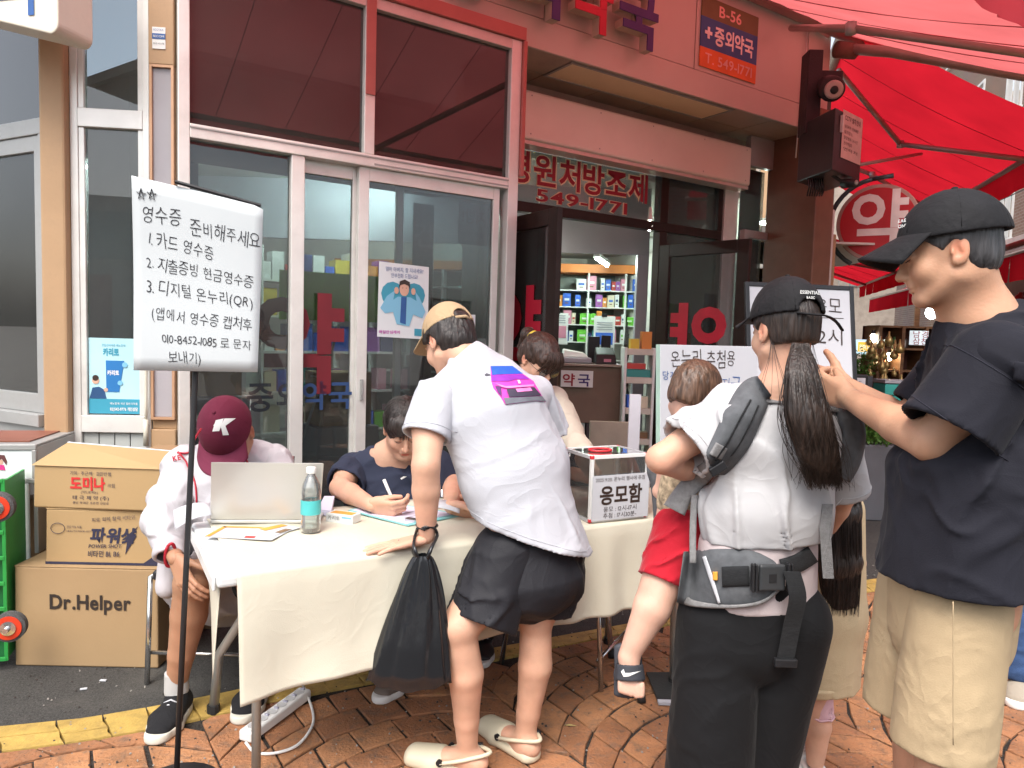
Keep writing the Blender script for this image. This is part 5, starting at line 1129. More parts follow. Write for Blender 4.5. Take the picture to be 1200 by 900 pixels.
# water bottle
bp_ = tp(364, 623); bt = thing('water_bottle', 'clear plastic water bottle with a teal label and white cap, right of the laptop', 'bottle', tuple(bp_))
M_pet = glass('bottle_plastic', tint=(.93, .97, .97), refl=2.0, rough=.08, dusty=.14)
MB().lathe(bp_, [(.026, 0), (.032, .004), (.0325, .03), (.031, .035), (.0325, .04), (.031, .048), (.0325, .055), (.0325, .12), (.0325, .135), (.029, .16), (.018, .185), (.013, .193), (.013, .20)], 24).build('body', M_pet, bt, smooth=True)
MB().lathe(bp_, [(.0330, .062), (.0332, .064), (.0332, .108), (.0330, .11)], 24, capa=False, capb=False).build('label', mat('teal_label', (.08, .45, .45), rough=.4, bump=0, var=.1), bt, smooth=True)
MB().lathe(bp_, [(.0155, .197), (.016, .199), (.016, .215), (.0145, .218)], 18).build('cap', M_wht, bt, smooth=True)
MB().lathe(bp_, [(.0305, .004), (.0305, .105), (.002, .1055)], 20).build('water', glass('water_in_bottle', tint=(.86, .93, .92), refl=.6), bt, smooth=True)
# small medicine carton
c0, c1 = tp(382, 611), tp(413, 615); ux = (c1 - c0).normalized(); fr = Frame(c0, ux=ux, uy=(-ux.y, ux.x, 0)); L_ = (c1 - c0).length
o = MB(fr).box(0, L_, 0, .055, .0, .030).build('small_carton', mat('carton_white', (.72, .74, .72), rough=.45, var=.03, bump=0), bevel=.001); tag(o, 'small white pill carton on the cloth behind the bottle', 'carton')
MB(fr).box(.01, L_ - .01, .01, .045, .0301, .0308).build('orange_top_print', M_or, o)
lettering('카리토', .016, fr.p(.008, -.0006, .010), fr.x, (0, 0, 1), M_hairp, o, width=L_ * .45); MB(fr).box(L_ * .6, L_ * .95, -.001, -.0003, .018, .024).build('blue_print', M_ltb, o)
# clipboard
cbd = thing('clipboard', 'pale teal clipboard with a lilac form being filled in', 'clipboard', tuple(tp(470, 610)))
P_ = [tp(408, 599), tp(444, 588), tp(548, 604), tp(478, 617)]
def slab_(pts, z0, z1, name, m, par):
    q = MB(); n = len(pts); q.v = [Vector((p.x, p.y, TH + .004 + z0)) for p in pts] + [Vector((p.x, p.y, TH + .004 + z1)) for p in pts]
    q.f = [list(reversed(range(n))), [n + i for i in range(n)]] + [[i, (i + 1) % n, n + (i + 1) % n, n + i] for i in range(n)]; return q.build(name, m, par)
slab_(P_, .001, .004, 'board', mat('clip_teal', (.25, .60, .62), rough=.4, bump=0), cbd); slab_([P_[0].lerp(P_[2], .03), P_[1].lerp(P_[3], .05), P_[2].lerp(P_[0], .10), P_[3].lerp(P_[1], .05)], .0042, .0050, 'form', M_lil, cbd)
slab_([tp(474, 612), tp(478, 609.5), tp(492, 611.5), tp(488, 614)], .0052, .012, 'clip', M_chr, cbd)
for q in range(5): slab_([P_[0].lerp(P_[3], .12 + .15 * q).lerp(P_[1].lerp(P_[2], .12 + .15 * q), .2), P_[0].lerp(P_[3], .12 + .15 * q).lerp(P_[1].lerp(P_[2], .12 + .15 * q), .8), P_[0].lerp(P_[3], .135 + .15 * q).lerp(P_[1].lerp(P_[2], .135 + .15 * q), .8), P_[0].lerp(P_[3], .135 + .15 * q).lerp(P_[1].lerp(P_[2], .135 + .15 * q), .2)], .0052, .0056, 'form_line', mat('grey_print', (.35, .35, .42), bump=0), cbd)
sheet([tp(372, 604), tp(380, 588), tp(392, 588), tp(388, 606)], 'folded_paper', 'white papers propped between laptop and pill carton', M_lil, z0=.002, th=.02)
# acrylic ballot box
q0, q1 = tp(690.5, 613), tp(757, 606); ux = (q1 - q0).normalized(); fb_ = Frame(q0, ux=ux, uy=(-ux.y, ux.x, 0)); BW = (q1 - q0).length; BD, BH = .20, .245
bx_ = thing('ballot_box', 'clear acrylic raffle box with white edges, red corners and a white entry notice', 'raffle box', tuple(q0))
G_acr = glass('acrylic', tint=(.90, .93, .94), refl=1.3, dusty=.06)
for nm, arg in (('front_pane', (.008, BW - .008, .002, .004, .008, BH - .008)), ('back_pane', (.008, BW - .008, BD - .004, BD - .002, .008, BH - .008)), ('side_pane', (.002, .004, .008, BD - .008, .008, BH - .008)), ('side_pane', (BW - .004, BW - .002, .008, BD - .008, .008, BH - .008)), ('lid_pane', (.008, BW - .008, .008, BD - .008, BH - .004, BH - .002)), ('floor_pane', (.008, BW - .008, .008, BD - .008, .002, .004))): MB(fb_).box(*arg).build(nm, G_acr, bx_)
e = .006
for z in (0, BH - 2 * e):
    for k in (0, BD - 2 * e): MB(fb_).box(2 * e, BW - 2 * e, k, k + 2 * e, z, z + 2 * e).build('edge_strip', M_wht, bx_)
    for s in (0, BW - 2 * e): MB(fb_).box(s, s + 2 * e, 2 * e, BD - 2 * e, z, z + 2 * e).build('edge_strip', mat('dull_strip', (.45, .46, .48), rough=.3), bx_)
for s in (0, BW - 2 * e):
    for k in (0, BD - 2 * e):
        MB(fb_).box(s, s + 2 * e, k, k + 2 * e, 2 * e, BH - 2 * e).build('edge_strip', M_wht, bx_)
        for z in (0, BH - 2 * e): MB(fb_).box(s - .001, s + 2 * e + .001, k - .001, k + 2 * e + .001, z - .001 if z else 0, z + 2 * e + .001).build('corner_cap', mat('red_plastic', (.60, .03, .04), rough=.3, bump=0), bx_, bevel=.003)
rg = MB(); rg.tube([fb_.p(BW * .40 + .045 * math.cos(i / 24 * 2 * PI), BD * .5 + .035 * math.sin(i / 24 * 2 * PI), BH + .003) for i in range(25)], .005, 6); rg.build('slot_ring', mat('red_plastic'), bx_, smooth=True)
tk = random.Random(3)
for i in range(16):
    c = fb_.p(tk.uniform(.04, BW - .04), tk.uniform(.04, BD - .04), .008 + i * .003); a_ = tk.uniform(0, PI); fr = Frame(c, ux=(math.cos(a_), math.sin(a_), 0), uy=(-math.sin(a_), math.cos(a_), tk.uniform(-.2, .2)))
    MB(fr).box(-.022, .022, -.015, .015, 0, .001).build('entry_slip', M_pap, bx_)
MB(fb_).box(.006, BW + .004, -.005, -.003, .006, .172).build('notice', M_pap, bx_)
lettering('2025 9.20. 온누리 행사에 추첨', .018, fb_.p(BW * .5, -.006, .150), fb_.x, (0, 0, 1), M_hairp, bx_, width=BW * .86, align='CENTER')
lettering('응모함', .075, fb_.p(BW * .52, -.006, .070), fb_.x, (0, 0, 1), M_hairp, bx_, width=BW * .74, align='CENTER', bold=.03)
lettering('응모 : 12시-17시', .022, fb_.p(BW * .22, -.006, .038), fb_.x, (0, 0, 1), M_hairp, bx_, width=BW * .58); lettering('추첨 : 17시30분-', .022, fb_.p(BW * .22, -.006, .014), fb_.x, (0, 0, 1), M_hairp, bx_, width=BW * .58)
# white raffle board behind the baby
def plane_frame(p0, p1, lean):
    x = (p1 - p0); L = x.length; x.normalize(); y = Vector((-x.y, x.x, 0)).normalized(); z = (Vector((0, 0, 1)) + y * lean).normalized(); return Frame(p0, ux=x, uy=x.cross(z) * -1, uz=z), L
p0 = tp(774, 607); fq, L = plane_frame(p0, p0 + FT.x * .52 + Vector((.02, .06, 0)), .06)
bd = thing('raffle_notice_board', 'white foam board with handwritten black and blue raffle notice at the table end', 'notice board', tuple(p0))
MB(fq).box(0, L, 0, .008, 0, .655).build('board', M_pap, bd, bevel=.002)
MB(fq).box(-.012, -.001, .002, .012, .0, .655).build('green_edge', mat('pale_green_edge', (.35, .5, .42), rough=.5), bd)
lettering('온누리 추첨용', .075, fq.p(.055, -.002, .575), fq.x, fq.z, M_hairp, bd, width=.37, wob=1, bold=-.008)
lettering('당겨매', .035, fq.p(.01, -.002, .525), fq.x, fq.z, M_bluef, bd, width=.10, wob=1, bold=0)
lettering('응모권 지급', .070, fq.p(.13, -.002, .475), fq.x, fq.z, M_bluef, bd, width=.33, wob=1, bold=-.008)
for q, tx in enumerate(('하루 1번', '일일 1인', '추첨권 1장', '드립니다')): lettering(tx, .030, fq.p(.06, -.002, .20 - q * .05), fq.x, fq.z, M_hairp, bd, wob=1, bold=-.008)
o = MB().box(.48, .525, 2.93, 2.95, TH + .006, TH + .45).build("side_card", mat("lilac_grey_board", (.55, .53, .58), rough=.6)); tag(o, "narrow grey lilac card standing left of the white raffle board", "card")
# black framed easel board
p0 = Vector((1.30, 3.42, 0)); fz, L = plane_frame(Vector((1.13, 3.40, .90)), Vector((1.70, 3.50, .90)), .16)
eb = thing('framed_easel_board', 'white board in a black frame on an easel, behind the woman\'s ponytail', 'notice board', (1.3, 3.45, 0))
MB(fz).box(.02, L - .02, 0, .006, .02, .80).build('board', M_pap, eb)
f_ = MB(fz); f_.box(0, .022, -.006, .012, 0, .82); f_.box(L - .022, L, -.006, .012, 0, .82); f_.box(.022, L - .022, -.006, .012, .798, .82); f_.box(.022, L - .022, -.006, .012, 0, .022); f_.build('frame', M_blk, eb, bevel=.003)
for tx, z, sz, w_ in (('온누리 응모', .68, .09, .40), ('12시', .53, .085, .15), ('17시 30분', .32, .085, .36)): lettering(tx, sz, fz.p(L - .07, -.003, z), fz.x, fz.z, M_hairp, eb, width=w_, wob=1, bold=-.008, align='RIGHT')
for q in (.655, .30): MB(fz).box(L - .22, L - .06, -.002, -.001, q, q + .003).build('underline', M_hairp, eb)
for s, k in ((.06, .0), (L - .06, .0), (L / 2, .5)):
    MB().tube([fz.p(L / 2 if k else s, .02, .75 if k else .05), Vector((fz.p(s, 0, 0).x, fz.p(s, 0, 0).y + .12 + k, 0))], .012, 8).build('easel_leg', M_blk, eb, smooth=True)
# handwritten sign on a pole
A4 = [at(154, 205.5, 2.12), at(308.5, 243, 2.20), at(302, 436, 2.20), at(157, 434, 2.12)]
sx = ((A4[1] - A4[0]) + (A4[2] - A4[3])).normalized(); sxh = Vector((sx.x, sx.y, 0)).normalized()
nrmv = Vector((-sxh.y, sxh.x, 0))
sp_ = thing('handwritten_receipt_sign', 'tall white paper sign in black handwriting, fixed to a thin black pole', 'sign', tuple(on_z(207, 905, 0)))
m = MB(); NUx, NVx = 14, 14
m.grid(NUx, NVx, lambda u, v: (A4[3].lerp(A4[2], u)).lerp(A4[0].lerp(A4[1], u), v) + nrmv * (.006 * math.sin(u * 5 + v * 2) + .008 * (u ** 6) * (1 - v) - .004 * math.cos(v * 6)) + Vector((0, 0, -.006 if (u > .99 and v > .99) else 0)))
m.build('paper_sheet', mat('sign_paper', (.53, .56, .57), rough=.6, var=.02, vs=3, bump=.05, bs=12), sp_, smooth=True, solid=.002)
def sign_line(tx, u0, v0, u1, v1, hgt, ws=1, bold=-.008):
    """write a line from (u0, v0) to (u1, v1) of the sheet, in sheet coordinates, following its surface"""
    def place(vs):
        w_ = max(q.x for q in vs); V = []
        for q in vs:
            t = q.x / w_; u = u0 + (u1 - u0) * t; v = v0 + (v1 - v0) * t + q.y * hgt
            V.append((A4[3].lerp(A4[2], u)).lerp(A4[0].lerp(A4[1], u), v) + nrmv * (.006 * math.sin(u * 5 + v * 2) + .008 * (max(u, 0) ** 6) * (1 - v) - .004 * math.cos(v * 6) - .0025))
        return V
    queue_text(tx, 1.0, M_ink, sp_, place, 'handwriting', bold, wob=ws)
M_ink = mat('marker_ink', (.02, .02, .025), rough=.5, bump=0)
for tx, u0, v0, u1, v1, h in (('영수증', .08, .785, .37, .79, .105), ('준비해주세요', .44, .765, .985, .755, .098), ('1. 카드 영수증', .12, .665, .62, .64, .090), ('2. 지출증빙 현금영수증', .10, .545, .94, .515, .080),
                              ('3. 디지털 온누리(QR)', .10, .415, .94, .39, .086), ('(앱에서 영수증 캡처후', .14, .275, .94, .255, .080), ('010-8452-1085 로 문자', .22, .155, .94, .14, .066), ('보내기)', .27, .045, .53, .045, .074)):
    sign_line(tx, u0, v0, u1, v1, h)
st_ = MB()
for cx, cy in ((.07, .915), (.15, .925)):
    pts = []
    for i in range(6): an = math.radians(90 + i * 144); pts.append((cx + .035 * math.cos(an), cy + .030 * math.sin(an)))
    def P3(u, v): return (A4[3].lerp(A4[2], u)).lerp(A4[0].lerp(A4[1], u), v) + nrmv * (.006 * math.sin(u * 5 + v * 2) - .004 * math.cos(v * 6) - .0035)
    st_.tube([P3(*p) for p in pts], 0.0016, 4)
st_.build('drawn_stars', M_ink, sp_)
pt_ = at(229, 436, 2.19); pb_ = on_z(206, 925, 0)
MB().tube([pb_, pb_.lerp(pt_, .5), pt_, pt_ + (pt_ - pb_).normalized() * .52], .0085, 10).build('pole', mat('black_pole', (.022, .022, .024), rough=.45), sp_, smooth=True)
MB().lathe(pb_, [(.13, 0), (.13, .008), (.02, .014)], 24).build('base_plate', M_blk, sp_, smooth=False)
MB().tube([A4[0] + Vector((.12, .012, -.012)), A4[1] + Vector((-.01, .010, .006))], .006, 6).build('top_bar', M_blk, sp_)
# cartons
M_kr = [mat('kraft_a', (.36, .24, .125), rough=.8, var=.06, vs=3, bump=.05, bs=60, dirt=.15, ds=5, dcol=(.30, .19, .09)), mat('kraft_b', (.40, .27, .13), rough=.8, var=.06, vs=2, bump=.05, bs=60, dirt=.12, ds=4, dcol=(.32, .2, .1))]
def carton(name, label, o_, ux, w_, d_, h_, m, z=0):
    ux = Vector(ux).normalized(); fr = Frame((o_[0], o_[1], z), ux=ux, uy=(-ux.y, ux.x, 0)); t = thing('cardboard_box', label, 'box', tuple(fr.p(w_ / 2, d_ / 2, 0)))
    b = MB(fr); b.hexa([fr.p(0, 0, 0), fr.p(w_, 0, 0), fr.p(w_, d_, 0), fr.p(0, d_, 0), fr.p(.003, .003, h_ - .004), fr.p(w_ - .002, .002, h_ - .004), fr.p(w_, d_, h_ - .004), fr.p(0, d_ - .002, h_ - .004)]); b.build('body', m, t, bevel=.006, seg=2)
    b = MB(fr); b.box(.002, w_ - .002, .002, d_ / 2 - .002, h_ - .0035, h_); b.build('top_flap', m, t, bevel=.001)
    b = MB(fr); b.box(.002, w_ - .002, d_ / 2 + .002, d_ - .002, h_ - .0035, h_); b.build('top_flap', m, t, bevel=.001)
    return fr, t
M_prn = mat('box_print_navy', (.03, .03, .06), rough=.6, bump=0); M_prr = mat('box_print_red', (.55, .03, .03), rough=.6, bump=0)
fr, t = carton('b', 'largest brown carton with bold black Latin lettering, bottom of the stack', (-2.015, 2.90), (1, .02, 0), .585, .44, .42, M_kr[0])
lettering('Dr.Helper', .085, fr.p(.145, -.0015, .245), fr.x, (0, 0, 1), mat('box_print_black', (.035, .025, .02), rough=.6, bump=0), t, width=.33, bold=.028)
fr, t = carton('m', 'middle carton printed with a lightning bolt and slanted Korean brand', (-1.905, 2.935), (1, .03, 0), .50, .36, .232, M_kr[1], z=.4215)
lettering('파워샷', .070, fr.p(.180, -.0015, .098), fr.x, Vector((0.15, 0, 1)), M_prn, t, width=.185, bold=.035); lettering('피로 회복 활력 비타민', .019, fr.p(.19, -.0015, .180), (1, 0, .10), (0, 0, 1), M_prn, t, width=.18)
lettering('POWER SHOT', .022, fr.p(.175, -.0015, .070), (1, 0, .03), (.2, 0, 1), M_prn, t, width=.135, bold=.01); lettering('비타민 B1, B6', .030, fr.p(.172, -.0015, .034), (1, 0, .03), (.1, 0, 1), M_prn, t, width=.13, bold=.01)
b = MB(); b.prism([(.325, .045), (.372, .125), (.352, .122), (.378, .165), (.310, .105), (.335, .110)], fr, -.002, -.0012); b.build('lightning_bolt', M_prn, t)
b = MB(fr); b.box(.0, .50, -.0022, -.001, .0, .010); b.build('navy_band', M_prn, t); b = MB(); b.prism([(.40, .010), (.50, .010), (.50, .04), (.44, .04)], fr, -.002, -.0012); b.build('navy_corner', M_prn, t)
b = MB(); b.tube([fr.p(.052 + .028 * math.cos(i / 20 * 2 * PI), -.002, .150 + .022 * math.sin(i / 20 * 2 * PI)) for i in range(21)], .0012, 4); b.build('round_emblem', M_prn, t)
lettering('건강기능식품', .013, fr.p(.088, -.0015, .152), fr.x, (0, 0, 1), M_prn, t, width=.06); lettering('HEALTH FOOD 1577-1234', .010, fr.p(.088, -.0015, .136), fr.x, (0, 0, 1), M_prn, t, width=.12)
# top carton with a raised lid flap
fr, t = carton('t', 'top carton of the stack with red Korean lettering and a lifted flap', (-1.955, 2.94), (1, -.02, 0), .53, .36, .18, M_kr[1], z=.655)
b = MB(fr); b.hexa([fr.p(.0, -.004, .176), fr.p(.53, -.004, .176), fr.p(.53, .0, .18), fr.p(0, .0, .18), fr.p(.05, .15, .245), fr.p(.55, .17, .215), fr.p(.55, .174, .219), fr.p(.05, .154, .249)]); b.build('lifted_flap', M_kr[1], t)
for q in range(26): MB().box(-.0, .004, 0, .004, 0, .004); 
b = MB(); b.tube([fr.p(.05, .152, .2485), fr.p(.55, .172, .2185)], .004, 5); b.build('torn_white_edge', M_pap, t)
lettering('도미나', .058, fr.p(.155, -.0015, .085), fr.x, (0, 0, 1), M_prr, t, width=.145, bold=.04); lettering('기미 · 주근깨 · 검은반점', .018, fr.p(.155, -.0015, .142), fr.x, (0, 0, 1), M_prn, t, width=.17); lettering('크림', .018, fr.p(.31, -.0015, .095), fr.x, (0, 0, 1), M_prn, t)
lettering('(히드로퀴논)', .013, fr.p(.20, -.0015, .066), fr.x, (0, 0, 1), M_prn, t, width=.07); lettering('태 극 제 약 (주)', .020, fr.p(.165, -.0015, .040), fr.x, (0, 0, 1), M_prn, t, width=.15); lettering('충남 부여군 초촌면 신암로', .012, fr.p(.165, -.0015, .022), fr.x, (0, 0, 1), M_prn, t, width=.15)
fr, t = carton('k', 'plain dark carton standing behind the stack against the wall', (-2.20, 3.22), (1, .0, 0), .30, .25, .62, mat('kraft_dark', (.30, .19, .10), rough=.85, dirt=.2))
fr2, t = carton('k2', 'open carton rim just visible behind the top carton', (-1.70, 3.31), (1, .0, 0), .32, .16, .84, mat('kraft_dark'))
# grey counter with the white sticker panel, far left
gc = thing('grey_framed_cart', 'grey metal framed cart with a white sticker panel, behind the green crate', 'cart', (-2.5, 3.15, 0))
fr = Frame((-2.035, 3.16, 0), ux=(-1, -.22, 0), uy=(-.22, 1, 0)); 
fr = Frame(Vector((-2.06, 3.13, 0)) + Vector((-.55, -.11, 0)), ux=(.55, .11, 0), uy=(-.11, .55, 0)); Wc = .56
b = MB(fr); b.box(0, Wc, -.012, .0, .86, .885); b.box(0, Wc, -.012, 0, .715, .735); b.box(Wc - .018, Wc, -.012, 0, .735, .86); b.box(0, Wc, .0, .42, .875, .885); b.box(Wc - .018, Wc, 0, .42, .40, .874); b.build('frame', M_alud, gc, bevel=.003)
MB(fr).box(0, Wc - .018, -.006, .0, .736, .859).build('white_panel', mat('white_laminate', (.70, .74, .73), rough=.35, var=.03), gc)
MB(fr).box(.04, Wc - .05, .05, .38, .886, .892).build('brown_top', mat('reddish_board', (.22, .08, .05), rough=.5), gc)
b = MB(fr); b.box(Wc - .12, Wc - .03, -.01, .0, .0, .714); b.box(.0, .10, -.01, .0, .0, .714); b.build('post', M_gpan, gc, bevel=.004); MB(fr).box(.10, Wc - .12, .01, .03, .0, .714).build('side_board', mat('kraft_dark'), gc)
b = MB(); b.prism([(Wc - .175, .815), (Wc - .15, .84), (Wc - .125, .838), (Wc - .115, .81), (Wc - .118, .795), (Wc - .135, .822), (Wc - .16, .81)], fr, -.0085, -.0062); b.build('sticker_hair', mat('brown_print', (.12, .04, .04), bump=0), gc)
b = MB(); b.prism([(Wc - .158, .775), (Wc - .150, .795), (Wc - .128, .795), (Wc - .122, .772)], fr, -.0085, -.0062); b.build('sticker_dress', mat('pink_print', (.62, .04, .22), bump=0), gc)
MB().lathe(fr.p(Wc - .142, -.0065, .808), [(.012, 0), (.012, -.001)], 14, axis=fr.y).build('sticker_face', mat('print_skin'), gc)
lettering('도장', .045, fr.p(Wc - .235, -.0075, .785), fr.x, (0, 0, 1), M_hairp, gc, align='RIGHT', bold=-.008)
# green folding crate on a cart
cr_ = thing('green_crate', 'upright green plastic lattice crate at the left edge', 'crate', (-2.05, 2.83, 0))
M_grn = mat('green_plastic', (.03, .30, .06), rough=.4, var=.12)
fr = Frame((-2.02, 2.86, .04), ux=(-.9, -.25, 0), uy=(-.25, .9, 0)); fr = Frame(Vector((-2.02, 2.86, 0)) - Vector((.36, .12, 0)), ux=(.36, .12, 0), uy=(-.12, .36, 0)); Wg = .38
z0, z1 = .05, .78
for q in range(8): MB(fr).box(0, Wg, -.012, .0, z0 + q * (z1 - z0) / 7 - .008, z0 + q * (z1 - z0) / 7 + .008).build('rib', M_grn, cr_, bevel=.002)
for q in range(6): MB(fr).box(q * Wg / 5 - .007, q * Wg / 5 + .007, -.010, .002, z0 - .008, z1 + .008).build('rib', M_grn, cr_, bevel=.002)
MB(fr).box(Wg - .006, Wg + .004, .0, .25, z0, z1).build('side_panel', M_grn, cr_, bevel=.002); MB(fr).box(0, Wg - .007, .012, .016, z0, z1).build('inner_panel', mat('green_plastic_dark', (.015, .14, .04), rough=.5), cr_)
def wheel(c, r_, label):
    t = thing('cart_wheel', label, 'wheel', tuple(c)); ax = Vector((.25, -.95, 0)).normalized()
    MB().lathe(c, [(r_ * .78, -.018), (r_, -.014), (r_ * 1.0, .014), (r_ * .78, .018)], 26, axis=ax).build('tyre', mat('grey_tyre', (.08, .08, .08), rough=.9, bump=.5, bs=200), t, smooth=False)
    MB().lathe(c, [(r_ * .80, .006), (r_ * .80, .021), (r_ * .6, .022)], 26, axis=ax).build('red_hub', mat('red_hub', (.62, .05, .02), rough=.3), t, smooth=False)
    MB().lathe(c, [(r_ * .48, .022), (r_ * .48, .026), (r_ * .2, .028), (r_ * .18, .05)], 20, axis=ax).build('axle_cap', M_chr, t, smooth=False)
wheel(at(12, 734, 2.74), .058, 'red hubbed trolley wheel against the lower part of the green crate')
wheel(at(-2, 594, 2.76), .058, 'red hubbed trolley wheel at the top of the green crate')
# power strip
ps_a, ps_b = on_z(287, 872, 0), on_z(358, 819, 0); ux = (ps_b - ps_a).normalized(); fr = Frame(ps_a, ux=ux, uy=(-ux.y, ux.x, 0)); Lp = (ps_b - ps_a).length
ps = thing('power_strip', 'white multi-socket power strip lying on the paving under the table', 'power strip', tuple(ps_a))
MB(fr).box(0, Lp, -.028, .028, .006, .045).build('body', M_wht, ps, bevel=.008, seg=3)
for q in range(6):
    MB().lathe(fr.p(.04 + q * (Lp - .08) / 5, 0, .0452), [(.018, 0), (.018, .002), (.0145, .001)], 16).build('socket', mat('socket_grey', (.5, .5, .5), rough=.5, bump=0), ps)
    MB(fr).box(.04 + q * (Lp - .08) / 5 + .017, .04 + q * (Lp - .08) / 5 + .027, -.008, .008, .0455, .052).build('switch', mat('grey_print', (.35, .35, .42), bump=0), ps, bevel=.001)
cb_ = MB(); E_ = [ps_b + Vector((0, 0, .03)), on_z(366, 832, .01), on_z(366, 850, .01), on_z(350, 872, .01), on_z(325, 882, .01), on_z(300, 882, .01), on_z(288, 870, .02)]
def smooth_path(P, n=6):
    out = []
    for i in range(len(P) - 1):
        a, b, c, d = P[max(i - 1, 0)], P[i], P[i + 1], P[min(i + 2, len(P) - 1)]
        for j in range(n):
            t = j / n; out.append(.5 * ((2 * b) + (c - a) * t + (2 * a - 5 * b + 4 * c - d) * t * t + (3 * b - 3 * c + d - a) * t ** 3))
    return out + [P[-1]]
cb_.tube(smooth_path(E_), .005, 8); cb_.tube(smooth_path([ps_b + Vector((0, 0, .03)), on_z(356, 805, .02), on_z(350, 795, .1), on_z(352, 780, .25)]), .005, 8); cb_.build('cable', M_wht, ps, smooth=True)
# chairs
def chair(label, c, ang, back_col, hgt=.44, back=True):
    t = thing('folding_chair', label, 'chair', tuple(c)); a = math.radians(ang); fr = Frame(c, ux=(math.cos(a), math.sin(a), 0), uy=(-math.sin(a), math.cos(a), 0))
    MB(fr).box(-.20, .20, -.20, .20, hgt - .03, hgt + .01).build('seat', back_col, t, bevel=.012, seg=3)
    for s in (-.21, .21):
        MB().tube([fr.p(s, -.22, 0.0), fr.p(s, -.19, hgt - .02), fr.p(s, .20, hgt - .02)], .011, 8).build('leg', M_chr, t, smooth=True)
        MB().tube([fr.p(s, .24, 0.0), fr.p(s, .18, hgt), fr.p(s, .27, .84)], .011, 8).build('leg', M_chr, t, smooth=True)
    MB().tube([fr.p(-.21, -.20, .12), fr.p(.21, -.20, .12)], .008, 6).build('stretcher', M_chr, t, smooth=True); MB().tube([fr.p(-.21, .22, .16), fr.p(.21, .22, .16)], .008, 6).build('stretcher', M_chr, t, smooth=True)
    if back: MB(fr).box(-.20, .20, .24, .27, .58, .86).build('backrest', back_col, t, bevel=.012, seg=3)
    return t
M_nav = mat('navy_vinyl', (.02, .04, .10), rough=.45, var=.1); M_blv = mat('black_vinyl', (.02, .02, .025), rough=.45)
chair('black folding chair with chrome legs under the person in the maroon cap', (-1.20, 3.00, 0), 0, M_blv)
chair('navy folding chair under the seated man who is writing', (-.42, 3.20, 0), 25, M_nav)
ch3 = chair('empty chrome folding chair behind the table near the raffle box', (.30, 3.12, 0), 62, M_blv, back=False)
ga = on_z(717, 771, 0); gb = on_z(752, 823, 0)
for g in (ga, gb): MB().tube([g, g + Vector((-.05, .10, .45))], .012, 8).build('leg', M_chr, ch3, smooth=True); MB().tube([g + Vector((0, 0, 0)), g + Vector((-.004, .008, .035))], .017, 8).build('rubber_foot', M_rub, ch3, smooth=True)
# flat black base plate by the woman's feet
c_ = [on_z(757, 791, 0), on_z(800, 791, 0), on_z(800, 823, 0), on_z(770, 823, 0)]
fp = thing('flat_stand_base', 'flat black plate with a pale front edge lying on the paving by the wide trousers', 'stand base', tuple(c_[0]))
b = MB(); b.v = [Vector((p.x, p.y, .004)) for p in c_] + [Vector((p.x, p.y, .014)) for p in c_]; b.f = [[3, 2, 1, 0], [4, 5, 6, 7], [0, 1, 5, 4], [1, 2, 6, 5], [2, 3, 7, 6], [3, 0, 4, 7]]; b.build('plate', M_blk, fp, bevel=.002)
b = MB(); b.box(c_[3].x, c_[2].x, c_[3].y - .03, c_[3].y - .002, .004, .014); b.build('pale_edge', M_greyw, fp)
# litter
for i, (px, py, lab) in enumerate(((121, 798, 'small white scrap lying on the asphalt before the cartons'), (98, 808, 'cigarette end lying on the asphalt near the yellow line'))):
    p = on_z(px, py, 0); o = MB().box(-.012, .012, -.005, .005, .0, .004).build('litter_scrap', M_pap); o.location = (p.x, p.y, .001); o.rotation_euler = (0, 0, .4 * i); tag(o, lab, 'litter')

# grit caught in the paving joints, dry leaves
gr_ = random.Random(31); g1, g2 = MB(), MB()
for i in range(2600):
    y = gr_.uniform(1.9, 4.6); x = gr_.uniform(-1.9, 3.4)
    if y > lerp_poly(upp, x) + .5: continue
    s_ = gr_.uniform(.0015, .0045); a_ = gr_.uniform(0, PI); c = Vector((x, y, .001)); dx = Vector((math.cos(a_), math.sin(a_), 0)) * s_; dy = Vector((-math.sin(a_), math.cos(a_), 0)) * s_ * gr_.uniform(.4, 1)
    (g1 if i % 3 else g2).hexa([c - dx - dy, c + dx - dy, c + dx + dy, c - dx + dy, c - dx * .5 - dy * .5 + Vector((0, 0, s_)), c + dx * .6 - dy * .5 + Vector((0, 0, s_)), c + dx * .5 + dy * .6 + Vector((0, 0, s_)), c - dx * .6 + dy * .5 + Vector((0, 0, s_))])
o = stuff(g1.build('grit', mat('dark_grit', (.06, .05, .045), rough=.9))); o = stuff(g2.build('pale_grit', mat('pale_grit', (.30, .28, .25), rough=.9)))
for i, (px, py) in enumerate(((668, 852), (1052, 800), (1095, 862))):
    p = on_z(px, py, 0); lf = MB(); a_ = i * 1.3; u_ = Vector((math.cos(a_), math.sin(a_), 0)); v_ = Vector((-u_.y, u_.x, 0))
    lf.poly([p + Vector((0, 0, .006)) - u_ * .022, p + v_ * .006 + Vector((0, 0, .008)), p + u_ * .024 + Vector((0, 0, .005)), p - v_ * .007 + Vector((0, 0, .009))])
    tag(lf.build('dry_leaf', mat('dry_leaf', (.38, .30, .12), rough=.7), solid=.001), ['dry straw coloured leaf on the paving beside the leaning man', 'dry leaf on the paving beyond the cream dress', 'dry leaf on the paving left of the beige shorts'][i], 'leaf')
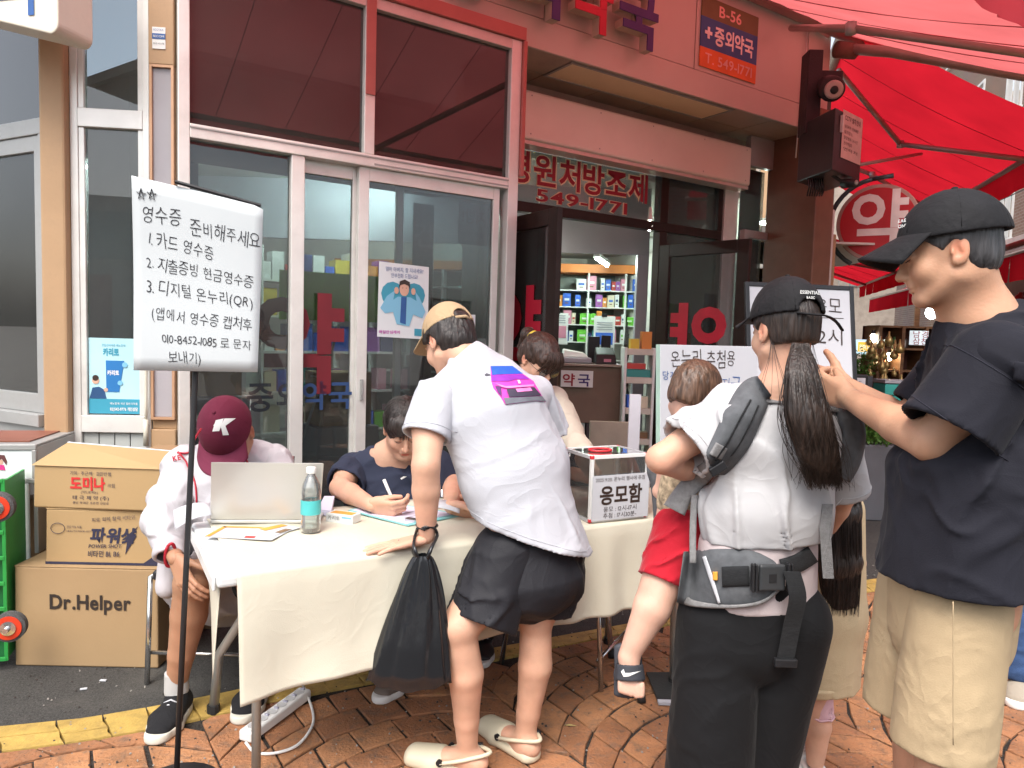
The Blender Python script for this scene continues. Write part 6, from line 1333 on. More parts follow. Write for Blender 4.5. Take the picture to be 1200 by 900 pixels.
# ---------------------------------------------------------------- people: materials and building blocks
from mathutils.bvhtree import BVHTree
def skin_mat(name, col): return mat(name, col, rough=.50, var=.10, vs=14, bump=.10, bs=190, spec=.35, sub=.12, attr='tint')
SK_light = skin_mat('skin_light', (.62, .36, .25)); SK_mid = skin_mat('skin_mid', (.54, .30, .19)); SK_tan = skin_mat('skin_tan', (.40, .215, .13)); SK_baby = skin_mat('skin_baby', (.66, .40, .30))
def cloth_mat(name, col, **kw):
    a = dict(rough=.85, var=.05, vs=5, bump=.16, bs=330, sheen=.02, crease=.13, spec=.2); a.update(kw); return mat(name, col, **a)
HAIR = {}
def hair_mat(name, col, stretch=(1, 1, .10), vs=150):
    """hair: fine light and dark strands along the local z axis of the place"""
    return mat(name, col, rough=.42, var=.65, vs=vs, bump=.55, bs=vs, spec=.5, stretch=stretch)
M_hair = hair_mat('black_hair', (.022, .016, .014)); M_hairb = hair_mat('dark_brown_hair', (.026, .016, .012)); M_hairg = hair_mat('greying_hair', (.040, .038, .040), vs=120); M_hairbaby = hair_mat('baby_hair', (.095, .052, .032), vs=110)
def V3(p): return np.array(tuple(p), float)
def frameM(o, fwd, up=(0, 0, 1), s=1.0):
    """matrix whose y axis is fwd and z near up"""
    y = nrm(fwd); u = np.array(up, float); x = nrm(np.cross(y, u)); z = np.cross(x, y); M = np.eye(4); M[:3, 0] = x * s; M[:3, 1] = y * s; M[:3, 2] = z * s; M[:3, 3] = tuple(o); return M
def tf(M, p): return M[:3, :3] @ np.array(p, float) + M[:3, 3]
def head_body(lips=True, wide=1.0):
    """skull, jaw, nose, lips, lids and ears; y points where the face looks; origin between the ears"""
    B = Body(); w = wide
    B.ell((0, -.012, .030), (.076 * w, .094, .088)).ell((0, .030, -.030), (.062 * w, .058, .074), k=.03)
    for s in (-1, 1):
        B.cone((s * .052 * w, .005, -.055), (s * .022, .064, -.094), .020, .018, .025); B.ell((s * .037, .058, -.030), (.027, .026, .028), k=.02)
        B.ell((s * .032, .093, .008), (.017, .012, .010), k=.014, op='-'); B.ell((s * .032, .0765, .006), (.0155, .0135, .012), k=.004)
        B.slab((s * .018, .086, .026), (s * .044, .078, .026), (.006, .006), (.005, .005), (0, 0, 1), k=.012)
    B.ell((0, .072, -.092), (.020, .018, .017), k=.02)
    B.cone((0, .084, .014), (0, .104, -.028), .0075, .0105, .010); B.ell((0, .106, -.033), (.0095, .0095, .0085), k=.008)
    for s in (-1, 1): B.ell((s * .0105, .096, -.036), (.0075, .0095, .0068), k=.006); B.ell((s * .006, .101, -.043), (.0032, .0045, .003), k=.002, op='-')
    B.ell((0, .085, -.052), (.022, .012, .012), k=.012)
    B.slab((-.019, .0865, -.0595), (.019, .0865, -.0595), (.0075, .0048), (.0075, .0048), (0, 1, 0), k=.004); B.slab((-.015, .0860, -.0685), (.015, .0860, -.0685), (.0075, .0056), (.0075, .0056), (0, 1, 0), k=.004)
    B.slab((-.021, .095, -.0642), (.021, .095, -.0642), (.004, .0012), (.004, .0012), (0, 1, 0), k=.002, op='-')
    for s in (-1, 1):
        B.ell((s * .077 * w, -.012, -.004), (.0085, .0185, .0315), R=[[1, 0, 0], [0, .97, -.22], [0, .22, .97]], k=.008)
        B.ell((s * .0835 * w, -.009, .001), (.0055, .0115, .0205), R=[[1, 0, 0], [0, .97, -.22], [0, .22, .97]], k=.004, op='-')
        B.ell((s * .080 * w, -.016, .002), (.004, .005, .012), k=.004); B.ell((s * .077 * w, .000, -.026), (.0065, .008, .010), k=.006); B.ell((s * .081 * w, .004, -.006), (.004, .004, .006), k=.004)
    return B
def face_tint(M, lip=(.80, .42, .42), spots=(), stubble=0.):
    Mi = np.linalg.inv(M)
    def f(V):
        L = (V @ Mi[:3, :3].T + Mi[:3, 3]); c = np.ones((len(V), 3), np.float32)
        def blob(cn, r, col, soft=.5):
            nonlocal c
            d = np.sqrt((((L - np.array(cn)) / np.array(r)) ** 2).sum(1)); t = np.clip((1 - d) / soft, 0, 1)[:, None]; c = c * (1 - t) + np.array(col) * c * t
        blob((0, .092, -.0635), (.021, .016, .0095), lip, .4); blob((0, .105, -.033), (.016, .02, .016), (1, .86, .84), .8)
        for s in (-1, 1): blob((s * .08, -.01, 0), (.015, .025, .036), (1.0, .74, .70), .6); blob((s * .04, .07, -.03), (.03, .03, .026), (1, .88, .86), 1.); blob((s * .032, .088, -.0), (.020, .014, .004), (.55, .45, .42), .5)
        for s in (-1, 1): blob((s * .031, .090, .027), (.021, .02, .0055), (.20, .16, .15), .6)
        n1 = vnoise(V.astype(np.float32), (22, 22, 22), 3); n2 = vnoise(V.astype(np.float32), (9, 9, 9), 4)
        c *= (1 + .07 * n1 + .05 * n2)[:, None]; c[:, 1:] *= (1 - .09 * np.clip(n2, 0, 1))[:, None]
        for p in spots: blob(p, (.0035, .0035, .0035), (.35, .25, .22), .5)
        return c
    return f
def lashes(par, M, w=1.0):
    m = mat('lash', (.02, .014, .012), bump=0)
    for s in (-1, 1):
        MB().tube([Vector(tf(M, (s * x * w, y, z))) for x, y, z in ((.0175, .0885, .0005), (.025, .0915, -.0015), (.033, .0915, -.0018), (.040, .0885, -.0005), (.046, .083, .002))], [.0006, .0011, .0012, .0011, .0006], 5).build('eyelash', m, par, smooth=True)
        MB().tube([Vector(tf(M, (s * x * w, y, z))) for x, y, z in ((.014, .0905, .0245), (.024, .0925, .0275), (.036, .0885, .0285), (.048, .079, .0245))], [.0016, .0024, .0022, .0010], 5, flat=.6).build('eyebrow', m, par, smooth=True)
def hand_body(wr, d, thumb, L=.185, curls=(.35, .4, .45, .5), spread=.10, thumb_curl=.4, thumb_out=.75, palm_n=None, s=1.0):
    """a hand: wrist point, direction of the fingers, direction towards the thumb side"""
    y = nrm(d); x = np.array(thumb, float); x = nrm(x - y * (x @ y)); z = np.cross(x, y)      # z: back of the hand or palm
    if palm_n is not None and z @ np.array(palm_n) > 0: z = -z                                 # z points away from the palm
    w = np.array(tuple(wr), float); B = Body(); P = L * .50
    def pt(a, b, c): return w + (x * a + y * b + z * c) * s
    rt = [.030, .0105, -.010, -.029]
    for i, a in enumerate(rt):
        B.cone(pt(a * .62, .005, 0), pt(a, P - (.004 if i in (0, 3) else 0) - (.008 if i == 3 else 0), .0), .0135 * s, .0105 * s, .014 * s)
    B.ell(pt(.024, .035, -.008), (.016 * s, .028 * s, .012 * s), R=np.stack([x, y, z], 1), k=.012 * s)
    tips = []
    ln = [(.040, .024, .019), (.044, .028, .020), (.041, .026, .020), (.032, .019, .017)]
    for i, a in enumerate(rt):
        an = 0; p = pt(a, P - (.008 if i == 3 else 0), 0); sd = nrm(y + x * (spread * (1.5 - i) * .55)); r = .0098 - (.0012 if i == 3 else 0)
        for j, l in enumerate(ln[i]):
            an += curls[i] * (1.1 if j == 0 else 1.25 if j == 1 else .8); dr = sd * math.cos(an) - z * math.sin(an); q = p + dr * l * s
            B.cone(p, q, r * s, (r - .0009) * s, .0025 if j else .006); r -= .0009; p = q
        tips.append(p)
    p = pt(.020, .018, -.004); dr = nrm(x * thumb_out + y * (1 - thumb_out * .45) - z * .35); r = .0135
    for j, l in enumerate((.038, .032, .024)):
        q = p + dr * l * s; B.cone(p, q, r * s, (r - .0016) * s, .008 if j == 0 else .003); r -= .0016; p = q; dr = nrm(dr * math.cos(thumb_curl) + nrm(y * .8 - z * .6 - x * .25) * math.sin(thumb_curl))
    tips.append(p); return B, tips
def wrinkle(amp, d, f=13., stretch=.22, seed=0, base=.5, width=.22):
    def g(V, N): return ((folds(V, d, f, stretch, seed, width) - .3) * amp * 1.5 + vnoise(V, (6, 6, 6), seed + 9) * amp * base).astype(np.float32)
    return g
def wsum(*g): return lambda V, N: sum(q(V, N) for q in g)
def tube_cloth(a, b, ra, rb, side=None, vox=.0055, wall=.012, disp=None, k=.02, mid=None):
    """sleeve or trouser leg: from a (inside the garment) to its open end b"""
    a, b = V3(a), V3(b); n = nrm(b - a); B = Body(); e = b + n * .06
    P = [a, b] if mid is None else [a, V3(mid[0]), b]; R = [ra, rb] if mid is None else [ra, mid[1], rb]
    for i in range(len(P) - 1):
        q = P[i + 1] if i < len(P) - 2 else e
        if side is None: B.cone(P[i], q, R[i], R[i + 1], k)
        else: B.slab(P[i], q, R[i], R[i + 1], side, k)
    return B.mesh(vox, clips=[(b, n)], shell=wall, disp=disp)
def cap(par, M, m, opening=False, brim_m=None, scale=1.0, brim_len=.070, tilt=0., crown_h=.118, emblem=None, voxel=.0035, seam=True):
    """baseball cap on head frame M: crown, brim, button, seams"""
    Mi = M
    B = Body(); B.ell((0, -.010, .024), (.0875, .1055, crown_h - .002)); 
    B.cut((0, 0, .030), (0, -.10, -1), .3)
    B.ell((0, -.010, .018), (.0825, .1005, crown_h - .004), k=.003, op='-')
    if opening: B.ell((0, -.112, .050), (.034, .03, .026), k=.004, op='-')
    cr = np_mesh('crown', [B.moved(Mi).mesh(voxel)], m, par)
    g = MB()
    def br(u, v):
        th = math.radians(-62 + 124 * u); rx, ry = .0865, .104; r = 1.0
        x0, y0 = rx * math.sin(th), ry * math.cos(th) - .010; ext = brim_len * (math.cos(th * .92) ** .55 if abs(th) < 1.4 else 0)
        x, y = x0 * (1 + .10 * v), y0 + ext * v; z = .036 - (x / .0865) ** 2 * (.002 + .020 * v) - v * (.010 + tilt)
        return Vector(tf(Mi, (x, y, z + .10 * (-y) * .0)))
    g.grid(22, 8, br); o = g.build('brim', brim_m or m, par, smooth=True, solid=.004)
    if seam:
        for a in (0, 60, 120):
            an = math.radians(a + 30); pts = []
            for i in range(13):
                ph = math.radians(-80 + 160 * i / 12); pts.append(Vector(tf(Mi, (.0876 * math.sin(ph) * math.sin(an), -.010 + .1056 * math.sin(ph) * math.cos(an), .0238 + (crown_h - .002) * math.cos(ph)))))
            MB().tube(pts, .0011, 4).build('seam', m, par, smooth=True)
    MB().lathe(Vector(tf(Mi, (0, -.010, .022 + crown_h))), [(.007, -.002), (.0065, .003), (.002, .0045)], 12, axis=Vector(Mi[:3, 2])).build('button', m, par, smooth=True)
    return cr
def scalp(par, M, m, name='hair', hairline=.060, nape=-.070, grow=.009, side=-.02, voxel=.0035, amp=.0018, front=True, fringe=0.):
    """close cut hair: the skull swollen a little and cut at the hairline"""
    B = Body(); g = grow
    B.ell((0, -.014, .030), (.0765 + g, .0945 + g, .0885 + g)); B.ell((0, -.045, -.030), (.058 + g * .6, .052 + g * .5, .050), k=.03)
    B.cut((0, hairline, .03), (0, 1, -.55), .3); B.cut((0, 0, nape), (0, .0, -1), .3)
    for s in (-1, 1): B.ell((s * .085, .000, -.030), (.030, .030, .052), k=.004, op='-'); B.ell((s * .070, .060, -.04), (.06, .050, .065), k=.006, op='-')
    d = nrm(np.array(M)[:3, 2])
    return np_mesh(name, [B.moved(M).mesh(voxel, disp=lambda V, N: (vnoise(np.stack([V[:, 0] * 1, V[:, 1], V[:, 2] * .25], -1).astype(np.float32), (110, 110, 110), 3) * amp).astype(np.float32))], m, par)
def strands(par, roots, path_fn, m, n=200, r=.0012, name='hair_strands', seg=10, seed=1):
    """locks of hair as thin tapering tubes"""
    rr = random.Random(seed); b = MB()
    for i in range(n):
        P = path_fn(i, rr); b.tube(P, [r * (1 - .6 * (j / (len(P) - 1)) ** 2) for j in range(len(P))], 4, cap=False)
    return stuff(b.build(name, m, par, smooth=True))
def stitch(par, c, n, m, r0=.45, a0=0, a1=2 * PI, steps=64):
    """a hem seam: a fine ridge round a garment in the plane through c with normal n"""
    bv = BVHTree.FromPolygons([v.co[:] for v in par.data.vertices], [tuple(q.vertices) for q in par.data.polygons]); n = nrm(n); x = nrm(np.cross(n, (.1, 1, .05))); y = np.cross(n, x); P = []; c = V3(c); run = []
    for i in range(steps + 1):
        a = a0 + (a1 - a0) * i / steps; d = x * math.cos(a) + y * math.sin(a); h = bv.ray_cast(Vector(c + d * r0), Vector(-d))
        run.append(h[0] + Vector(d) * .0008 if h[0] is not None and (not run or run[-1] is None or (h[0] - run[-1]).length < .05) else None)
    g = MB(); seg = []
    for q in run + [None]:
        if q is not None: seg.append(q); continue
        if len(seg) > 5: g.tube(seg, .0010, 5)
        seg = []
    if g.v: g.build('hem_seam', m, par, smooth=True)
def person(label, loc, group=None): return thing('person', label, 'person', tuple(loc), 0, group)
def shoe(par, heel, toe, w=.048, m=None, sole=None, h=.075, collar=None, name='shoe', lace=True, voxel=.0045):
    """a sneaker from heel to toe, both points on the ground"""
    he, to = V3(heel), V3(toe); d = nrm(to - he); up = np.array([0, 0, 1.]); sd = nrm(np.cross(d, up)); L = np.linalg.norm(to - he)
    B = Body(); B.slab(he + up * .040 + d * .035, he + up * .038 + d * L * .62, (w * .78, .036), (w * 1.0, .030), sd, .03); B.slab(he + up * .038 + d * L * .62, to + up * .030 - d * .045, (w * 1.0, .030), (w * .8, .022), sd, .03)
    B.cone(he + up * .055 + d * .045, he + up * (h + .02) + d * .060, w * .75, w * .72, .03); B.slab(he + up * .065 + d * .08, he + up * .05 + d * L * .6, (w * .55, .018), (w * .5, .014), sd, .03)
    B.hole(he + up * (h + .02) + d * .060, up, w * .74, .03)
    s = np_mesh(name, [B.mesh(voxel, clips=[((0, 0, he[2] + .012), (0, 0, -1))])], m, par)
    S = Body(); S.slab(he + up * .014 + d * .045, he + up * .014 + d * L * .62, (w * .88, .05), (w * 1.1, .05), sd, .02); S.slab(he + up * .014 + d * L * .62, to + up * .014 - d * .05, (w * 1.1, .05), (w * .88, .05), sd, .02)
    np_mesh('sole', [S.mesh(voxel, clips=[((0, 0, he[2] + .030), (0, 0, 1)), ((0, 0, he[2] + .001), (0, 0, -1))])], sole, s)
    if lace:
        for i in range(4):
            c = he + d * (.095 + .022 * i) + up * (.092 - .0075 * i); MB().tube([Vector(c - sd * .024 - up * .010), Vector(c + up * .002), Vector(c + sd * .024 - up * .010)], .0028, 6).build('lace', lace if not isinstance(lace, bool) else M_pap, s, smooth=True)
    return s
# ---------------------------------------------------------------- tall man in the black T-shirt, near right
M_btee = cloth_mat('black_cotton', (.014, .014, .020), var=.15, sheen=.04, bump=.12)
p = person('tall man in black cap, black T-shirt and beige shorts, reaching left over the woman', (1.0, 1.52, 0))
HM = frameM(at(1111, 297, 1.54), nrm((-1, .42, -.27)), (0, 0, 1), .905)
nb = V3(at(1147, 378, 1.57))
B = head_body().moved(HM)
B.cone(tf(HM, (0, -.030, -.050)), nb, .053, .062, .03); B.cone(tf(HM, (0, .015, -.07)), nb + np.array([-.02, 0, .01]), .040, .052, .02)
shN, shF = V3(at(1188, 425, 1.38)), V3(at(1122, 432, 1.74)); elN, elF = V3(at(1092, 518, 1.47)), V3(at(1062, 500, 1.76)); wrN, wrF = V3(at(994, 466, 1.80)), V3(at(990, 452, 1.93))
def armb(B, sh, el, wr, f=1.0):
    B.chain([sh, sh * .5 + el * .5, el], [.056 * f, .050 * f, .040 * f], .03); m = el * .65 + wr * .35
    B.chain([el, m, wr], [.042 * f, .0415 * f, .026 * f], .012)
armb(B, shN + [0, .03, -.01], elN, wrN, 1.0); armb(B, shF, elF, wrF, 1.0)
chest = V3(at(1162, 470, 1.58)); pel = V3(at(1120, 700, 1.54)); B.slab(nb, chest, (.10, .07), (.17, .11), shN - shF, .04); B.slab(chest, pel, (.16, .11), (.16, .11), shN - shF, .04)
hipN, hipF = V3(at(1124, 715, 1.47)), V3(at(1085, 705, 1.64)); knN, knF = V3(at(1108, 945, 1.42)), V3(at(1078, 915, 1.66))
anN, anF = knN + np.array([.03, 0, -.40]), knF + np.array([.02, 0, -.40]); anN[2] = anF[2] = .09
for h_, k_, a_ in ((hipN, knN, anN), (hipF, knF, anF)):
    B.chain([h_, h_ * .45 + k_ * .55, k_], [.072, .068, .056], .03); B.chain([k_, k_ * .68 + a_ * .32, a_], [.056, .057, .036], .012)
HN, _t = hand_body(wrN, nrm(V3(at(952, 450, 1.92)) - wrN), (.1, -.5, .6), curls=(.45, .5, .55, .6), palm_n=(0, 1, 0), thumb_out=.35); HF, _t = hand_body(wrF, nrm(V3(at(950, 442, 2.0)) - wrF), (0, -.2, 1), curls=(.3, .35, .4, .45), palm_n=(0, 1, -.3))
hl, hh = B.bounds()
head_parts = [B.mesh(.0028, box=(tf(HM, (0, 0, 0)) - .155, tf(HM, (0, 0, 0)) + np.array([.155, .155, .155])))]
rest_ = B.mesh(.0065, clips=[((0, 0, tf(HM, (0, 0, 0))[2] - .145), (0, 0, 1))])
HN.cone(wrN - nrm(wrN - elN) * .03, wrN, .028, .0255, .01); HF.cone(wrF - nrm(wrF - elF) * .03, wrF, .027, .025, .01)
Mi_ = face_tint(HM, lip=(.86, .55, .52), spots=((-.0745, .032, -.012), (-.073, .022, -.026), (.0745, .032, -.012), (.073, .022, -.026)))
body6 = np_mesh('body', head_parts + [rest_, HN.mesh(.0032), HF.mesh(.0032)], SK_mid, p, colfn=Mi_)
lashes(p, HM)
hr6 = scalp(p, HM, M_hairg, hairline=.045, nape=-.062, grow=.006, voxel=.003)
M_bcap = cloth_mat('black_cap_cotton', (.013, .0125, .014), var=.25, vs=14, rough=.75, bump=.3, bs=60)
CM = HM.copy(); CM[:3, :3] = frameM((0, 0, 0), HM[:3, 1] + HM[:3, 2] * .20, HM[:3, 2] - HM[:3, 1] * .20)[:3, :3] * 1.02
cp = cap(p, CM, M_bcap, voxel=.003, brim_len=.074, tilt=.030, crown_h=.108); cp.name = 'cap_crown'
for q, tx in enumerate(('EAE', 'ONE')):
    lettering(tx, .010, Vector(tf(CM, (-.022, .094, .066 - q * .011))), Vector(CM[:3, 0]) * -.62 - Vector(CM[:3, 1]) * .78, Vector(CM[:3, 2]), M_wht, cp, name='cap_lettering', bold=.02)
# T-shirt: torso, then each sleeve
T = Body(); ax = shN - shF; lowc = V3(at(1112, 735, 1.54)); midc = V3(at(1132, 560, 1.55))
T.slab(nb + np.array([0.01, 0, -.045]), chest, (.12, .085), (.20, .130), ax, .05); T.slab(chest, midc, (.20, .130), (.210, .148), ax, .04); T.slab(midc, lowc, (.210, .148), (.222, .172), ax, .03)
T.cone(nb + np.array([.035, 0, -.03]), chest + np.array([.06, 0, 0]), .07, .11, .06); T.cone(shN + np.array([-.01, .01, .0]), shF, .080, .070, .05); T.cone(nb + np.array([.05, -.02, -.035]), shN + np.array([-.01, .05, -.02]), .072, .070, .05)
hemz = V3(at(1104, 690, 1.54))[2]
T.cone(nb + np.array([0, 0, -.04]), nb + np.array([-.01, 0, .03]), .092, .066, .03); T.cut(nb + np.array([-.008, 0, .026]), nrm((-.33, 0, .94)), .30); T.cone(nb + np.array([0, 0, -.04]), nb + np.array([-.02, 0, .08]), .056, .060, .006, '-')
wA = wsum(wrinkle(.012, (-.5, 0, -1), 11, .22, 3, width=.16), wrinkle(.006, (1, .3, -.45), 17, .25, 8, width=.2))
P_t = [T.mesh(.0055, clips=[((0, 0, hemz), (.04, 0, -1))], shell=.012, disp=wA)]
slN, slF = V3(at(1112, 508, 1.42)), V3(at(1078, 482, 1.76)); wS = wsum(wrinkle(.010, nrm(slN - shN) + np.array([.3, 0, .3]), 12, .3, 31, width=.2), wrinkle(.004, (1, 0, .2), 22, .4, 7))
P_t.append(tube_cloth(shN + np.array([-.008, .042, -.005]), slN, .093, .104, disp=wS)); P_t.append(tube_cloth(shF, slF, .072, .088, disp=wS))
tee6 = np_mesh('t_shirt', P_t, M_btee, p)
M_bst = cloth_mat('black_stitch', (.03, .03, .042)); stitch(tee6, (lowc[0] * .9 + midc[0] * .1, midc[1], hemz + .022), (.04, 0, 1), M_bst); stitch(tee6, slN + nrm(shN - slN) * .02, slN - shN, M_bst, r0=.13); stitch(tee6, shN + [-.02, .06, -.01], slN - shN, M_bst, r0=.16)
cl6 = MB(); ring = []
for i in range(25):
    a = i / 24 * 2 * PI; n_ = nrm((-.35, 0, .93)); x_ = nrm(np.cross(n_, (0, 1, 0))); y_ = np.cross(n_, x_); ring.append(Vector(nb + np.array([-.010, 0, .024]) + (x_ * math.cos(a) * .063 + y_ * math.sin(a) * .062)))
cl6.tube(ring, .0065, 8, flat=1.0); cl6.build('collar', M_btee, p, smooth=True)
# shorts
M_bsh = cloth_mat('beige_linen', (.44, .33, .20), var=.08, vs=9, bump=.12, bs=300, dirt=.1, ds=30, dcol=(.36, .26, .15))
S = Body(); hemN, hemF = V3(at(1104, 880, 1.45)), V3(at(1066, 832, 1.64))
S.slab(V3(at(1118, 640, 1.54)), V3(at(1112, 735, 1.54)), (.150, .130), (.150, .120), ax, .03)
w1 = wsum(wrinkle(.0020, (1, .2, .12), 40, .25, 21, base=.2, width=.25), wrinkle(.0035, (.15, 0, 1), 9, .25, 5, base=.3, width=.3))
sh6 = np_mesh('shorts', [S.mesh(.0055, disp=w1), tube_cloth(hipN + np.array([0, 0, .02]), hemN, (.098, .098), (.096, .098), side=(1, 0, 0), disp=w1), tube_cloth(hipF + np.array([0, 0, .02]), hemF, (.105, .112), (.100, .102), side=(1, 0, 0), disp=w1)], M_bsh, p)
sm = MB(); sm.tube([Vector(V3(at(1117, y, 1.335 - .00002 * y)) + np.array([0, .0, 0])) for y in range(705, 880, 12)], .0011, 5); sm.build('side_seam', M_bsh, sh6, smooth=True)
for h_, nm in ((anN, -1), (anF, 1)): shoe(p, h_ * [1, 1, 0] + np.array([.06, 0, 0.0]), h_ * [1, 1, 0] + np.array([-.21, 0, 0.0]), m=M_wht, sole=M_wht)
# ---------------------------------------------------------------- man in white T-shirt leaning on the table, seen from behind
M_wtee = cloth_mat('white_cotton', (.47, .48, .52), var=.03, bump=.1)
M_tancap = cloth_mat('tan_cap_cotton', (.42, .30, .18), var=.08, bump=.15)
M_dsh = cloth_mat('charcoal_nylon', (.018, .018, .022), rough=.6, var=.15, sheen=.02)
p3 = person('man in white T-shirt with pink car print, bending over the table with a black bag', (.05, 2.35, 0))
HM = frameM(at(526, 402, 2.50), nrm((-.56, .62, -.62)), nrm((-.30, .45, .85)), .95)
nb = V3(at(556, 432, 2.44)); chest = V3(at(577, 480, 2.42)); mid = V3(at(603, 555, 2.38)); pel = V3(at(628, 640, 2.34))
shL, shR = V3(at(506, 468, 2.33)), V3(at(628, 462, 2.55)); ax = shL - shR
hnd = V3(on_z(478, 639, .762)); elL = V3(at(499, 546, 2.22)); wrL = V3(at(500, 628, 2.245)) 
elR = V3(at(640, 540, 2.72)); wrR = V3(at(560, 590, 2.75))
B = head_body().moved(HM); B.cone(tf(HM, (0, -.030, -.050)), nb, .054, .058, .02)
armb(B, shL, elL, wrL, 1.05); armb(B, shR, elR, wrR, .95)
B.slab(nb, chest, (.065, .05), (.16, .09), ax, .02); B.slab(chest, pel, (.16, .095), (.14, .09), ax, .04)
hipL, hipR = V3(at(588, 668, 2.31)), V3(at(652, 662, 2.40)); knL, knR = V3(at(538, 735, 2.20)), V3(at(628, 725, 2.36)); anL, anR = V3(at(548, 886, 2.26)), V3(at(613, 880, 2.37))
for h_, k_, a_ in ((hipL, knL, anL), (hipR, knR, anR)):
    B.chain([h_, h_ * .5 + k_ * .5, k_], [.088, .076, .060], .03); bk = np.array([.012, -.010, 0])
    B.chain([k_, k_ * .66 + a_ * .34 + bk, k_ * .3 + a_ * .7 + bk * .4, a_], [.052, .056, .040, .031], .012)
def foot(B, an, d, L=.245):
    d = nrm(np.array(d) * [1, 1, 0]); he = np.array([an[0], an[1], 0]) - d * .035; s_ = nrm(np.cross(d, (0, 0, 1)))
    B.cone(an, he + [0, 0, .045], .034, .036, .02); B.slab(he + [0, 0, .05] + d * .03, he + [0, 0, .038] + d * L * .62, (.032, .035), (.042, .022), s_, .03); B.slab(he + [0, 0, .038] + d * L * .62, he + [0, 0, .032] + d * (L - .03), (.042, .020), (.036, .014), s_, .02); return he, d
fL = foot(B, anL, (-.80, .25, 0)); fR = foot(B, anR, (-.55, .62, 0))
HB, tips = hand_body(wrL + np.array([-.01, 0, -.010]), nrm(hnd - wrL) * [1, 1, 0] + np.array([-.35, .03, -.16]), (.12, 1, 0), curls=(.03, .03, .03, .05), spread=.28, thumb_curl=.1, thumb_out=.9, palm_n=(0, 0, -1), s=1.0)
HR_, _t = hand_body(wrR, (-1, .2, -.2), (0, -.4, 1), palm_n=(0, 0, -1))
rest_ = [B.mesh(.0065, clips=[((0, 0, tf(HM, (0, 0, 0))[2] - .13), (0, 0, 1))]), B.mesh(.0035, box=(tf(HM, (0, 0, 0)) - .14, tf(HM, (0, 0, 0)) + np.array([.14, .14, .17])))]
np_mesh('body', rest_ + [HB.mesh(.003), HR_.mesh(.004)], SK_light, p3, colfn=face_tint(HM))
MB().lathe(Vector(tips[1] * .45 + wrL * .55 + np.array([.0, 0, .0])), [(.0105, -.002), (.0105, .002)], 16, axis=Vector(nrm(tips[1] - wrL)), capa=False, capb=False).build('ring', mat('silver', (.7, .7, .7), rough=.2, metal=1), p3, smooth=True)
scalp(p3, HM, M_hair, hairline=.06, nape=-.078, grow=.014, voxel=.0035, amp=.003)
CM = frameM(tf(HM, (0, -.002, .004)), HM[:3, 1] + HM[:3, 2] * .15, HM[:3, 2] - HM[:3, 1] * .15, 1.0)
cap(p3, CM, M_tancap, opening=True, brim_len=.068)
MB().tube([Vector(tf(CM, (-.034, -.096, .040))), Vector(tf(CM, (0, -.118, .037))), Vector(tf(CM, (.034, -.096, .040)))], .006, 6).build('cap_strap', M_tancap, p3, smooth=True)
T = Body(); T.slab(nb + (chest - nb) * .25, chest, (.13, .075), (.205, .125), ax, .05); T.slab(chest, mid, (.205, .128), (.200, .135), ax, .04); T.slab(mid, pel + (pel - mid) * .4, (.198, .130), (.180, .138), ax, .03); T.cone(shL + np.array([.02, .01, -.0]), shR, .076, .072, .05)
nk = nrm(tf(HM, (0, -.03, -.06)) - nb); T.cone(chest, nb + nk * .02, .12, .068, .05); T.cone(nb + nk * .03, nb * .6 + shR * .4, .074, .078, .04); T.cone(nb + nk * .03, nb * .6 + shL * .4, .074, .078, .04); T.cone(nb, nb + nk * .09, .080, .062, .03); T.cut(nb + nk * .070, nk, .30); T.cone(nb, nb + nk * .12, .050, .056, .006, '-')
wA = wsum(wrinkle(.010, (.45, .2, -1), 12, .2, 13, width=.16), wrinkle(.007, (1, .2, .55), 10, .22, 4, width=.16))
hem = V3(at(628, 628, 2.34)); hn = nrm(np.array([-.32, .0, -.95]))
PT = [T.mesh(.0055, clips=[(hem, hn)], shell=.012, disp=wA)]
slL, slR = V3(at(499, 512, 2.27)), V3(at(640, 505, 2.62)); PT.append(tube_cloth(shL + np.array([.015, .0, .0]), slL, .080, .090, disp=wA, mid=None)); PT.append(tube_cloth(shR, slR, .075, .085, disp=wA))
tee3 = np_mesh('t_shirt', PT, M_wtee, p3)
stitch(tee3, hem + hn * -.02, hn, M_wtee); stitch(tee3, slL + nrm(shL - slL) * .02, slL - shL, M_wtee, r0=.13)
# pink car print, laid on the back of the shirt
ME3 = tee3.data; from mathutils.bvhtree import BVHTree
_bv = BVHTree.FromObject(tee3, bpy.context.evaluated_depsgraph_get()) if False else BVHTree.FromPolygons([v.co[:] for v in ME3.vertices], [tuple(q.vertices) for q in ME3.polygons])
def on_cloth(px, py, off=.0015, bv=None):
    o_ = Vector((0, 0, CAM_H)); d_ = (at(px, py, 2.0) - o_).normalized(); h_ = (bv or _bv).ray_cast(o_, d_)
    return (h_[0] + (h_[1] if h_[1].dot(d_) < 0 else -h_[1]) * off) if h_[0] is not None else at(px, py, 2.3)
def decal(poly, m, par, name, off, bv=None, n=7):
    """flat print that follows the cloth: a polygon subdivided and dropped on the surface"""
    bm = bmesh.new(); vs = [bm.verts.new((x, y, 0)) for x, y in poly]; f = bm.faces.new(vs); bmesh.ops.triangulate(bm, faces=[f])
    for it in range(4):
        L = [e for e in bm.edges if e.calc_length() > n]
        if not L: break
        bmesh.ops.subdivide_edges(bm, edges=L, cuts=1); bmesh.ops.triangulate(bm, faces=bm.faces[:])
    for v in bm.verts: v.co = on_cloth(v.co.x, v.co.y, off, bv)
    me = bpy.data.meshes.new(name); bm.to_mesh(me); bm.free(); return link(name, me, m, par)
Z = lambda x, y: (540 + x / 10, 410 + y / 10)
PR = dict(bump=.03, var=.12, vs=30)
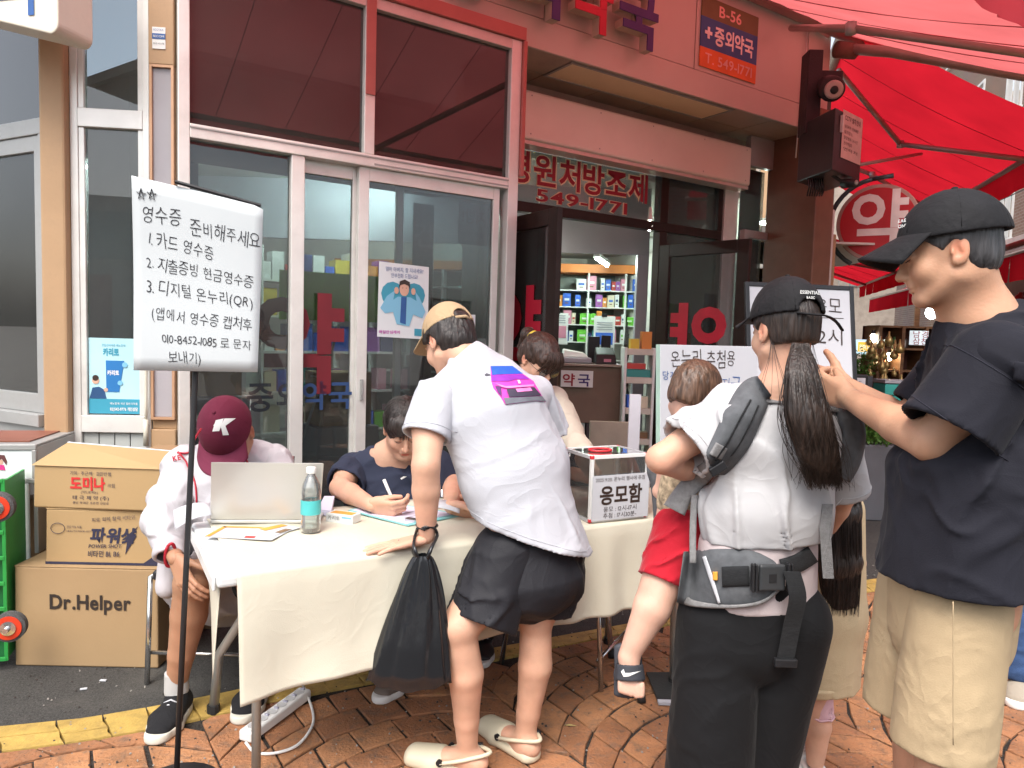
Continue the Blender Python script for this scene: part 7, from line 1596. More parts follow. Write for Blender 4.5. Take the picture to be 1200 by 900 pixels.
for nm, pts, c, off in (('car_body', [(345, 195), (600, 195), (735, 290), (850, 370), (990, 615), (860, 600), (520, 645), (470, 565), (380, 450), (355, 370)], (.62, .06, .42), .0015),
                        ('car_windscreen', [(345, 195), (600, 195), (720, 285), (430, 295), (365, 300)], (.02, .10, .62), .0032), ('car_bonnet', [(360, 305), (720, 295), (800, 350), (640, 350), (560, 375), (360, 375)], (.26, .03, .40), .0032),
                        ('car_grille', [(400, 430), (470, 440), (475, 560), (430, 500)], (.10, .03, .14), .0045), ('car_bumper', [(520, 640), (500, 570), (940, 545), (990, 612), (860, 598)], (.16, .17, .20), .0045), ('car_intake', [(530, 470), (850, 450), (930, 540), (560, 560)], (.05, .04, .07), .0058),
                        ('car_plate', [(630, 470), (800, 455), (822, 490), (655, 508)], (.75, .22, .50), .0070), ('car_badge', [(650, 370), (675, 368), (692, 405), (668, 412)], (.70, .62, .66), .0070), ('car_mirror', [(275, 295), (300, 275), (345, 290), (345, 305), (290, 312)], (.08, .08, .10), .0020),
                        ('car_trim', [(400, 405), (520, 440), (840, 420), (840, 440), (540, 460), (480, 450)], (.80, .25, .60), .0070)):
    decal([Z(*q) for q in pts], mat('print_' + nm, c, rough=.6, **PR), tee3, nm, off)
S = Body(); S.slab(pel + (mid - pel) * .22, V3(at(625, 672, 2.35)), (.140, .095), (.190, .148), ax, .04)
wS = wsum(wrinkle(.009, (1, .3, .35), 14, .25, 41, width=.18), wrinkle(.005, (0, 0, 1), 12, .3, 2))
hmL, hmR = V3(at(563, 731, 2.23)), V3(at(636, 714, 2.39))
sh3 = np_mesh('shorts', [S.mesh(.0055, disp=wS), tube_cloth(hipL + np.array([.01, 0, .05]), hmL, .116, .112, disp=wS), tube_cloth(hipR + np.array([-.01, 0, .05]), hmR, .112, .096, disp=wS)], M_dsh, p3)
M_croc = mat('cream_foam', (.60, .54, .40), rough=.55, var=.03, bump=.03)
for (he, d), lab in ((fL, 0), (fR, 0)):
    s_ = nrm(np.cross(d, (0, 0, 1))); C = Body(); up = np.array([0, 0, 1.])
    C.slab(he + up * .018 - d * .0, he + up * .018 + d * .15, (.042, .03), (.052, .03), s_, .02); C.slab(he + up * .018 + d * .15, he + up * .018 + d * .225, (.052, .03), (.045, .03), s_, .02)
    C.slab(he + up * .038 + d * .13, he + up * .034 + d * .222, (.050, .030), (.042, .022), s_, .02); C.ell(he + up * .075 + d * .07, (.036, .036, .035), k=.01, op='-'); C.cut(he + up * .001, -up, .3)
    cr = np_mesh('clog', [C.mesh(.0045, clips=[((0, 0, .002), (0, 0, -1))])], M_croc, p3)
    st = [he + up * .045 + d * .11 + s_ * .05, he + up * .07 + d * .03 + s_ * .045, he + up * .085 - d * .042, he + up * .07 + d * .03 - s_ * .045, he + up * .045 + d * .11 - s_ * .05]
    MB().tube(smooth_path([Vector(q) for q in st], 5), .007, 6, flat=1.0).build('heel_strap', M_croc, cr, smooth=True)
    for sg in (-1, 1): MB().lathe(Vector(he + up * .047 + d * .112 + s_ * sg * .052), [(.011, -.004), (.011, .005)], 14, axis=Vector(s_)).build('strap_rivet', M_blk, cr)
    MB().tube([Vector(he + up * .062 + d * .07 + s_ * .048), Vector(he + up * .080 + d * .0 + s_ * .040)], .009, 6).build('strap_band', M_blk, cr, smooth=True)
# black carrier bag hanging from the wrist
bag = thing('plastic_bag', 'shiny black plastic carrier bag hanging from the leaning man\'s wrist', 'bag', tuple(on_z(480, 800, .2)))
M_bag = mat('black_film', (.012, .013, .015), rough=.16, var=.2, bump=.25, bs=35, spec=.6, stretch=(1, 1, .25))
tb = V3(at(495, 650, 2.17)); bb_ = V3(at(479, 800, 2.14)); rw = random.Random(6)
g = MB(); NA, NL = 72, 40
def bagf(u, v):
    a = u * 2 * PI; w0, d0 = .020, .018; w1, d1 = .128, .045; t = v ** .75
    w_ = w0 + (w1 - w0) * (t ** .9); d_ = d0 + (d1 - d0) * min(1, t * 1.3); c = tb * (1 - v) + bb_ * v
    rf = 1 + (.10 * math.sin(a * 5 + .8 + 2 * v) + .07 * math.sin(a * 11 + 3 * v) + .04 * math.sin(a * 19)) * (1 - .7 * v)
    z = c[2] + (.012 * math.cos(2 * a) if v > .98 else 0)
    fl_ = 1.0 if v < .93 else 1 - (v - .93) * 3.5
    return Vector((c[0] + w_ * math.cos(a) * rf, c[1] + d_ * math.sin(a) * rf * fl_, z + .004 * math.sin(a * 9) * v))
g.grid(NA, NL, bagf); g.poly([bagf(i / NA, 1) for i in range(NA)]); g.build('bag_body', M_bag, bag, smooth=True)
for sx_ in (-1, 1):
    hd = MB(); w_ = V3(wrL)
    pts = [tb + np.array([sx_ * .012, 0, -.02]), tb + np.array([sx_ * .026, -.006, .020]), w_ + np.array([sx_ * .034, -.012, .006]), w_ + np.array([sx_ * .024, -.02, .032]), w_ + np.array([0, -.036, .036 + .004 * sx_])]
    hd.tube(smooth_path([Vector(q) for q in pts], 6), [.014] * 6 + [.012] * 6 + [.009] * 6 + [.007] * 7, 8, flat=.5); hd.build('handle', M_bag, bag, smooth=True)
    pts = [w_ + np.array([0, -.036, .036]), w_ + np.array([sx_ * .030, .0, .034]), w_ + np.array([0, .034, .030])]; hd = MB(); hd.tube(smooth_path([Vector(q) for q in pts], 6), .007, 6); hd.build('handle', M_bag, bag, smooth=True)
# ---------------------------------------------------------------- woman with the baby carrier, seen from behind
M_wslub = cloth_mat('white_slub_cotton', (.48, .475, .485), var=.03, bump=.12, stretch=(1, 1, 5))
M_carr = cloth_mat('grey_carrier_cloth', (.105, .11, .118), var=.15, vs=40, bump=.2, bs=500)
M_carl = cloth_mat('light_grey_webbing', (.22, .215, .215), var=.15, vs=90, bump=.3, bs=300)
M_web = cloth_mat('black_webbing', (.025, .026, .028), var=.2, vs=60, bump=.5, bs=260, stretch=(1, 1, 6))
M_trs = cloth_mat('black_trousers_cloth', (.009, .009, .010), var=.1, bump=.05, sheen=.05)
M_pinkb = cloth_mat('pale_pink_waistband', (.52, .44, .44), var=.03)
p5 = person('woman in black cap with long ponytail, white T-shirt and grey baby carrier', (.68, 1.95, 0))
HM = frameM(at(919, 388, 1.96), nrm((-.28, .94, -.16)), (0, 0, 1), .94)
nb = V3(at(918, 458, 1.95)); chest = V3(at(918, 520, 1.95)); mid = V3(at(900, 600, 1.96)); pel = V3(at(884, 690, 1.97))
shL, shR = V3(at(862, 480, 1.93)), V3(at(980, 494, 1.99)); ax = shR - shL
elL, wrL = V3(at(774, 538, 1.90)), V3(at(842, 560, 2.10)); elR, wrR = V3(at(988, 580, 2.06)), V3(at(968, 625, 2.16))
B = head_body().moved(HM); B.cone(tf(HM, (0, -.028, -.05)), nb, .047, .052, .025)
armb(B, shL, elL, wrL, .92); armb(B, shR, elR, wrR, .82); B.slab(nb, chest, (.09, .055), (.14, .08), ax, .04); B.slab(chest, mid, (.14, .08), (.12, .08), ax, .04); B.slab(mid, pel, (.12, .08), (.15, .10), ax, .04)
HA, _ = hand_body(wrL, nrm((.9, .3, -.1)), (0, 0, 1), palm_n=(0, -1, 0), s=.9); HB_, _ = hand_body(wrR, nrm((-.8, .4, .1)), (0, 0, 1), palm_n=(0, -1, 0), s=.9)
legs = []
for sgn, hx, fx in ((-1, 842, 838), (1, 925, 905)):
    h_ = V3(at(hx, 730, 1.97)); f_ = V3(at(fx, 760, 1.97 + .03 * sgn)); k_ = h_ * 1.0; k_[2] = .46; a_ = V3((f_[0], 1.97 + .05 * sgn, .09)); legs.append((h_, k_, a_)); B.chain([h_, k_, a_], [.08, .052, .034], .03)
np_mesh('body', [B.mesh(.007, clips=[((0, 0, nb[2] + .03), (0, 0, 1))]), B.mesh(.0035, box=(tf(HM, (0, 0, 0)) - [.14, .14, .17], tf(HM, (0, 0, 0)) + np.array([.14, .14, .14]))), HA.mesh(.004), HB_.mesh(.004)], SK_light, p5, colfn=face_tint(HM))
scalp(p5, HM, M_hairb, hairline=.05, nape=-.045, grow=.008, voxel=.0035)
CM = frameM(tf(HM, (0, 0, .004)), HM[:3, 1] + HM[:3, 2] * .10, HM[:3, 2] - HM[:3, 1] * .10, 1.02)
cp = cap(p5, CM, M_bcap, opening=True, brim_len=.065)
lettering('ESSENTIAL', .012, Vector(tf(CM, (-.005, -.105, .083))), Vector(CM[:3, 0]), Vector(CM[:3, 2]), M_wht, cp, name='cap_lettering', bold=.02, align='CENTER'); lettering('BASIC', .009, Vector(tf(CM, (-.005, -.108, .071))), Vector(CM[:3, 0]), Vector(CM[:3, 2]), M_wht, cp, name='cap_lettering', bold=.02, align='CENTER')
MB().tube(smooth_path([Vector(tf(CM, (-.036, -.096, .036))), Vector(tf(CM, (0, -.122, .030))), Vector(tf(CM, (.040, -.115, .028))), Vector(tf(CM, (.075, -.105, .016))), Vector(tf(CM, (.100, -.100, -.006)))], 5), [.007] * 15 + [.006] * 5 + [.004], 8, flat=.4).build('cap_strap', M_bcap, p5, smooth=True)
# ponytail
rt = V3(at(938, 402, 1.845)); P0 = [rt, V3(at(940, 440, 1.79)), V3(at(948, 490, 1.77)), V3(at(958, 530, 1.775)), V3(at(967, 566, 1.79))]; Rr = [.020, .040, .056, .052, .018]
PC = smooth_path([Vector(q) for q in P0], 7); RC = [Rr[min(int(i / 7), 3)] + (Rr[min(int(i / 7) + 1, 4)] - Rr[min(int(i / 7), 3)]) * ((i / 7 - int(i / 7)) ** 2 * (3 - 2 * (i / 7 - int(i / 7)))) for i in range(28)] + [Rr[4]]
g = MB(); rn = random.Random(2); am = [rn.uniform(-.07, .07) for _ in range(64)]
g.grid(64, len(PC) - 1, lambda u, v: PC[round(v * (len(PC) - 1))] + Vector((math.cos(u * 2 * PI) * RC[round(v * (len(PC) - 1))] * (1 + am[round(u * 64) % 64]), math.sin(u * 2 * PI) * RC[round(v * (len(PC) - 1))] * .55 * (1 + am[(round(u * 64) + 9) % 64]), 0)))
pt5 = g.build('ponytail', M_hairb, p5, smooth=True)
def pony(i, rr):
    a = rr.uniform(0, 2 * PI); q = math.sqrt(rr.uniform(.5, 1)) * 1.03; ca_, sa_ = math.cos(a) * q, math.sin(a) * q; ph = rr.uniform(0, 6); n_ = rr.choice([3, 4, 4, 4]); e = rr.uniform(-.015, .02); out = []
    Pp = [Vector(P0[j]) + Vector((ca_ * Rr[j] * 1.0, sa_ * Rr[j] * .55 + .0, 0)) for j in range(5)]
    if i % 9 == 0: Pp = [x + Vector((rr.uniform(-.012, .012) * j, 0, 0)) for j, x in enumerate(Pp)]
    Pp[4] += Vector((ca_ * .026, 0, -abs(e) * 1.6 + .012)); S_ = smooth_path(Pp, 5)
    return [x + Vector((.0012 * math.sin(j * .4 + ph), .001 * math.cos(j * .35 + ph), 0)) for j, x in enumerate(S_)]
strands(pt5, None, pony, M_hairb, n=700, r=.0009, seed=3)
def loose(i, rr):
    s = Vector(tf(HM, (rr.choice([-.066, .066]), -.03, -.01))); x = rr.uniform(-.03, .04); return smooth_path([s, s + Vector((x * .3, -.02, -.06)), s + Vector((x, -.03, -.13)), s + Vector((x * 1.5, -.03, -.20))], 4)
strands(pt5, None, loose, M_hairb, n=10, r=.0006, seed=5, name='loose_hair')
# T-shirt
T = Body(); T.slab(nb - [0, 0, .03], chest, (.115, .065), (.165, .100), ax, .04); T.slab(chest, mid, (.165, .100), (.178, .125), ax, .04); T.slab(mid, V3(at(884, 700, 1.97)), (.180, .130), (.160, .115), ax, .04); T.cone(shL, shR, .058, .056, .04)
T.cut(nb + np.array([0, 0, -.004]), nrm((.0, -.12, 1)), .25); T.cone(nb, nb + np.array([0, 0, .08]), .052, .06, .006, '-')
wA = wsum(wrinkle(.012, (.25, .1, -1), 11, .2, 51, width=.16), wrinkle(.007, (1, .1, .5), 13, .2, 52))
slL, slR = V3(at(806, 528, 1.88)), V3(at(992, 580, 2.03)); hem = V3(at(884, 646, 1.84))
PT = [T.mesh(.0055, clips=[(hem, (.05, .0, -1))], shell=.012, disp=wA), tube_cloth(shL + [.02, 0, 0.0], slL, .074, .088, disp=wA), tube_cloth(shR + [-.01, .0, .0], slR, .066, .070, disp=wA)]
tee5 = np_mesh('t_shirt', PT, M_wslub, p5); stitch(tee5, slR + nrm(shR - slR) * .02, slR - shR, M_wslub, r0=.12); stitch(tee5, slL + nrm(shL - slL) * .02, slL - shL, M_wslub, r0=.12)
# trousers
T = Body(); wT = wsum(wrinkle(.006, (0, 0, 1), 9, .12, 61, width=.3), wrinkle(.003, (1, 0, .3), 16, .3, 6))
T.slab(V3(at(886, 680, 1.97)), V3(at(880, 745, 1.97)), (.160, .120), (.195, .135), ax, .03)
for i, (h_, k_, a_) in enumerate(legs):
    bx = V3(at(828 if i == 0 else 893, 900, 1.97)); bx[1] = 1.97 + .03 * (i * 2 - 1); e = bx * 1.0; e[2] = .05
    T.slab(h_, bx, (.110, .125), (.118 - .02 * i, .12), ax, .012); T.slab(bx, e, (.118 - .02 * i, .12), (.12 - .02 * i, .12), ax, .012)
tr5 = np_mesh('trousers', [T.mesh(.0065, clips=[((0, 0, .035), (0, 0, -1))], disp=wT)], M_trs, p5)
for i in range(2): shoe(p5, legs[i][2] * [1, 1, 0] + [.02, -.08, 0], legs[i][2] * [1, 1, 0] + [-.02, .17, 0], m=M_blk, sole=M_wht)
B_w = Body(); B_w.slab(V3(at(888, 640, 1.97)), V3(at(884, 712, 1.97)), (.168, .118), (.176, .126), ax, .02); np_mesh('waistband', [B_w.mesh(.006, clips=[((0, 0, pel[2] - .035), (0, 0, -1))])], M_pinkb, p5)
# the carrier (worn: a thing of its own)
ca = thing('baby_carrier', 'grey baby carrier with padded shoulder straps and a black buckled hip belt', 'baby carrier', tuple(pel))
bv5 = BVHTree.FromPolygons([v.co[:] for v in tee5.data.vertices], [tuple(q.vertices) for q in tee5.data.polygons])
def band(pts_w, name, m, par, th=.012, off=.006, bv=None, n=40, sm=True, YO=1.7, edge=True):
    """a padded band: centre line and half widths given in the picture of the woman's back, laid on her clothes"""
    C_ = smooth_path([Vector((x, y, w)) for x, y, w in pts_w], 6); g = MB(); cols = 8
    R = []
    for i, c in enumerate(C_):
        a = C_[max(i - 1, 0)]; b_ = C_[min(i + 1, len(C_) - 1)]; t = Vector((b_.x - a.x, b_.y - a.y)).normalized(); nn = Vector((-t.y, t.x)); row = []
        for j in range(cols + 1):
            u = (j / cols * 2 - 1) * c.z; px, py = c.x + nn.x * u, c.y + nn.y * u; o_ = Vector((0, 0, CAM_H)); d_ = (at(px, py, 2.0) - o_).normalized(); h_ = bv.ray_cast(o_, d_)
            row.append((h_[0], d_))
        R.append(row)
    dist = [[(q[0] - Vector((0, 0, CAM_H))).length if q[0] is not None else None for q in row] for row in R]
    flat_ = [x for row in dist for x in row if x is not None]; last = sum(flat_) / len(flat_) if flat_ else 2.0
    for row in dist:
        for j, x in enumerate(row):
            if x is None: row[j] = last
            else: last = x
    for _ in range(5):
        dist = [[(dist[max(i - 1, 0)][j] + dist[min(i + 1, len(R) - 1)][j] + dist[i][max(j - 1, 0)] + dist[i][min(j + 1, cols)] + 2 * dist[i][j]) / 6 for j in range(cols + 1)] for i in range(len(R))]
    for i, row in enumerate(R):
        for j, (h_, d_) in enumerate(row):
            e = 1 - abs(j / cols * 2 - 1) ** 4; g.v.append(Vector((0, 0, CAM_H)) + d_ * (dist[i][j] - off - th * e))
    for i, row in enumerate(R):
        for j, (h_, d_) in enumerate(row): g.v.append(Vector((0, 0, CAM_H)) + d_ * (dist[i][j] + .004))
    K = cols + 1; n1 = len(R) * K
    for i in range(len(R) - 1):
        for j in range(cols): q = i * K + j; g.f.append([q, q + 1, q + K + 1, q + K]); g.f.append([n1 + q + K, n1 + q + K + 1, n1 + q + 1, n1 + q])
        g.f.append([i * K, i * K + K, n1 + i * K + K, n1 + i * K]); q = i * K + cols; g.f.append([q + K, q, n1 + q, n1 + q + K])
    g.f.append([j for j in range(K)][::-1] + [n1 + j for j in range(K)]); e0 = (len(R) - 1) * K; g.f.append([e0 + j for j in range(K)] + [n1 + e0 + j for j in reversed(range(K))])
    return g.build(name, m, par, smooth=True)
s1 = band([(896, 452, 14), (884, 462, 20), (872, 485, 22), (858, 515, 22), (842, 540, 18), (834, 550, 14)], 'shoulder_strap', M_carr, ca, th=.020, bv=bv5)
band([(880, 468, 1.2), (868, 490, 1.2), (853, 518, 1.2), (838, 540, 1.2)], 'strap_stitch', M_web, s1, th=.002, off=.028, bv=bv5); band([(889, 475, 1), (879, 497, 1), (864, 525, 1), (848, 545, 1)], 'strap_stitch', M_web, s1, th=.002, off=.026, bv=bv5)
s2 = band([(985, 468, 10), (994, 485, 14), (1001, 510, 14), (996, 540, 13), (988, 562, 9)], 'shoulder_strap', M_carr, ca, th=.020, bv=bv5)
band([(893, 466, 6), (925, 470, 5), (985, 478, 6)], 'chest_strap', M_carl, ca, th=.006, bv=bv5)
bk = MB(); p_ = on_cloth(836, 545, .014, bv5); fb5 = Frame(p_, ux=(.75, -.1, .55), uy=(.1, .99, 0), uz=(-.55, 0, .83)); bk.box(-.022, .022, -.012, .004, -.012, .012, fr=fb5); bk.build('strap_buckle', M_blk, ca, bevel=.003)
band([(846, 522, 8), (838, 536, 8)], 'strap_patch', M_carl, ca, th=.004, off=.026, bv=bv5)
band([(832, 548, 10), (815, 563, 12), (800, 580, 12), (790, 598, 14)], 'side_webbing', M_carl, ca, th=.008, bv=bv5)
for pts in ([(814, 580, 4), (812, 620, 4), (812, 660, 4)],): band(pts, 'side_webbing', M_carl, ca, th=.004, bv=bv5)
st = MB(); sp2 = [on_cloth(966, 590, .012, bv5), V3(at(967, 620, 1.85)), V3(at(971, 678, 1.845))]
g = MB(); C_ = [Vector(q) for q in sp2]
for i in range(2):
    a, b_ = C_[i], C_[i + 1]; g.hexa([a + Vector((-.014, 0, 0)), a + Vector((.014, 0, 0)), a + Vector((.014, .003, 0)), a + Vector((-.014, .003, 0)), b_ + Vector((-.014, 0, 0)), b_ + Vector((.014, 0, 0)), b_ + Vector((.014, .003, 0)), b_ + Vector((-.014, .003, 0))])
g.build('hanging_webbing', M_carl, ca)
bvw = BVHTree.FromPolygons([v.co[:] for v in tr5.data.vertices] + [v.co[:] for o_ in p5.children if o_.name.startswith('waistband') for v in o_.data.vertices], [tuple(q.vertices) for q in tr5.data.polygons] + [tuple(len(tr5.data.vertices) + i for i in q.vertices) for o_ in p5.children if o_.name.startswith('waistband') for q in o_.data.polygons])
hp = band([(797, 676, 30), (815, 678, 33), (850, 678, 35), (885, 678, 32), (908, 676, 20), (918, 674, 8)], 'hip_pad', M_carr, ca, th=.016, bv=bvw)
band([(800, 700, 6), (812, 707, 4), (850, 711, 2.4), (885, 708, 2.4), (905, 698, 2.2), (917, 682, 2)], 'pad_piping', M_carl, hp, th=.006, off=.020, bv=bvw); band([(825, 652, 2.2), (833, 676, 2.6), (843, 707, 1.6)], 'zip_trim', M_pap, hp, th=.003, off=.026, bv=bvw)
band([(838, 670, 3), (838, 680, 3)], 'care_tag', M_or, hp, th=.003, off=.027, bv=bvw)
band([(846, 676, 12), (878, 675, 12)], 'belt_webbing', M_web, ca, th=.006, off=.024, bv=bvw); band([(916, 666, 11), (935, 660, 11), (953, 649, 11)], 'belt_webbing', M_web, ca, th=.008, off=.010, bv=bvw)
pb5 = on_cloth(898, 672, .036, bvw); fb6 = Frame(pb5, ux=(1, .05, .03), uy=(-.05, 1, 0), uz=(-.03, 0, 1))
k_ = MB(fb6); k_.box(-.034, .034, -.007, .007, -.034, .034); k_.build('buckle_body', mat('grey_black_plastic', (.04, .042, .045), rough=.35), ca, bevel=.006, seg=3)
for s_ in (-.042, .042, -.050, .050): MB(fb6).box(s_ - .003, s_ + .003, -.010, .008, -.036, .036).build('buckle_ladder', M_blk, ca, bevel=.002)
MB(fb6).box(-.010, .010, -.0085, -.0065, -.012, .012).build('buckle_mark', M_blk, ca, bevel=.002)
dg_ = MB(); q0, q1, q2, q3 = V3(at(915, 688, 1.80)), V3(at(936, 682, 1.79)), V3(at(928, 735, 1.81)), V3(at(920, 776, 1.82))
C_ = smooth_path([Vector(x) for x in (V3(at(928, 670, 1.795)), V3(at(935, 700, 1.79)), q2, q3)], 6)
for a, b_ in zip(C_, C_[1:]): dg_.hexa([a + Vector((-.022, 0, 0)), a + Vector((.022, 0, 0)), a + Vector((.022, .003, 0)), a + Vector((-.022, .003, 0)), b_ + Vector((-.022, 0, 0)), b_ + Vector((.022, 0, 0)), b_ + Vector((.022, .003, 0)), b_ + Vector((-.022, .003, 0))])
dg_.build('hanging_belt_end', M_web, ca); c_ = Vector(q3); MB().box(c_.x - .028, c_.x + .030, c_.y - .008, c_.y + .008, c_.z - .012, c_.z + .010).build('belt_slider', M_blk, ca, bevel=.003)
# ---------------------------------------------------------------- baby
p8 = person('small child in red shorts carried on the woman\'s front, seen from behind', (.52, 2.1, 0))
BM = frameM(at(813, 464, 2.12), nrm((.55, .70, -.45)), nrm((.38, .2, .90)), .84)
B = head_body(wide=1.1).moved(BM); bn, bc, bp = V3(at(812, 520, 2.10)), V3(at(810, 550, 2.12)), V3(at(800, 625, 2.10)); B.cone(tf(BM, (0, -.02, -.05)), bn, .036, .04, .03); B.slab(bn, bc, (.06, .05), (.08, .06), (1, 0, 0), .04); B.slab(bc, bp, (.08, .06), (.085, .07), (1, 0, 0), .04)
hp_, kn_, an_ = V3(at(792, 640, 2.06)), V3(at(764, 712, 2.00)), V3(at(737, 768, 1.99)); B.chain([hp_, kn_, an_], [.070, .052, .029], .03)
hp2, kn2, an2 = V3(at(840, 640, 2.12)), V3(at(850, 700, 2.16)), V3(at(858, 760, 2.18)); B.chain([hp2, kn2, an2], [.066, .050, .028], .03)
B.chain([V3(at(785, 545, 2.14)), V3(at(775, 575, 2.16)), V3(at(800, 590, 2.18))], [.032, .026, .02], .02)
# foot hanging with the toes towards the ground
fd = nrm(V3(at(738, 812, 1.965)) - an_); fs = np.array([1, 0, .1]); B.slab(an_ + fd * .015, an_ + fd * .085 + [0, -.012, 0], (.026, .026), (.036, .016), fs, .02)
for i in range(5):
    c = an_ + fd * (.098 - .006 * abs(i - 3.2)) + fs * ((-2 + i) * .0145) + [0, -.020, 0]; B.cone(c - fd * .022, c + fd * .004, .0085 + (.003 if i == 4 else 0), .0075 + (.003 if i == 4 else 0), .004)
np_mesh('body', [B.mesh(.005, clips=[((0, 0, bn[2] + .02), (0, 0, 1))], box=None), B.mesh(.0035, box=(tf(BM, (0, 0, 0)) - [.13, .13, .13], tf(BM, (0, 0, 0)) + np.array([.13, .13, .13])))], SK_baby, p8, colfn=face_tint(BM))
scalp(p8, BM, M_hairbaby, hairline=.05, nape=-.055, grow=.008, voxel=.0035, amp=.0025)
def wisps(i, rr):
    a = rr.uniform(-1.5, 1.5); b_ = rr.uniform(.1, 1.2); s = np.array([.080 * math.sin(a) * math.sin(b_), -.010 - .100 * math.cos(a) * math.sin(b_), .032 + .096 * math.cos(b_)]); e = s + np.array([.01 * rr.uniform(-1, 1), -.006, -.045]); return [Vector(tf(BM, s)), Vector(tf(BM, (s + e) / 2 * [1.03, 1.04, 1])), Vector(tf(BM, e))]
strands(p8, None, wisps, M_hairbaby, n=240, r=.0008, seed=8, name='fine_hair')
M_rsh = cloth_mat('red_velour', (.42, .012, .025), var=.15, sheen=.25); M_pat = cloth_mat('patterned_baby_top', (.42, .33, .22), var=.7, vs=55)
wB_ = wrinkle(.008, (1, .2, .5), 22, .25, 71, width=.2)
S = Body(); S.slab(V3(at(802, 615, 2.10)), V3(at(800, 650, 2.10)), (.080, .070), (.092, .082), (1, 0, 0), .03)
np_mesh('shorts', [S.mesh(.005, disp=wB_), tube_cloth(V3(at(798, 622, 2.07)), V3(at(776, 682, 2.02)), .082, .074, disp=wB_), tube_cloth(hp2 + [0, 0, .03], V3(at(846, 690, 2.15)), .078, .07, disp=wB_)], M_rsh, p8)
S = Body(); S.slab(bn, V3(at(806, 590, 2.11)), (.075, .065), (.092, .078), (1, 0, 0), .03); np_mesh('top', [S.mesh(.006)], M_pat, p8)
for nm, pts, m in (('carrier_panel', [(800, 545), (770, 560), (764, 615), (800, 640)], M_carr),):
    q = Body(); q.slab(V3(at(800, 530, 2.17)), V3(at(808, 640, 2.17)), (.105, .045), (.11, .06), (1, 0, 0), .03); np_mesh(nm, [q.mesh(.007, disp=wB_)], m, ca)
# slide sandal
sl = Body(); o0 = an_ + fd * -.015 + [0, .018, 0]; o1 = an_ + fd * .128 + [0, .012, 0]; nz_ = nrm(np.cross(fs, fd)); 
sl.slab(o0, (o0 + o1) / 2, (.040, .013), (.040, .012), fs, .01); sl.slab((o0 + o1) / 2, o1 - fd * .02, (.042, .012), (.044, .012), fs, .01)
M_sand = mat('black_foam', (.035, .037, .045), rough=.6, bump=.1); sd8 = np_mesh('sandal_sole', [sl.mesh(.003)], M_sand, p8)
st = Body(); c0 = an_ + fd * .016 + [0, -.006, 0]; c1 = an_ + fd * .056 + [0, -.012, 0]; st.slab(c0, c1, (.037, .034), (.043, .030), fs, .01); st.slab(c0 - fd * .03, c1 + fd * .03, (.0325, .0295), (.038, .0255), fs, .003, '-')
st.cut(c0 - fd * .0, -fd, .1); st.cut(c1 + fd * .004, fd, .1)
so = np_mesh('sandal_strap', [st.mesh(.0028)], M_sand, p8)
bvs = BVHTree.FromPolygons([v.co[:] for v in so.data.vertices], [tuple(q.vertices) for q in so.data.polygons])
decal([(728, 787), (731, 793), (737, 792.5), (751, 786), (738, 788.5), (732.5, 788.5), (731, 784)], M_wht, so, 'curved_white_mark', .002, bvs, n=2)
decal([(748, 762), (751, 763), (755, 782), (755, 800), (752, 799)], mat('grey_trim', (.2, .22, .22)), so, 'side_trim', .001, bvs, n=4) if False else None
# ---------------------------------------------------------------- girl beyond the woman
p9 = person('girl with long black hair, cream sweatshirt dress and pink leggings behind the woman', (.90, 2.25, 0))
GM = frameM(at(970, 548, 2.26), nrm((.15, .95, -.2)), (0, 0, 1), .84)
gb = V3(at(965, 590, 2.26)); gp = V3(at(962, 720, 2.26)); B = head_body().moved(GM); B.cone(tf(GM, (0, -.02, -.05)), gb, .04, .04, .02); B.slab(gb, gp, (.12, .07), (.11, .085), (1, 0, 0), .04)
gl = [(V3(at(945, 740, 2.27)), V3(at(958, 850, 2.27))), (V3(at(985, 740, 2.24)), V3(at(926, 850, 2.30)))]
for i, (h_, k_) in enumerate(gl):
    a_ = k_ * 1.0; a_[2] = .07; B.chain([h_, k_, a_], [.06, .042, .028], .03)
    if i == 0: gk = k_
B.chain([V3(at(1000, 610, 2.3)), V3(at(1004, 660, 2.36)), V3(at(990, 690, 2.42))], [.035, .028, .02], .02)
np_mesh('body', [B.mesh(.0065)], SK_light, p9, colfn=face_tint(GM))
D_ = Body(); D_.slab(gb - [0, 0, .02], gp, (.125, .085), (.135, .105), (1, 0, 0), .04); D_.slab(gp, V3(at(955, 860, 2.26)), (.130, .105), (.128, .11), (1, 0, 0), .03)
M_crm = cloth_mat('cream_sweatshirt', (.54, .42, .26), var=.04); hemg = V3(at(955, 815, 2.18)); wG = wrinkle(.006, (.1, 0, 1), 10, .2, 81, width=.25)
dr = np_mesh('dress', [D_.mesh(.006, clips=[(hemg, (0, 0, -1))], shell=.012, disp=wG)], M_crm, p9)
D2 = Body(); D2.slab(hemg + [0, .08, .028], hemg + [0, .08, .001], (.136, .118), (.132, .113), (1, 0, 0), .01); np_mesh('dress_hem', [D2.mesh(.005, clips=[(hemg + [0, 0, .03], (0, 0, 1)), (hemg - [0, 0, .002], (0, 0, -1))])], M_crm, dr)
M_pkl = cloth_mat('pink_leggings', (.66, .42, .46), var=.04)
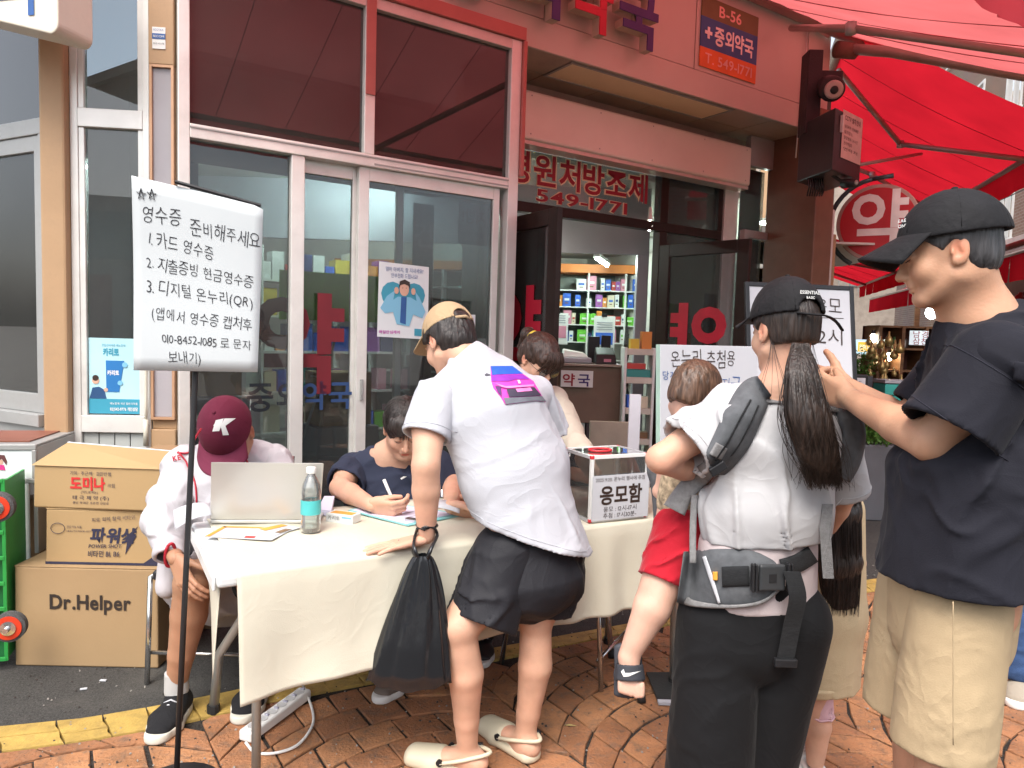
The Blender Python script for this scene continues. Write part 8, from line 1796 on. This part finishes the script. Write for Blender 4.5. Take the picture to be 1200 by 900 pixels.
for i, (h_, k_) in enumerate(gl):
    lgp = k_ * 1.0; lgp[2] = hemg[2] - .105; top = h_ * .3 + k_ * .7; top[2] = hemg[2] + .05
    lg = np_mesh('legging', [tube_cloth(top, lgp, .052, .047, vox=.0045, wall=.006, disp=wrinkle(.003, (1, 0, .2), 30, .3, 4))], M_pkl, p9)
    r_ = MB(); r_.tube([Vector(lgp + [.047 * math.cos(a / 24 * 2 * PI), .047 * math.sin(a / 24 * 2 * PI), .003 * math.sin(a * 2.1)]) for a in range(25)], .004, 5); r_.build('frill', M_pkl, lg, smooth=True)
    a_ = k_ * 1.0; shoe(p9, (a_[0], a_[1] - .06, 0), (a_[0], a_[1] + .14, 0), w=.038, m=M_wht, sole=M_wht, h=.03)
H = Body(); H.ell(tf(GM, (0, -.012, .03)), (.082, .095, .090)); hp9 = [tf(GM, (0, -.05, .02)), V3(at(980, 600, 2.17)), V3(at(984, 660, 2.165)), V3(at(985, 708, 2.17))]; rr9 = [(.08, .06), (.072, .045), (.064, .035), (.052, .02)]
for i in range(3): H.slab(hp9[i], hp9[i + 1], rr9[i], rr9[i + 1], (1, 0, 0), .02)
h9 = np_mesh('long_hair', [H.mesh(.005, disp=lambda V, N: (vnoise(V * np.array([1, 1, .1], np.float32), (110, 110, 110), 5) * .004).astype(np.float32))], M_hair, p9)
def gh(i, rr):
    a = rr.uniform(0, 2 * PI); q = rr.uniform(.8, 1.05); Pp = [Vector(hp9[j]) + Vector((math.cos(a) * rr9[j][0] * q, math.sin(a) * rr9[j][1] * q, 0)) for j in range(4)]; Pp[3] += Vector((rr.uniform(-.006, .006), 0, rr.uniform(-.035, .01))); return smooth_path(Pp, 5)
strands(h9, None, gh, M_hair, n=300, r=.0013, seed=4)
# ---------------------------------------------------------------- seated man writing, navy T-shirt
M_navt = cloth_mat('navy_cotton', (.030, .036, .062), var=.08)
p2 = person('dark haired man in navy T-shirt seated behind the table, writing on the clipboard', (-.45, 3.0, 0))
HM = frameM(at(474, 502, 2.93), nrm((.20, -.80, -.50)), nrm((.10, -.45, .90)), .98)
nb = V3(at(458, 536, 3.03)); chest = V3(at(458, 580, 3.06)); pel = V3(at(452, 650, 3.15)); shA, shB = V3(at(412, 548, 3.08)), V3(at(514, 548, 2.98)); ax = shB - shA
hz = TH + .035
elA = V3(at(398, 588, 2.86)); elA[2] = hz + .012; wrA = V3(on_z(436, 592, hz + .005)); elB = V3(at(532, 582, 2.98)); elB[2] = hz + .03; wrB = V3(on_z(528, 594, hz + .01))
B = head_body(wide=1.02).moved(HM); B.cone(tf(HM, (0, -.03, -.05)), nb, .052, .056, .03)
armb(B, shA, elA, wrA, .98); armb(B, shB, elB, wrB, .98); B.slab(nb, chest, (.10, .07), (.16, .09), ax, .04); B.slab(chest, pel, (.16, .09), (.15, .11), ax, .04)
kA, kB = V3((-.62, 2.66, .50)), V3((-.22, 2.84, .50)); hA, hB = V3((-.62, 3.10, .50)), V3((-.38, 3.16, .50))
fA = V3(on_z(460, 806, 0)); fB = V3(on_z(565, 768, 0))
for h_, k_, f_ in ((hA, kA, fA), (hB, kB, fB)): B.chain([h_, k_, f_ + [0, 0.05, .09]], [.080, .056, .036], .03)
HA, tA = hand_body(wrA, nrm(V3(on_z(468, 598, hz)) - wrA) + [0, 0, -.05], (-.1, -.35, .9), curls=(.62, .72, .85, .95), spread=.03, thumb_curl=.7, thumb_out=.30, palm_n=(.3, .8, -.3), s=.98)
HB_, tB = hand_body(wrB, nrm(V3(on_z(548, 598, hz)) - wrB), (.1, -.5, .8), curls=(.55, .6, .7, .8), spread=.04, thumb_curl=.5, thumb_out=.4, palm_n=(-.5, -.6, -.2), s=.98)
c_ = tf(HM, (0, 0, 0))
np_mesh('body', [B.mesh(.007, clips=[((0, 0, c_[2] - .10), (0, 0, 1))]), B.mesh(.0032, box=(c_ - [.13, .13, .16], c_ + np.array([.13, .13, .15]))), HA.mesh(.003), HB_.mesh(.003)], SK_light, p2, colfn=face_tint(HM, lip=(.85, .38, .36)))
H = Body(); H.ell((0, -.014, .034), (.090, .108, .098)); H.ell((0, -.05, -.02), (.074, .062, .060), k=.03); H.ell((0, .066, .062), (.062, .030, .040), k=.03)
H.ell((0, .11, -.035), (.072, .075, .078), k=.006, op='-'); H.cut((0, 0, -.075), (0, 0, -1), .3)
for s_ in (-1, 1): H.ell((s_ * .09, .03, -.05), (.045, .038, .055), k=.005, op='-')
lashes(p2, HM)
h2 = np_mesh('hair', [H.moved(HM).mesh(.0035, disp=lambda V, N: (vnoise(V * np.array([1, 1, .3], np.float32), (75, 75, 75), 5) * .006).astype(np.float32))], M_hair, p2)
def locks(i, rr):
    a = rr.uniform(-2.6, 2.6); b0 = rr.uniform(.0, .5); P_ = []
    for j in range(7):
        b_ = b0 + j * .24; r = 1.01 + .012 * math.sin(j); P_.append(Vector(tf(HM, (.090 * r * math.sin(a) * math.sin(b_), -.014 + .108 * r * math.cos(a) * math.sin(b_), .034 + .100 * r * math.cos(b_)))))
    return P_
strands(h2, None, locks, M_hair, n=260, r=.0016, seed=12)
T = Body(); T.slab(nb - [0, -.01, .025], chest, (.125, .075), (.205, .125), ax, .05); T.slab(chest, pel, (.205, .130), (.20, .15), ax, .04); T.cone(shA, shB, .072, .068, .05)
nk = nrm(tf(HM, (0, -.03, -.05)) - nb); T.cut(nb + nk * .022, nk, .25); T.cone(nb, nb + nk * .08, .056, .062, .006, '-')
wA = wsum(wrinkle(.012, (.3, .1, -1), 11, .22, 91, width=.17), wrinkle(.006, (1, 0, .4), 14, .25, 92)); slA, slB = V3(at(404, 570, 2.94)), V3(at(526, 566, 2.98))
tee2 = np_mesh('t_shirt', [T.mesh(.006, clips=[(V3(at(450, 648, 3.1)), (0, 0, -1))], disp=wA), tube_cloth(shA + [.02, 0, -.01], slA, .080, .082, disp=wA), tube_cloth(shB, slB, .074, .078, disp=wA)], M_navt, p2)
bv2 = BVHTree.FromPolygons([v.co[:] for v in tee2.data.vertices], [tuple(q.vertices) for q in tee2.data.polygons])
decal([(469, 560.5), (473, 558), (477, 558.5), (474, 560), (470.5, 562)], M_wht, tee2, 'chest_logo', .001, bv2, n=2)
T = Body(); wT = wrinkle(.006, (1, 0, 0), 12, .3, 95)
for h_, k_, f_ in ((hA, kA, fA), (hB, kB, fB)): T.chain([h_, k_, f_ + [0, .05, .10]], [.095, .075, .060], .03)
np_mesh('trousers', [T.mesh(.0075, disp=wT)], M_trs, p2)
shoe(p2, fA + [.06, .10, .0], fA + [-.04, -.14, 0], m=cloth_mat('grey_brown_suede', (.16, .13, .11)), sole=M_wht); shoe(p2, fB + [.0, .12, .0], fB + [.0, -.14, 0], m=M_blk, sole=M_wht)
pn_ = thing('pen', 'white marker pen held by the writing man', 'pen', tuple(wrA)); tip = Vector(on_z(466.5, 601, TH + .012)); top = tip + (Vector(at(452, 567, 2.66)) - tip).normalized() * .135
MB().tube([tip, tip.lerp(top, .10), tip.lerp(top, .22)], [.0015, .004, .0055], 8).build('tip', mat('navy_pen_tip', (.03, .05, .12)), pn_, smooth=True); MB().tube([tip.lerp(top, .22), top], .0062, 10).build('barrel', M_wht, pn_, smooth=True)
sl_ = MB(); a = on_z(510, 585, hz + .03); b_ = on_z(540, 592, hz + .02); sl_.grid(6, 2, lambda u, v: a.lerp(b_, u) + Vector((-.0, -.055 * v, -.018 * v + .006 * math.sin(u * 3)))); tag(sl_.build('paper_slip', M_pap, smooth=True, solid=.001), 'white receipt slip held in the writing man\'s other hand', 'receipt')
# ---------------------------------------------------------------- seated person in the white jacket and maroon cap
M_jkt = cloth_mat('white_track_jacket', (.50, .485, .51), var=.03, rough=.6); M_mar = cloth_mat('maroon_cap_cloth', (.13, .018, .040), var=.12, bump=.25); M_pipe = mat('red_piping', (.45, .02, .04), rough=.5); M_gold = mat('gold_print', (.55, .40, .10), rough=.5, bump=0)
p1 = person('person in maroon cap and white jacket with red piping, seated bowed behind the laptop', (-1.2, 2.8, 0))
HM = frameM(at(268, 508, 2.68), nrm((.02, -.52, -.86)), nrm((0, -.85, .52)), 1.04)
nb = V3(at(268, 528, 2.80)); chest = V3(at(266, 575, 2.84)); pel = V3(at(262, 655, 2.95)); shA, shB = V3(at(212, 546, 2.82)), V3(at(318, 546, 2.86)); ax = shB - shA
elA, wrA = V3(at(192, 612, 2.66)), V3(at(206, 655, 2.48)); elB, wrB = V3(at(335, 605, 2.72)), V3(at(316, 628, 2.60))
B = head_body().moved(HM); B.cone(tf(HM, (0, -.035, -.04)), nb, .055, .058, .03); armb(B, shA, elA, wrA, 1.0); armb(B, shB, elB, wrB, 1.0); B.slab(nb, chest, (.10, .07), (.16, .09), ax, .04); B.slab(chest, pel, (.16, .09), (.15, .11), ax, .04)
kA, kB = V3(at(226, 682, 2.52)), V3(at(300, 690, 2.62)); aA, aB = V3(at(207, 792, 2.56)), V3(at(300, 780, 2.7)); aA[2] = .115; aB[2] = .10
hA, hB = V3(at(240, 668, 2.95)), V3(at(300, 668, 2.98))
for h_, k_, a_ in ((hA, kA, aA), (hB, kB, aB)):
    B.chain([h_, h_ * .5 + k_ * .5, k_], [.085, .078, .066], .03); B.chain([k_, k_ * .68 + a_ * .32 + [0, .012, 0], k_ * .3 + a_ * .7, a_], [.062, .063, .046, .036], .012)
HA, _ = hand_body(wrA, nrm(V3(at(220, 690, 2.42)) - wrA), nrm((.8, -.5, .1)), curls=(.25, .28, .30, .32), spread=.12, thumb_curl=.25, thumb_out=.55, palm_n=(.4, .7, -.6), s=1.02)
HB_, _ = hand_body(wrB, nrm((.2, -.9, -.1)), (-1, 0, 0), palm_n=(0, 0, -1)); c_ = tf(HM, (0, 0, 0))
np_mesh('body', [B.mesh(.007, clips=[((0, 0, c_[2] - .06), (0, 0, 1))]), B.mesh(.0045, box=(c_ - [.15, .15, .16], c_ + np.array([.15, .15, .15]))), HA.mesh(.003), HB_.mesh(.004)], SK_tan, p1, colfn=face_tint(HM))
scalp(p1, HM, M_hair, hairline=.06, nape=-.06, grow=.006, voxel=.005)
CM = frameM(tf(HM, (0, 0, .004)), HM[:3, 1] * 1, HM[:3, 2], 1.10)
cp = cap(p1, CM, M_mar, brim_len=.072, crown_h=.122, brim_m=cloth_mat('maroon_brim', (.19, .035, .07), var=.08))
bvc = BVHTree.FromPolygons([v.co[:] for v in cp.data.vertices], [tuple(q.vertices) for q in cp.data.polygons])
for pts in ([(253, 492.5), (262, 490.5), (257, 505), (249, 505.5)], [(263, 490.5), (276, 490.3), (264, 499), (258.5, 502), (259.5, 497)], [(259, 500), (264, 499), (268, 509.5), (261, 510)], [(252, 496), (256, 495.5), (255, 498.5), (250, 499)]): decal(pts, M_wht, cp, 'cap_emblem', .0022, bvc, n=4)
# black T-shirt with gold print
T = Body(); T.slab(nb - [0, 0, .03], chest, (.12, .08), (.165, .115), ax, .05); T.slab(chest, pel, (.165, .115), (.165, .13), ax, .04); t1 = np_mesh('t_shirt', [T.mesh(.0065, disp=wrinkle(.006, (0, 0, 1), 12, .25, 6))], cloth_mat('black_print_tee', (.014, .014, .020)), p1)
bv1 = BVHTree.FromPolygons([v.co[:] for v in t1.data.vertices], [tuple(q.vertices) for q in t1.data.polygons])
rg_ = random.Random(5)
for pts in ([(239, 551), (247, 551), (247, 553.5), (244.5, 554), (244.3, 562), (241, 562), (241, 554), (239, 553.5)], [(249, 551), (252, 551), (252, 559), (254, 559), (254, 551), (257, 551), (256.5, 562), (249.5, 562)], [(239, 565), (256, 564), (256, 566), (239, 567.5)]): decal(pts, M_gold, t1, 'gold_print', .003, bv1, n=4)
for i in range(26):
    x, y = rg_.uniform(235, 258), rg_.uniform(569, 592); decal([(x, y), (x + rg_.uniform(1, 4), y - rg_.uniform(0, 2)), (x + rg_.uniform(1, 3), y + 1.2)], M_gold, t1, 'gold_print', .003, bv1, n=5)
# jacket: two fronts, back and sleeves
J = Body(); J.slab(nb - [0, -.02, .02], chest + [0, .01, 0], (.14, .095), (.235, .145), ax, .05); J.slab(chest + [0, .01, 0], pel + [0, -.02, -.06], (.235, .150), (.25, .19), ax, .04); J.cone(shA, shB, .085, .082, .05)
J.cone(V3(at(262, 600, 2.70)), V3(at(250, 665, 2.62)), .075, .10, .04)
vA = V3(at(252, 520, 2.60)); J.chain([V3(at(258, 505, 2.62)), V3(at(252, 560, 2.62)), V3(at(250, 640, 2.62)), V3(at(250, 720, 2.60))], [.078, .070, .065, .07], .006, '-'); J.chain([V3(at(282, 505, 2.62)), V3(at(276, 560, 2.62)), V3(at(270, 640, 2.62))], [.070, .062, .06], .006, '-')
wJ = wsum(wrinkle(.014, (.2, .1, -1), 9, .25, 101, width=.18), wrinkle(.007, (1, 0, .4), 13, .25, 102)); wJs = wsum(wrinkle(.012, (1, .2, .3), 13, .4, 103, width=.2), wrinkle(.006, (0, 0, 1), 10, .3, 104))
J.cone(V3(at(205, 610, 2.72)), V3(at(196, 690, 2.66)), .06, .045, .04)
cufA = wrA + (elA - wrA) * .12
jk = np_mesh('jacket', [J.mesh(.006, disp=wJ), tube_cloth(shA + [.02, 0, 0], cufA, .088, .050, disp=wJs, mid=(elA, .078)), tube_cloth(shB, wrB, .088, .050, disp=wJs, mid=(elB, .074))], M_jkt, p1)
bvj = BVHTree.FromPolygons([v.co[:] for v in jk.data.vertices], [tuple(q.vertices) for q in jk.data.polygons])
for P_ in ([(236, 502), (228, 515), (222, 530), (208, 531)], [(209, 530), (220, 545), (229, 566), (231, 590)], [(284, 528), (292, 545), (301, 552)]):
    C_ = smooth_path([Vector((x, y, 0)) for x, y in P_], 5); MB().tube([on_cloth(q.x, q.y, .003, bvj) for q in C_], .0035, 6).build('red_piping', M_pipe, jk, smooth=True)
rc_ = MB(); rc_.tube([Vector(cufA + nrm(wrA - elA) * .002) + Vector(np.cross(nrm(wrA - elA), nrm((math.cos(a), math.sin(a), .3)))) * .050 for a in [i / 20 * 2 * PI for i in range(21)]], .006, 6); rc_.build('red_cuff', M_pipe, jk, smooth=True)
lettering('KE', .026, on_cloth(203, 541, .004, bvj), (.96, -.1, .25), (-.2, 0, 1), M_pipe, jk, name='chest_letters', bold=.04)
T = Body(); wT = wrinkle(.006, (0, 0, 1), 12, .3, 95)
for h_, k_ in ((hA, kA), (hB, kB)): e_ = h_ * .42 + k_ * .58; T.chain([h_, e_], [.100, .092], .03)
np_mesh('shorts', [T.mesh(.007, disp=wT)], M_trs, p1)
for a_, s_ in ((aA, 0), (aB, 0)):
    he = a_ * [1, 1, 0] + [.0, .06, 0]; sh_ = shoe(p1, he, a_ * [1, 1, 0] + [.012, -.205, 0], w=.052, m=cloth_mat('black_mesh_shoe', (.016, .016, .018), bump=.4), sole=cloth_mat('off_white_sole', (.62, .60, .52)), voxel=.004)
    so_ = Body(); so_.cone(a_ + [0, 0, -.02], a_ + [0, .0, .055], .042, .041, .02); np_mesh('sock', [so_.mesh(.004, clips=[(a_ + [0, 0, .05], (0, 0, 1))], disp=lambda V, N: (np.sin(V[:, 2] * 900) * .0006).astype(np.float32))], M_greyw if False else mat('grey_sock', (.45, .45, .44), rough=.9), p1)
pp_ = MB(); a, b_, c2, d2 = at(203, 598, 2.42), at(246, 590, 2.44), at(248, 604, 2.40), at(205, 621, 2.36)
pp_.grid(8, 4, lambda u, v: (a.lerp(b_, u)).lerp(d2.lerp(c2, u), v) + Vector((0, 0, .012 * math.sin(u * 3.1)))); tag(pp_.build('paper_sheet', M_pap, smooth=True, solid=.001), 'white sheet held over the left end of the table by the seated person', 'paper')
bc_ = MB(); bc_.tube([Vector(wrB) + Vector((.03 * math.cos(i / 16 * 2 * PI), .0, .03 * math.sin(i / 16 * 2 * PI))) for i in range(17)], .004, 6); bc_.build('bracelet', mat('bead_mix', (.5, .3, .12)), p1, smooth=True)
# ---------------------------------------------------------------- woman with glasses behind the table
M_card2 = cloth_mat('cream_cardigan', (.54, .49, .40), var=.03, bump=.15)
p4 = person('woman with glasses and tied brown hair in cream cardigan, bent over behind the raffle box', (.05, 3.45, 0))
HM = frameM(at(631, 422, 3.30), nrm((.50, -.62, -.58)), nrm((.35, -.30, .88)), .98)
nb = V3(at(618, 452, 3.42)); chest = V3(at(612, 500, 3.50)); pel = V3(at(600, 590, 3.70)); shA, shB = V3(at(580, 470, 3.48)), V3(at(652, 468, 3.40)); ax = shB - shA
elB, wrB = V3(at(668, 508, 3.22)), V3(at(692, 540, 2.98)); elA, wrA = V3(at(585, 540, 3.25)), V3(at(630, 570, 3.05))
B = head_body(wide=.96).moved(HM); B.cone(tf(HM, (0, -.03, -.05)), nb, .046, .05, .03); armb(B, shA, elA, wrA, .82); armb(B, shB, elB, wrB, .82); B.slab(nb, chest, (.09, .06), (.14, .085), ax, .04); B.slab(chest, pel, (.14, .085), (.15, .10), ax, .04)
for sg in (-1, 1): B.chain([pel + [sg * .08, 0, -.03], pel * [1, 1, 0] + [sg * .09, .02, .48], pel * [1, 1, 0] + [sg * .09, .05, .05]], [.08, .055, .04], .03)
HA, _ = hand_body(wrB, nrm((.35, -.5, -.5)), (-.3, -.5, .6), curls=(.3, .35, .4, .5), palm_n=(0, 0, -1), s=.9); HB_, _ = hand_body(wrA, nrm((.6, -.7, -.1)), (0, 0, 1), palm_n=(0, 0, -1), s=.9); c_ = tf(HM, (0, 0, 0))
np_mesh('body', [B.mesh(.008, clips=[((0, 0, c_[2] - .10), (0, 0, 1))]), B.mesh(.0035, box=(c_ - [.13, .13, .16], c_ + np.array([.13, .13, .15]))), HA.mesh(.0035), HB_.mesh(.004)], SK_light, p4, colfn=face_tint(HM))
H = Body(); H.ell((0, -.016, .034), (.084, .102, .094)); H.ell((0, -.05, -.02), (.070, .058, .058), k=.03); H.ell((0, .070, .050), (.060, .026, .042), k=.02); H.ell((0, .11, -.040), (.066, .070, .072), k=.006, op='-'); H.cut((0, 0, -.06), (0, 0, -1), .3)
for s_ in (-1, 1): H.ell((s_ * .085, .02, -.04), (.035, .035, .045), k=.005, op='-')
H.cone((0, -.105, .06), (-.02, -.155, .03), .022, .035, .01); H.cone((-.02, -.155, .03), (-.03, -.165, -.05), .036, .018, .01)
lashes(p4, HM)
h4 = np_mesh('hair', [H.moved(HM).mesh(.004, disp=lambda V, N: (vnoise(V * np.array([1, 1, .4], np.float32), (90, 90, 90), 5) * .004).astype(np.float32))], hair_mat('brown_hair', (.05, .026, .018)), p4)
def bangs(i, rr):
    x = rr.uniform(-.062, .062); s = np.array([x * .7, .066, .098]); e = np.array([x * 1.1, .104 - abs(x) * .35, rr.uniform(-.012, .012)]); m_ = (s + e) / 2 + [0, .022, .012]; return smooth_path([Vector(tf(HM, q)) for q in (s, m_, e)], 4)
strands(h4, None, bangs, mat('brown_hair'), n=150, r=.0014, seed=2)
MB().tube([Vector(tf(HM, (.026 * math.cos(a / 12 * 2 * PI), -.108, .058 + .026 * math.sin(a / 12 * 2 * PI)))) for a in range(13)], .006, 6).build('yellow_hair_tie', mat('carton_yellow', cols['yellow'], rough=.45, var=.03, bump=0), p4, smooth=True)
gs = thing('glasses', 'thin dark framed glasses worn by the woman in the cardigan', 'glasses', tuple(c_)); fm = MB()
for s_ in (-1, 1): fm.tube([Vector(tf(HM, (s_ * .034 + .025 * math.cos(a / 20 * 2 * PI), .100 - .10 * abs(.025 * math.cos(a / 20 * 2 * PI)), -.002 + .020 * math.sin(a / 20 * 2 * PI)))) for a in range(21)], .0013, 5); fm.tube([Vector(tf(HM, (s_ * .059, .097, .002))), Vector(tf(HM, (s_ * .078, .06, .004))), Vector(tf(HM, (s_ * .080, -.005, .004)))], .0013, 5)
fm.tube([Vector(tf(HM, (-.009, .101, .002))), Vector(tf(HM, (0, .106, .004))), Vector(tf(HM, (.009, .101, .002)))], .0013, 5); fm.build('frame', M_blk, gs, smooth=True)
for s_ in (-1, 1): MB().lathe(Vector(tf(HM, (s_ * .034, .0985, -.002))), [(.0235, 0), (.0235, .0006)], 18, axis=Vector(HM[:3, 1])).build('lens', G_acr, gs)
T = Body(); T.slab(nb - [0, 0, .02], chest, (.12, .08), (.175, .115), ax, .05); T.slab(chest, pel, (.175, .118), (.18, .14), ax, .04); T.cone(shA, shB, .065, .062, .05); T.cut(nb + [0, 0, .012], nrm((.3, -.4, 1)), .25); T.cone(nb, nb + [.02, -.03, .08], .05, .056, .006, '-')
wC = wsum(wrinkle(.010, (.5, -.3, -.8), 13, .3, 111, width=.2), wrinkle(.006, (1, .2, .5), 16, .3, 112))
cufB = wrB + (elB - wrB) * .10
cg = np_mesh('cardigan', [T.mesh(.0065, disp=wC), tube_cloth(shB + [-.01, .0, .0], cufB, .072, .046, disp=wC, mid=(elB, .062)), tube_cloth(shA, wrA, .072, .046, disp=wC, mid=(elA, .062))], M_card2, p4)
T = Body(); 
for sg in (-1, 1): T.chain([pel + [sg * .08, 0, -.03], pel * [1, 1, 0] + [sg * .09, .02, .48], pel * [1, 1, 0] + [sg * .09, .05, .05]], [.12, .085, .07], .03)
np_mesh('trousers', [T.mesh(.009)], M_navt, p4)
for sg in (-1, 1): shoe(p4, pel * [1, 1, 0] + [sg * .09, .12, 0], pel * [1, 1, 0] + [sg * .09, -.13, 0], m=M_wht, sole=M_wht)
wt = MB(); ww = V3(wrB) + nrm(elB - wrB) * .012; wt.tube([Vector(ww) + Vector(np.cross(nrm(elB - wrB), nrm((math.cos(a), math.sin(a), .2)))) * .028 for a in [i / 18 * 2 * PI for i in range(19)]], .0055, 6); wt.build('wrist_band', M_chr, p4, smooth=True)
# ---------------------------------------------------------------- passer-by cut by the right edge
p7 = person('passer-by in blue jeans and cream shoe at the right edge, behind the tall man', (2.06, 2.95, 0))
f7 = V3(on_z(1186, 818, 0)); M_jean = cloth_mat('blue_denim', (.035, .07, .16), var=.25, vs=30, bump=.3); k7 = f7 + [.10, .12, .50]; h7 = f7 + [.16, .16, .92]; o7 = np.array([.30, .10, 0])
B = Body(); B.chain([h7, k7, f7 + [.03, .04, .09]], [.08, .055, .036], .03); B.chain([h7 + [.18, .02, 0], k7 + o7, f7 + o7 + [.0, .0, .09]], [.08, .055, .036], .03); B.slab(h7 + [.09, 0, .05], h7 + [.09, 0, .50], (.15, .11), (.17, .11), (1, 0, 0), .05); B.cone(h7 + [.09, 0, .50], h7 + [.10, 0, .60], .06, .055, .03)
HM = frameM(h7 + [.11, 0, .70], (1, .3, -.05)); B.add(head_body().moved(HM)); B.chain([h7 + [-.08, 0, .46], h7 + [-.12, .02, .18], h7 + [-.06, .06, -.06]], [.05, .038, .027], .03); B.chain([h7 + [.28, 0, .46], h7 + [.33, .02, .18], h7 + [.30, -.04, -.06]], [.05, .038, .027], .03)
np_mesh('body', [B.mesh(.008)], SK_light, p7, colfn=face_tint(HM)); scalp(p7, HM, M_hair, voxel=.005)
T = Body(); T.slab(h7 + [.09, 0, .04], h7 + [.09, 0, -.06], (.16, .12), (.18, .13), (1, 0, 0), .04); T.chain([h7, k7, f7 + [.03, .04, .10]], [.10, .085, .075], .03); T.chain([h7 + [.18, .02, 0], k7 + o7, f7 + o7 + [0, 0, .10]], [.10, .085, .075], .03)
np_mesh('jeans', [T.mesh(.007, disp=wsum(wrinkle(.010, (1, 0, .3), 14, .3, 121), wrinkle(.006, (0, 0, 1), 9, .3, 122)), clips=[((0, 0, .075), (0, 0, -1))])], M_jean, p7)
T = Body(); T.slab(h7 + [.09, 0, .02], h7 + [.09, 0, .46], (.19, .14), (.20, .13), (1, 0, 0), .04); T.cone(h7 + [-.08, 0, .46], h7 + [-.115, .01, .22], .07, .075, .03); T.cone(h7 + [.28, 0, .46], h7 + [.32, .01, .22], .07, .075, .03); np_mesh('t_shirt', [T.mesh(.008)], M_navt, p7)
M_crs = cloth_mat('cream_shoe', (.34, .30, .24)); shoe(p7, f7 + [.12, .10, 0], f7 + [-.06, -.10, 0], m=M_crs, sole=M_wht, w=.05); shoe(p7, f7 + o7 + [.09, .06, 0], f7 + o7 + [-.04, -.16, 0], m=M_crs, sole=M_wht, w=.05)
# ---------------------------------------------------------------- labels: tell look-alikes apart by their order from the left
def _px(o):
    p = Vector(o.location) if o.type == 'EMPTY' else (Vector(o.location) + (sum((Vector(c) for c in o.bound_box), Vector()) / 8))
    v = p - Vector((0, 0, CAM_H)); return v.dot(CR) / max(v.dot(CF), .01)
_by = {}
for o in SC.objects:
    if o.parent is None and o.get('label'): _by.setdefault(o['label'], []).append(o)
_ord = ['first', 'second', 'third', 'fourth', 'fifth', 'sixth', 'seventh', 'eighth', 'ninth', 'tenth', 'eleventh', 'twelfth'] + ['%dth' % i for i in range(13, 60)]
for lb_, L in _by.items():
    if len(L) > 1:
        L.sort(key=_px)
        for i, o in enumerate(L): o['label'] = '%s, %s from the left' % (lb_, _ord[i])
write_all()
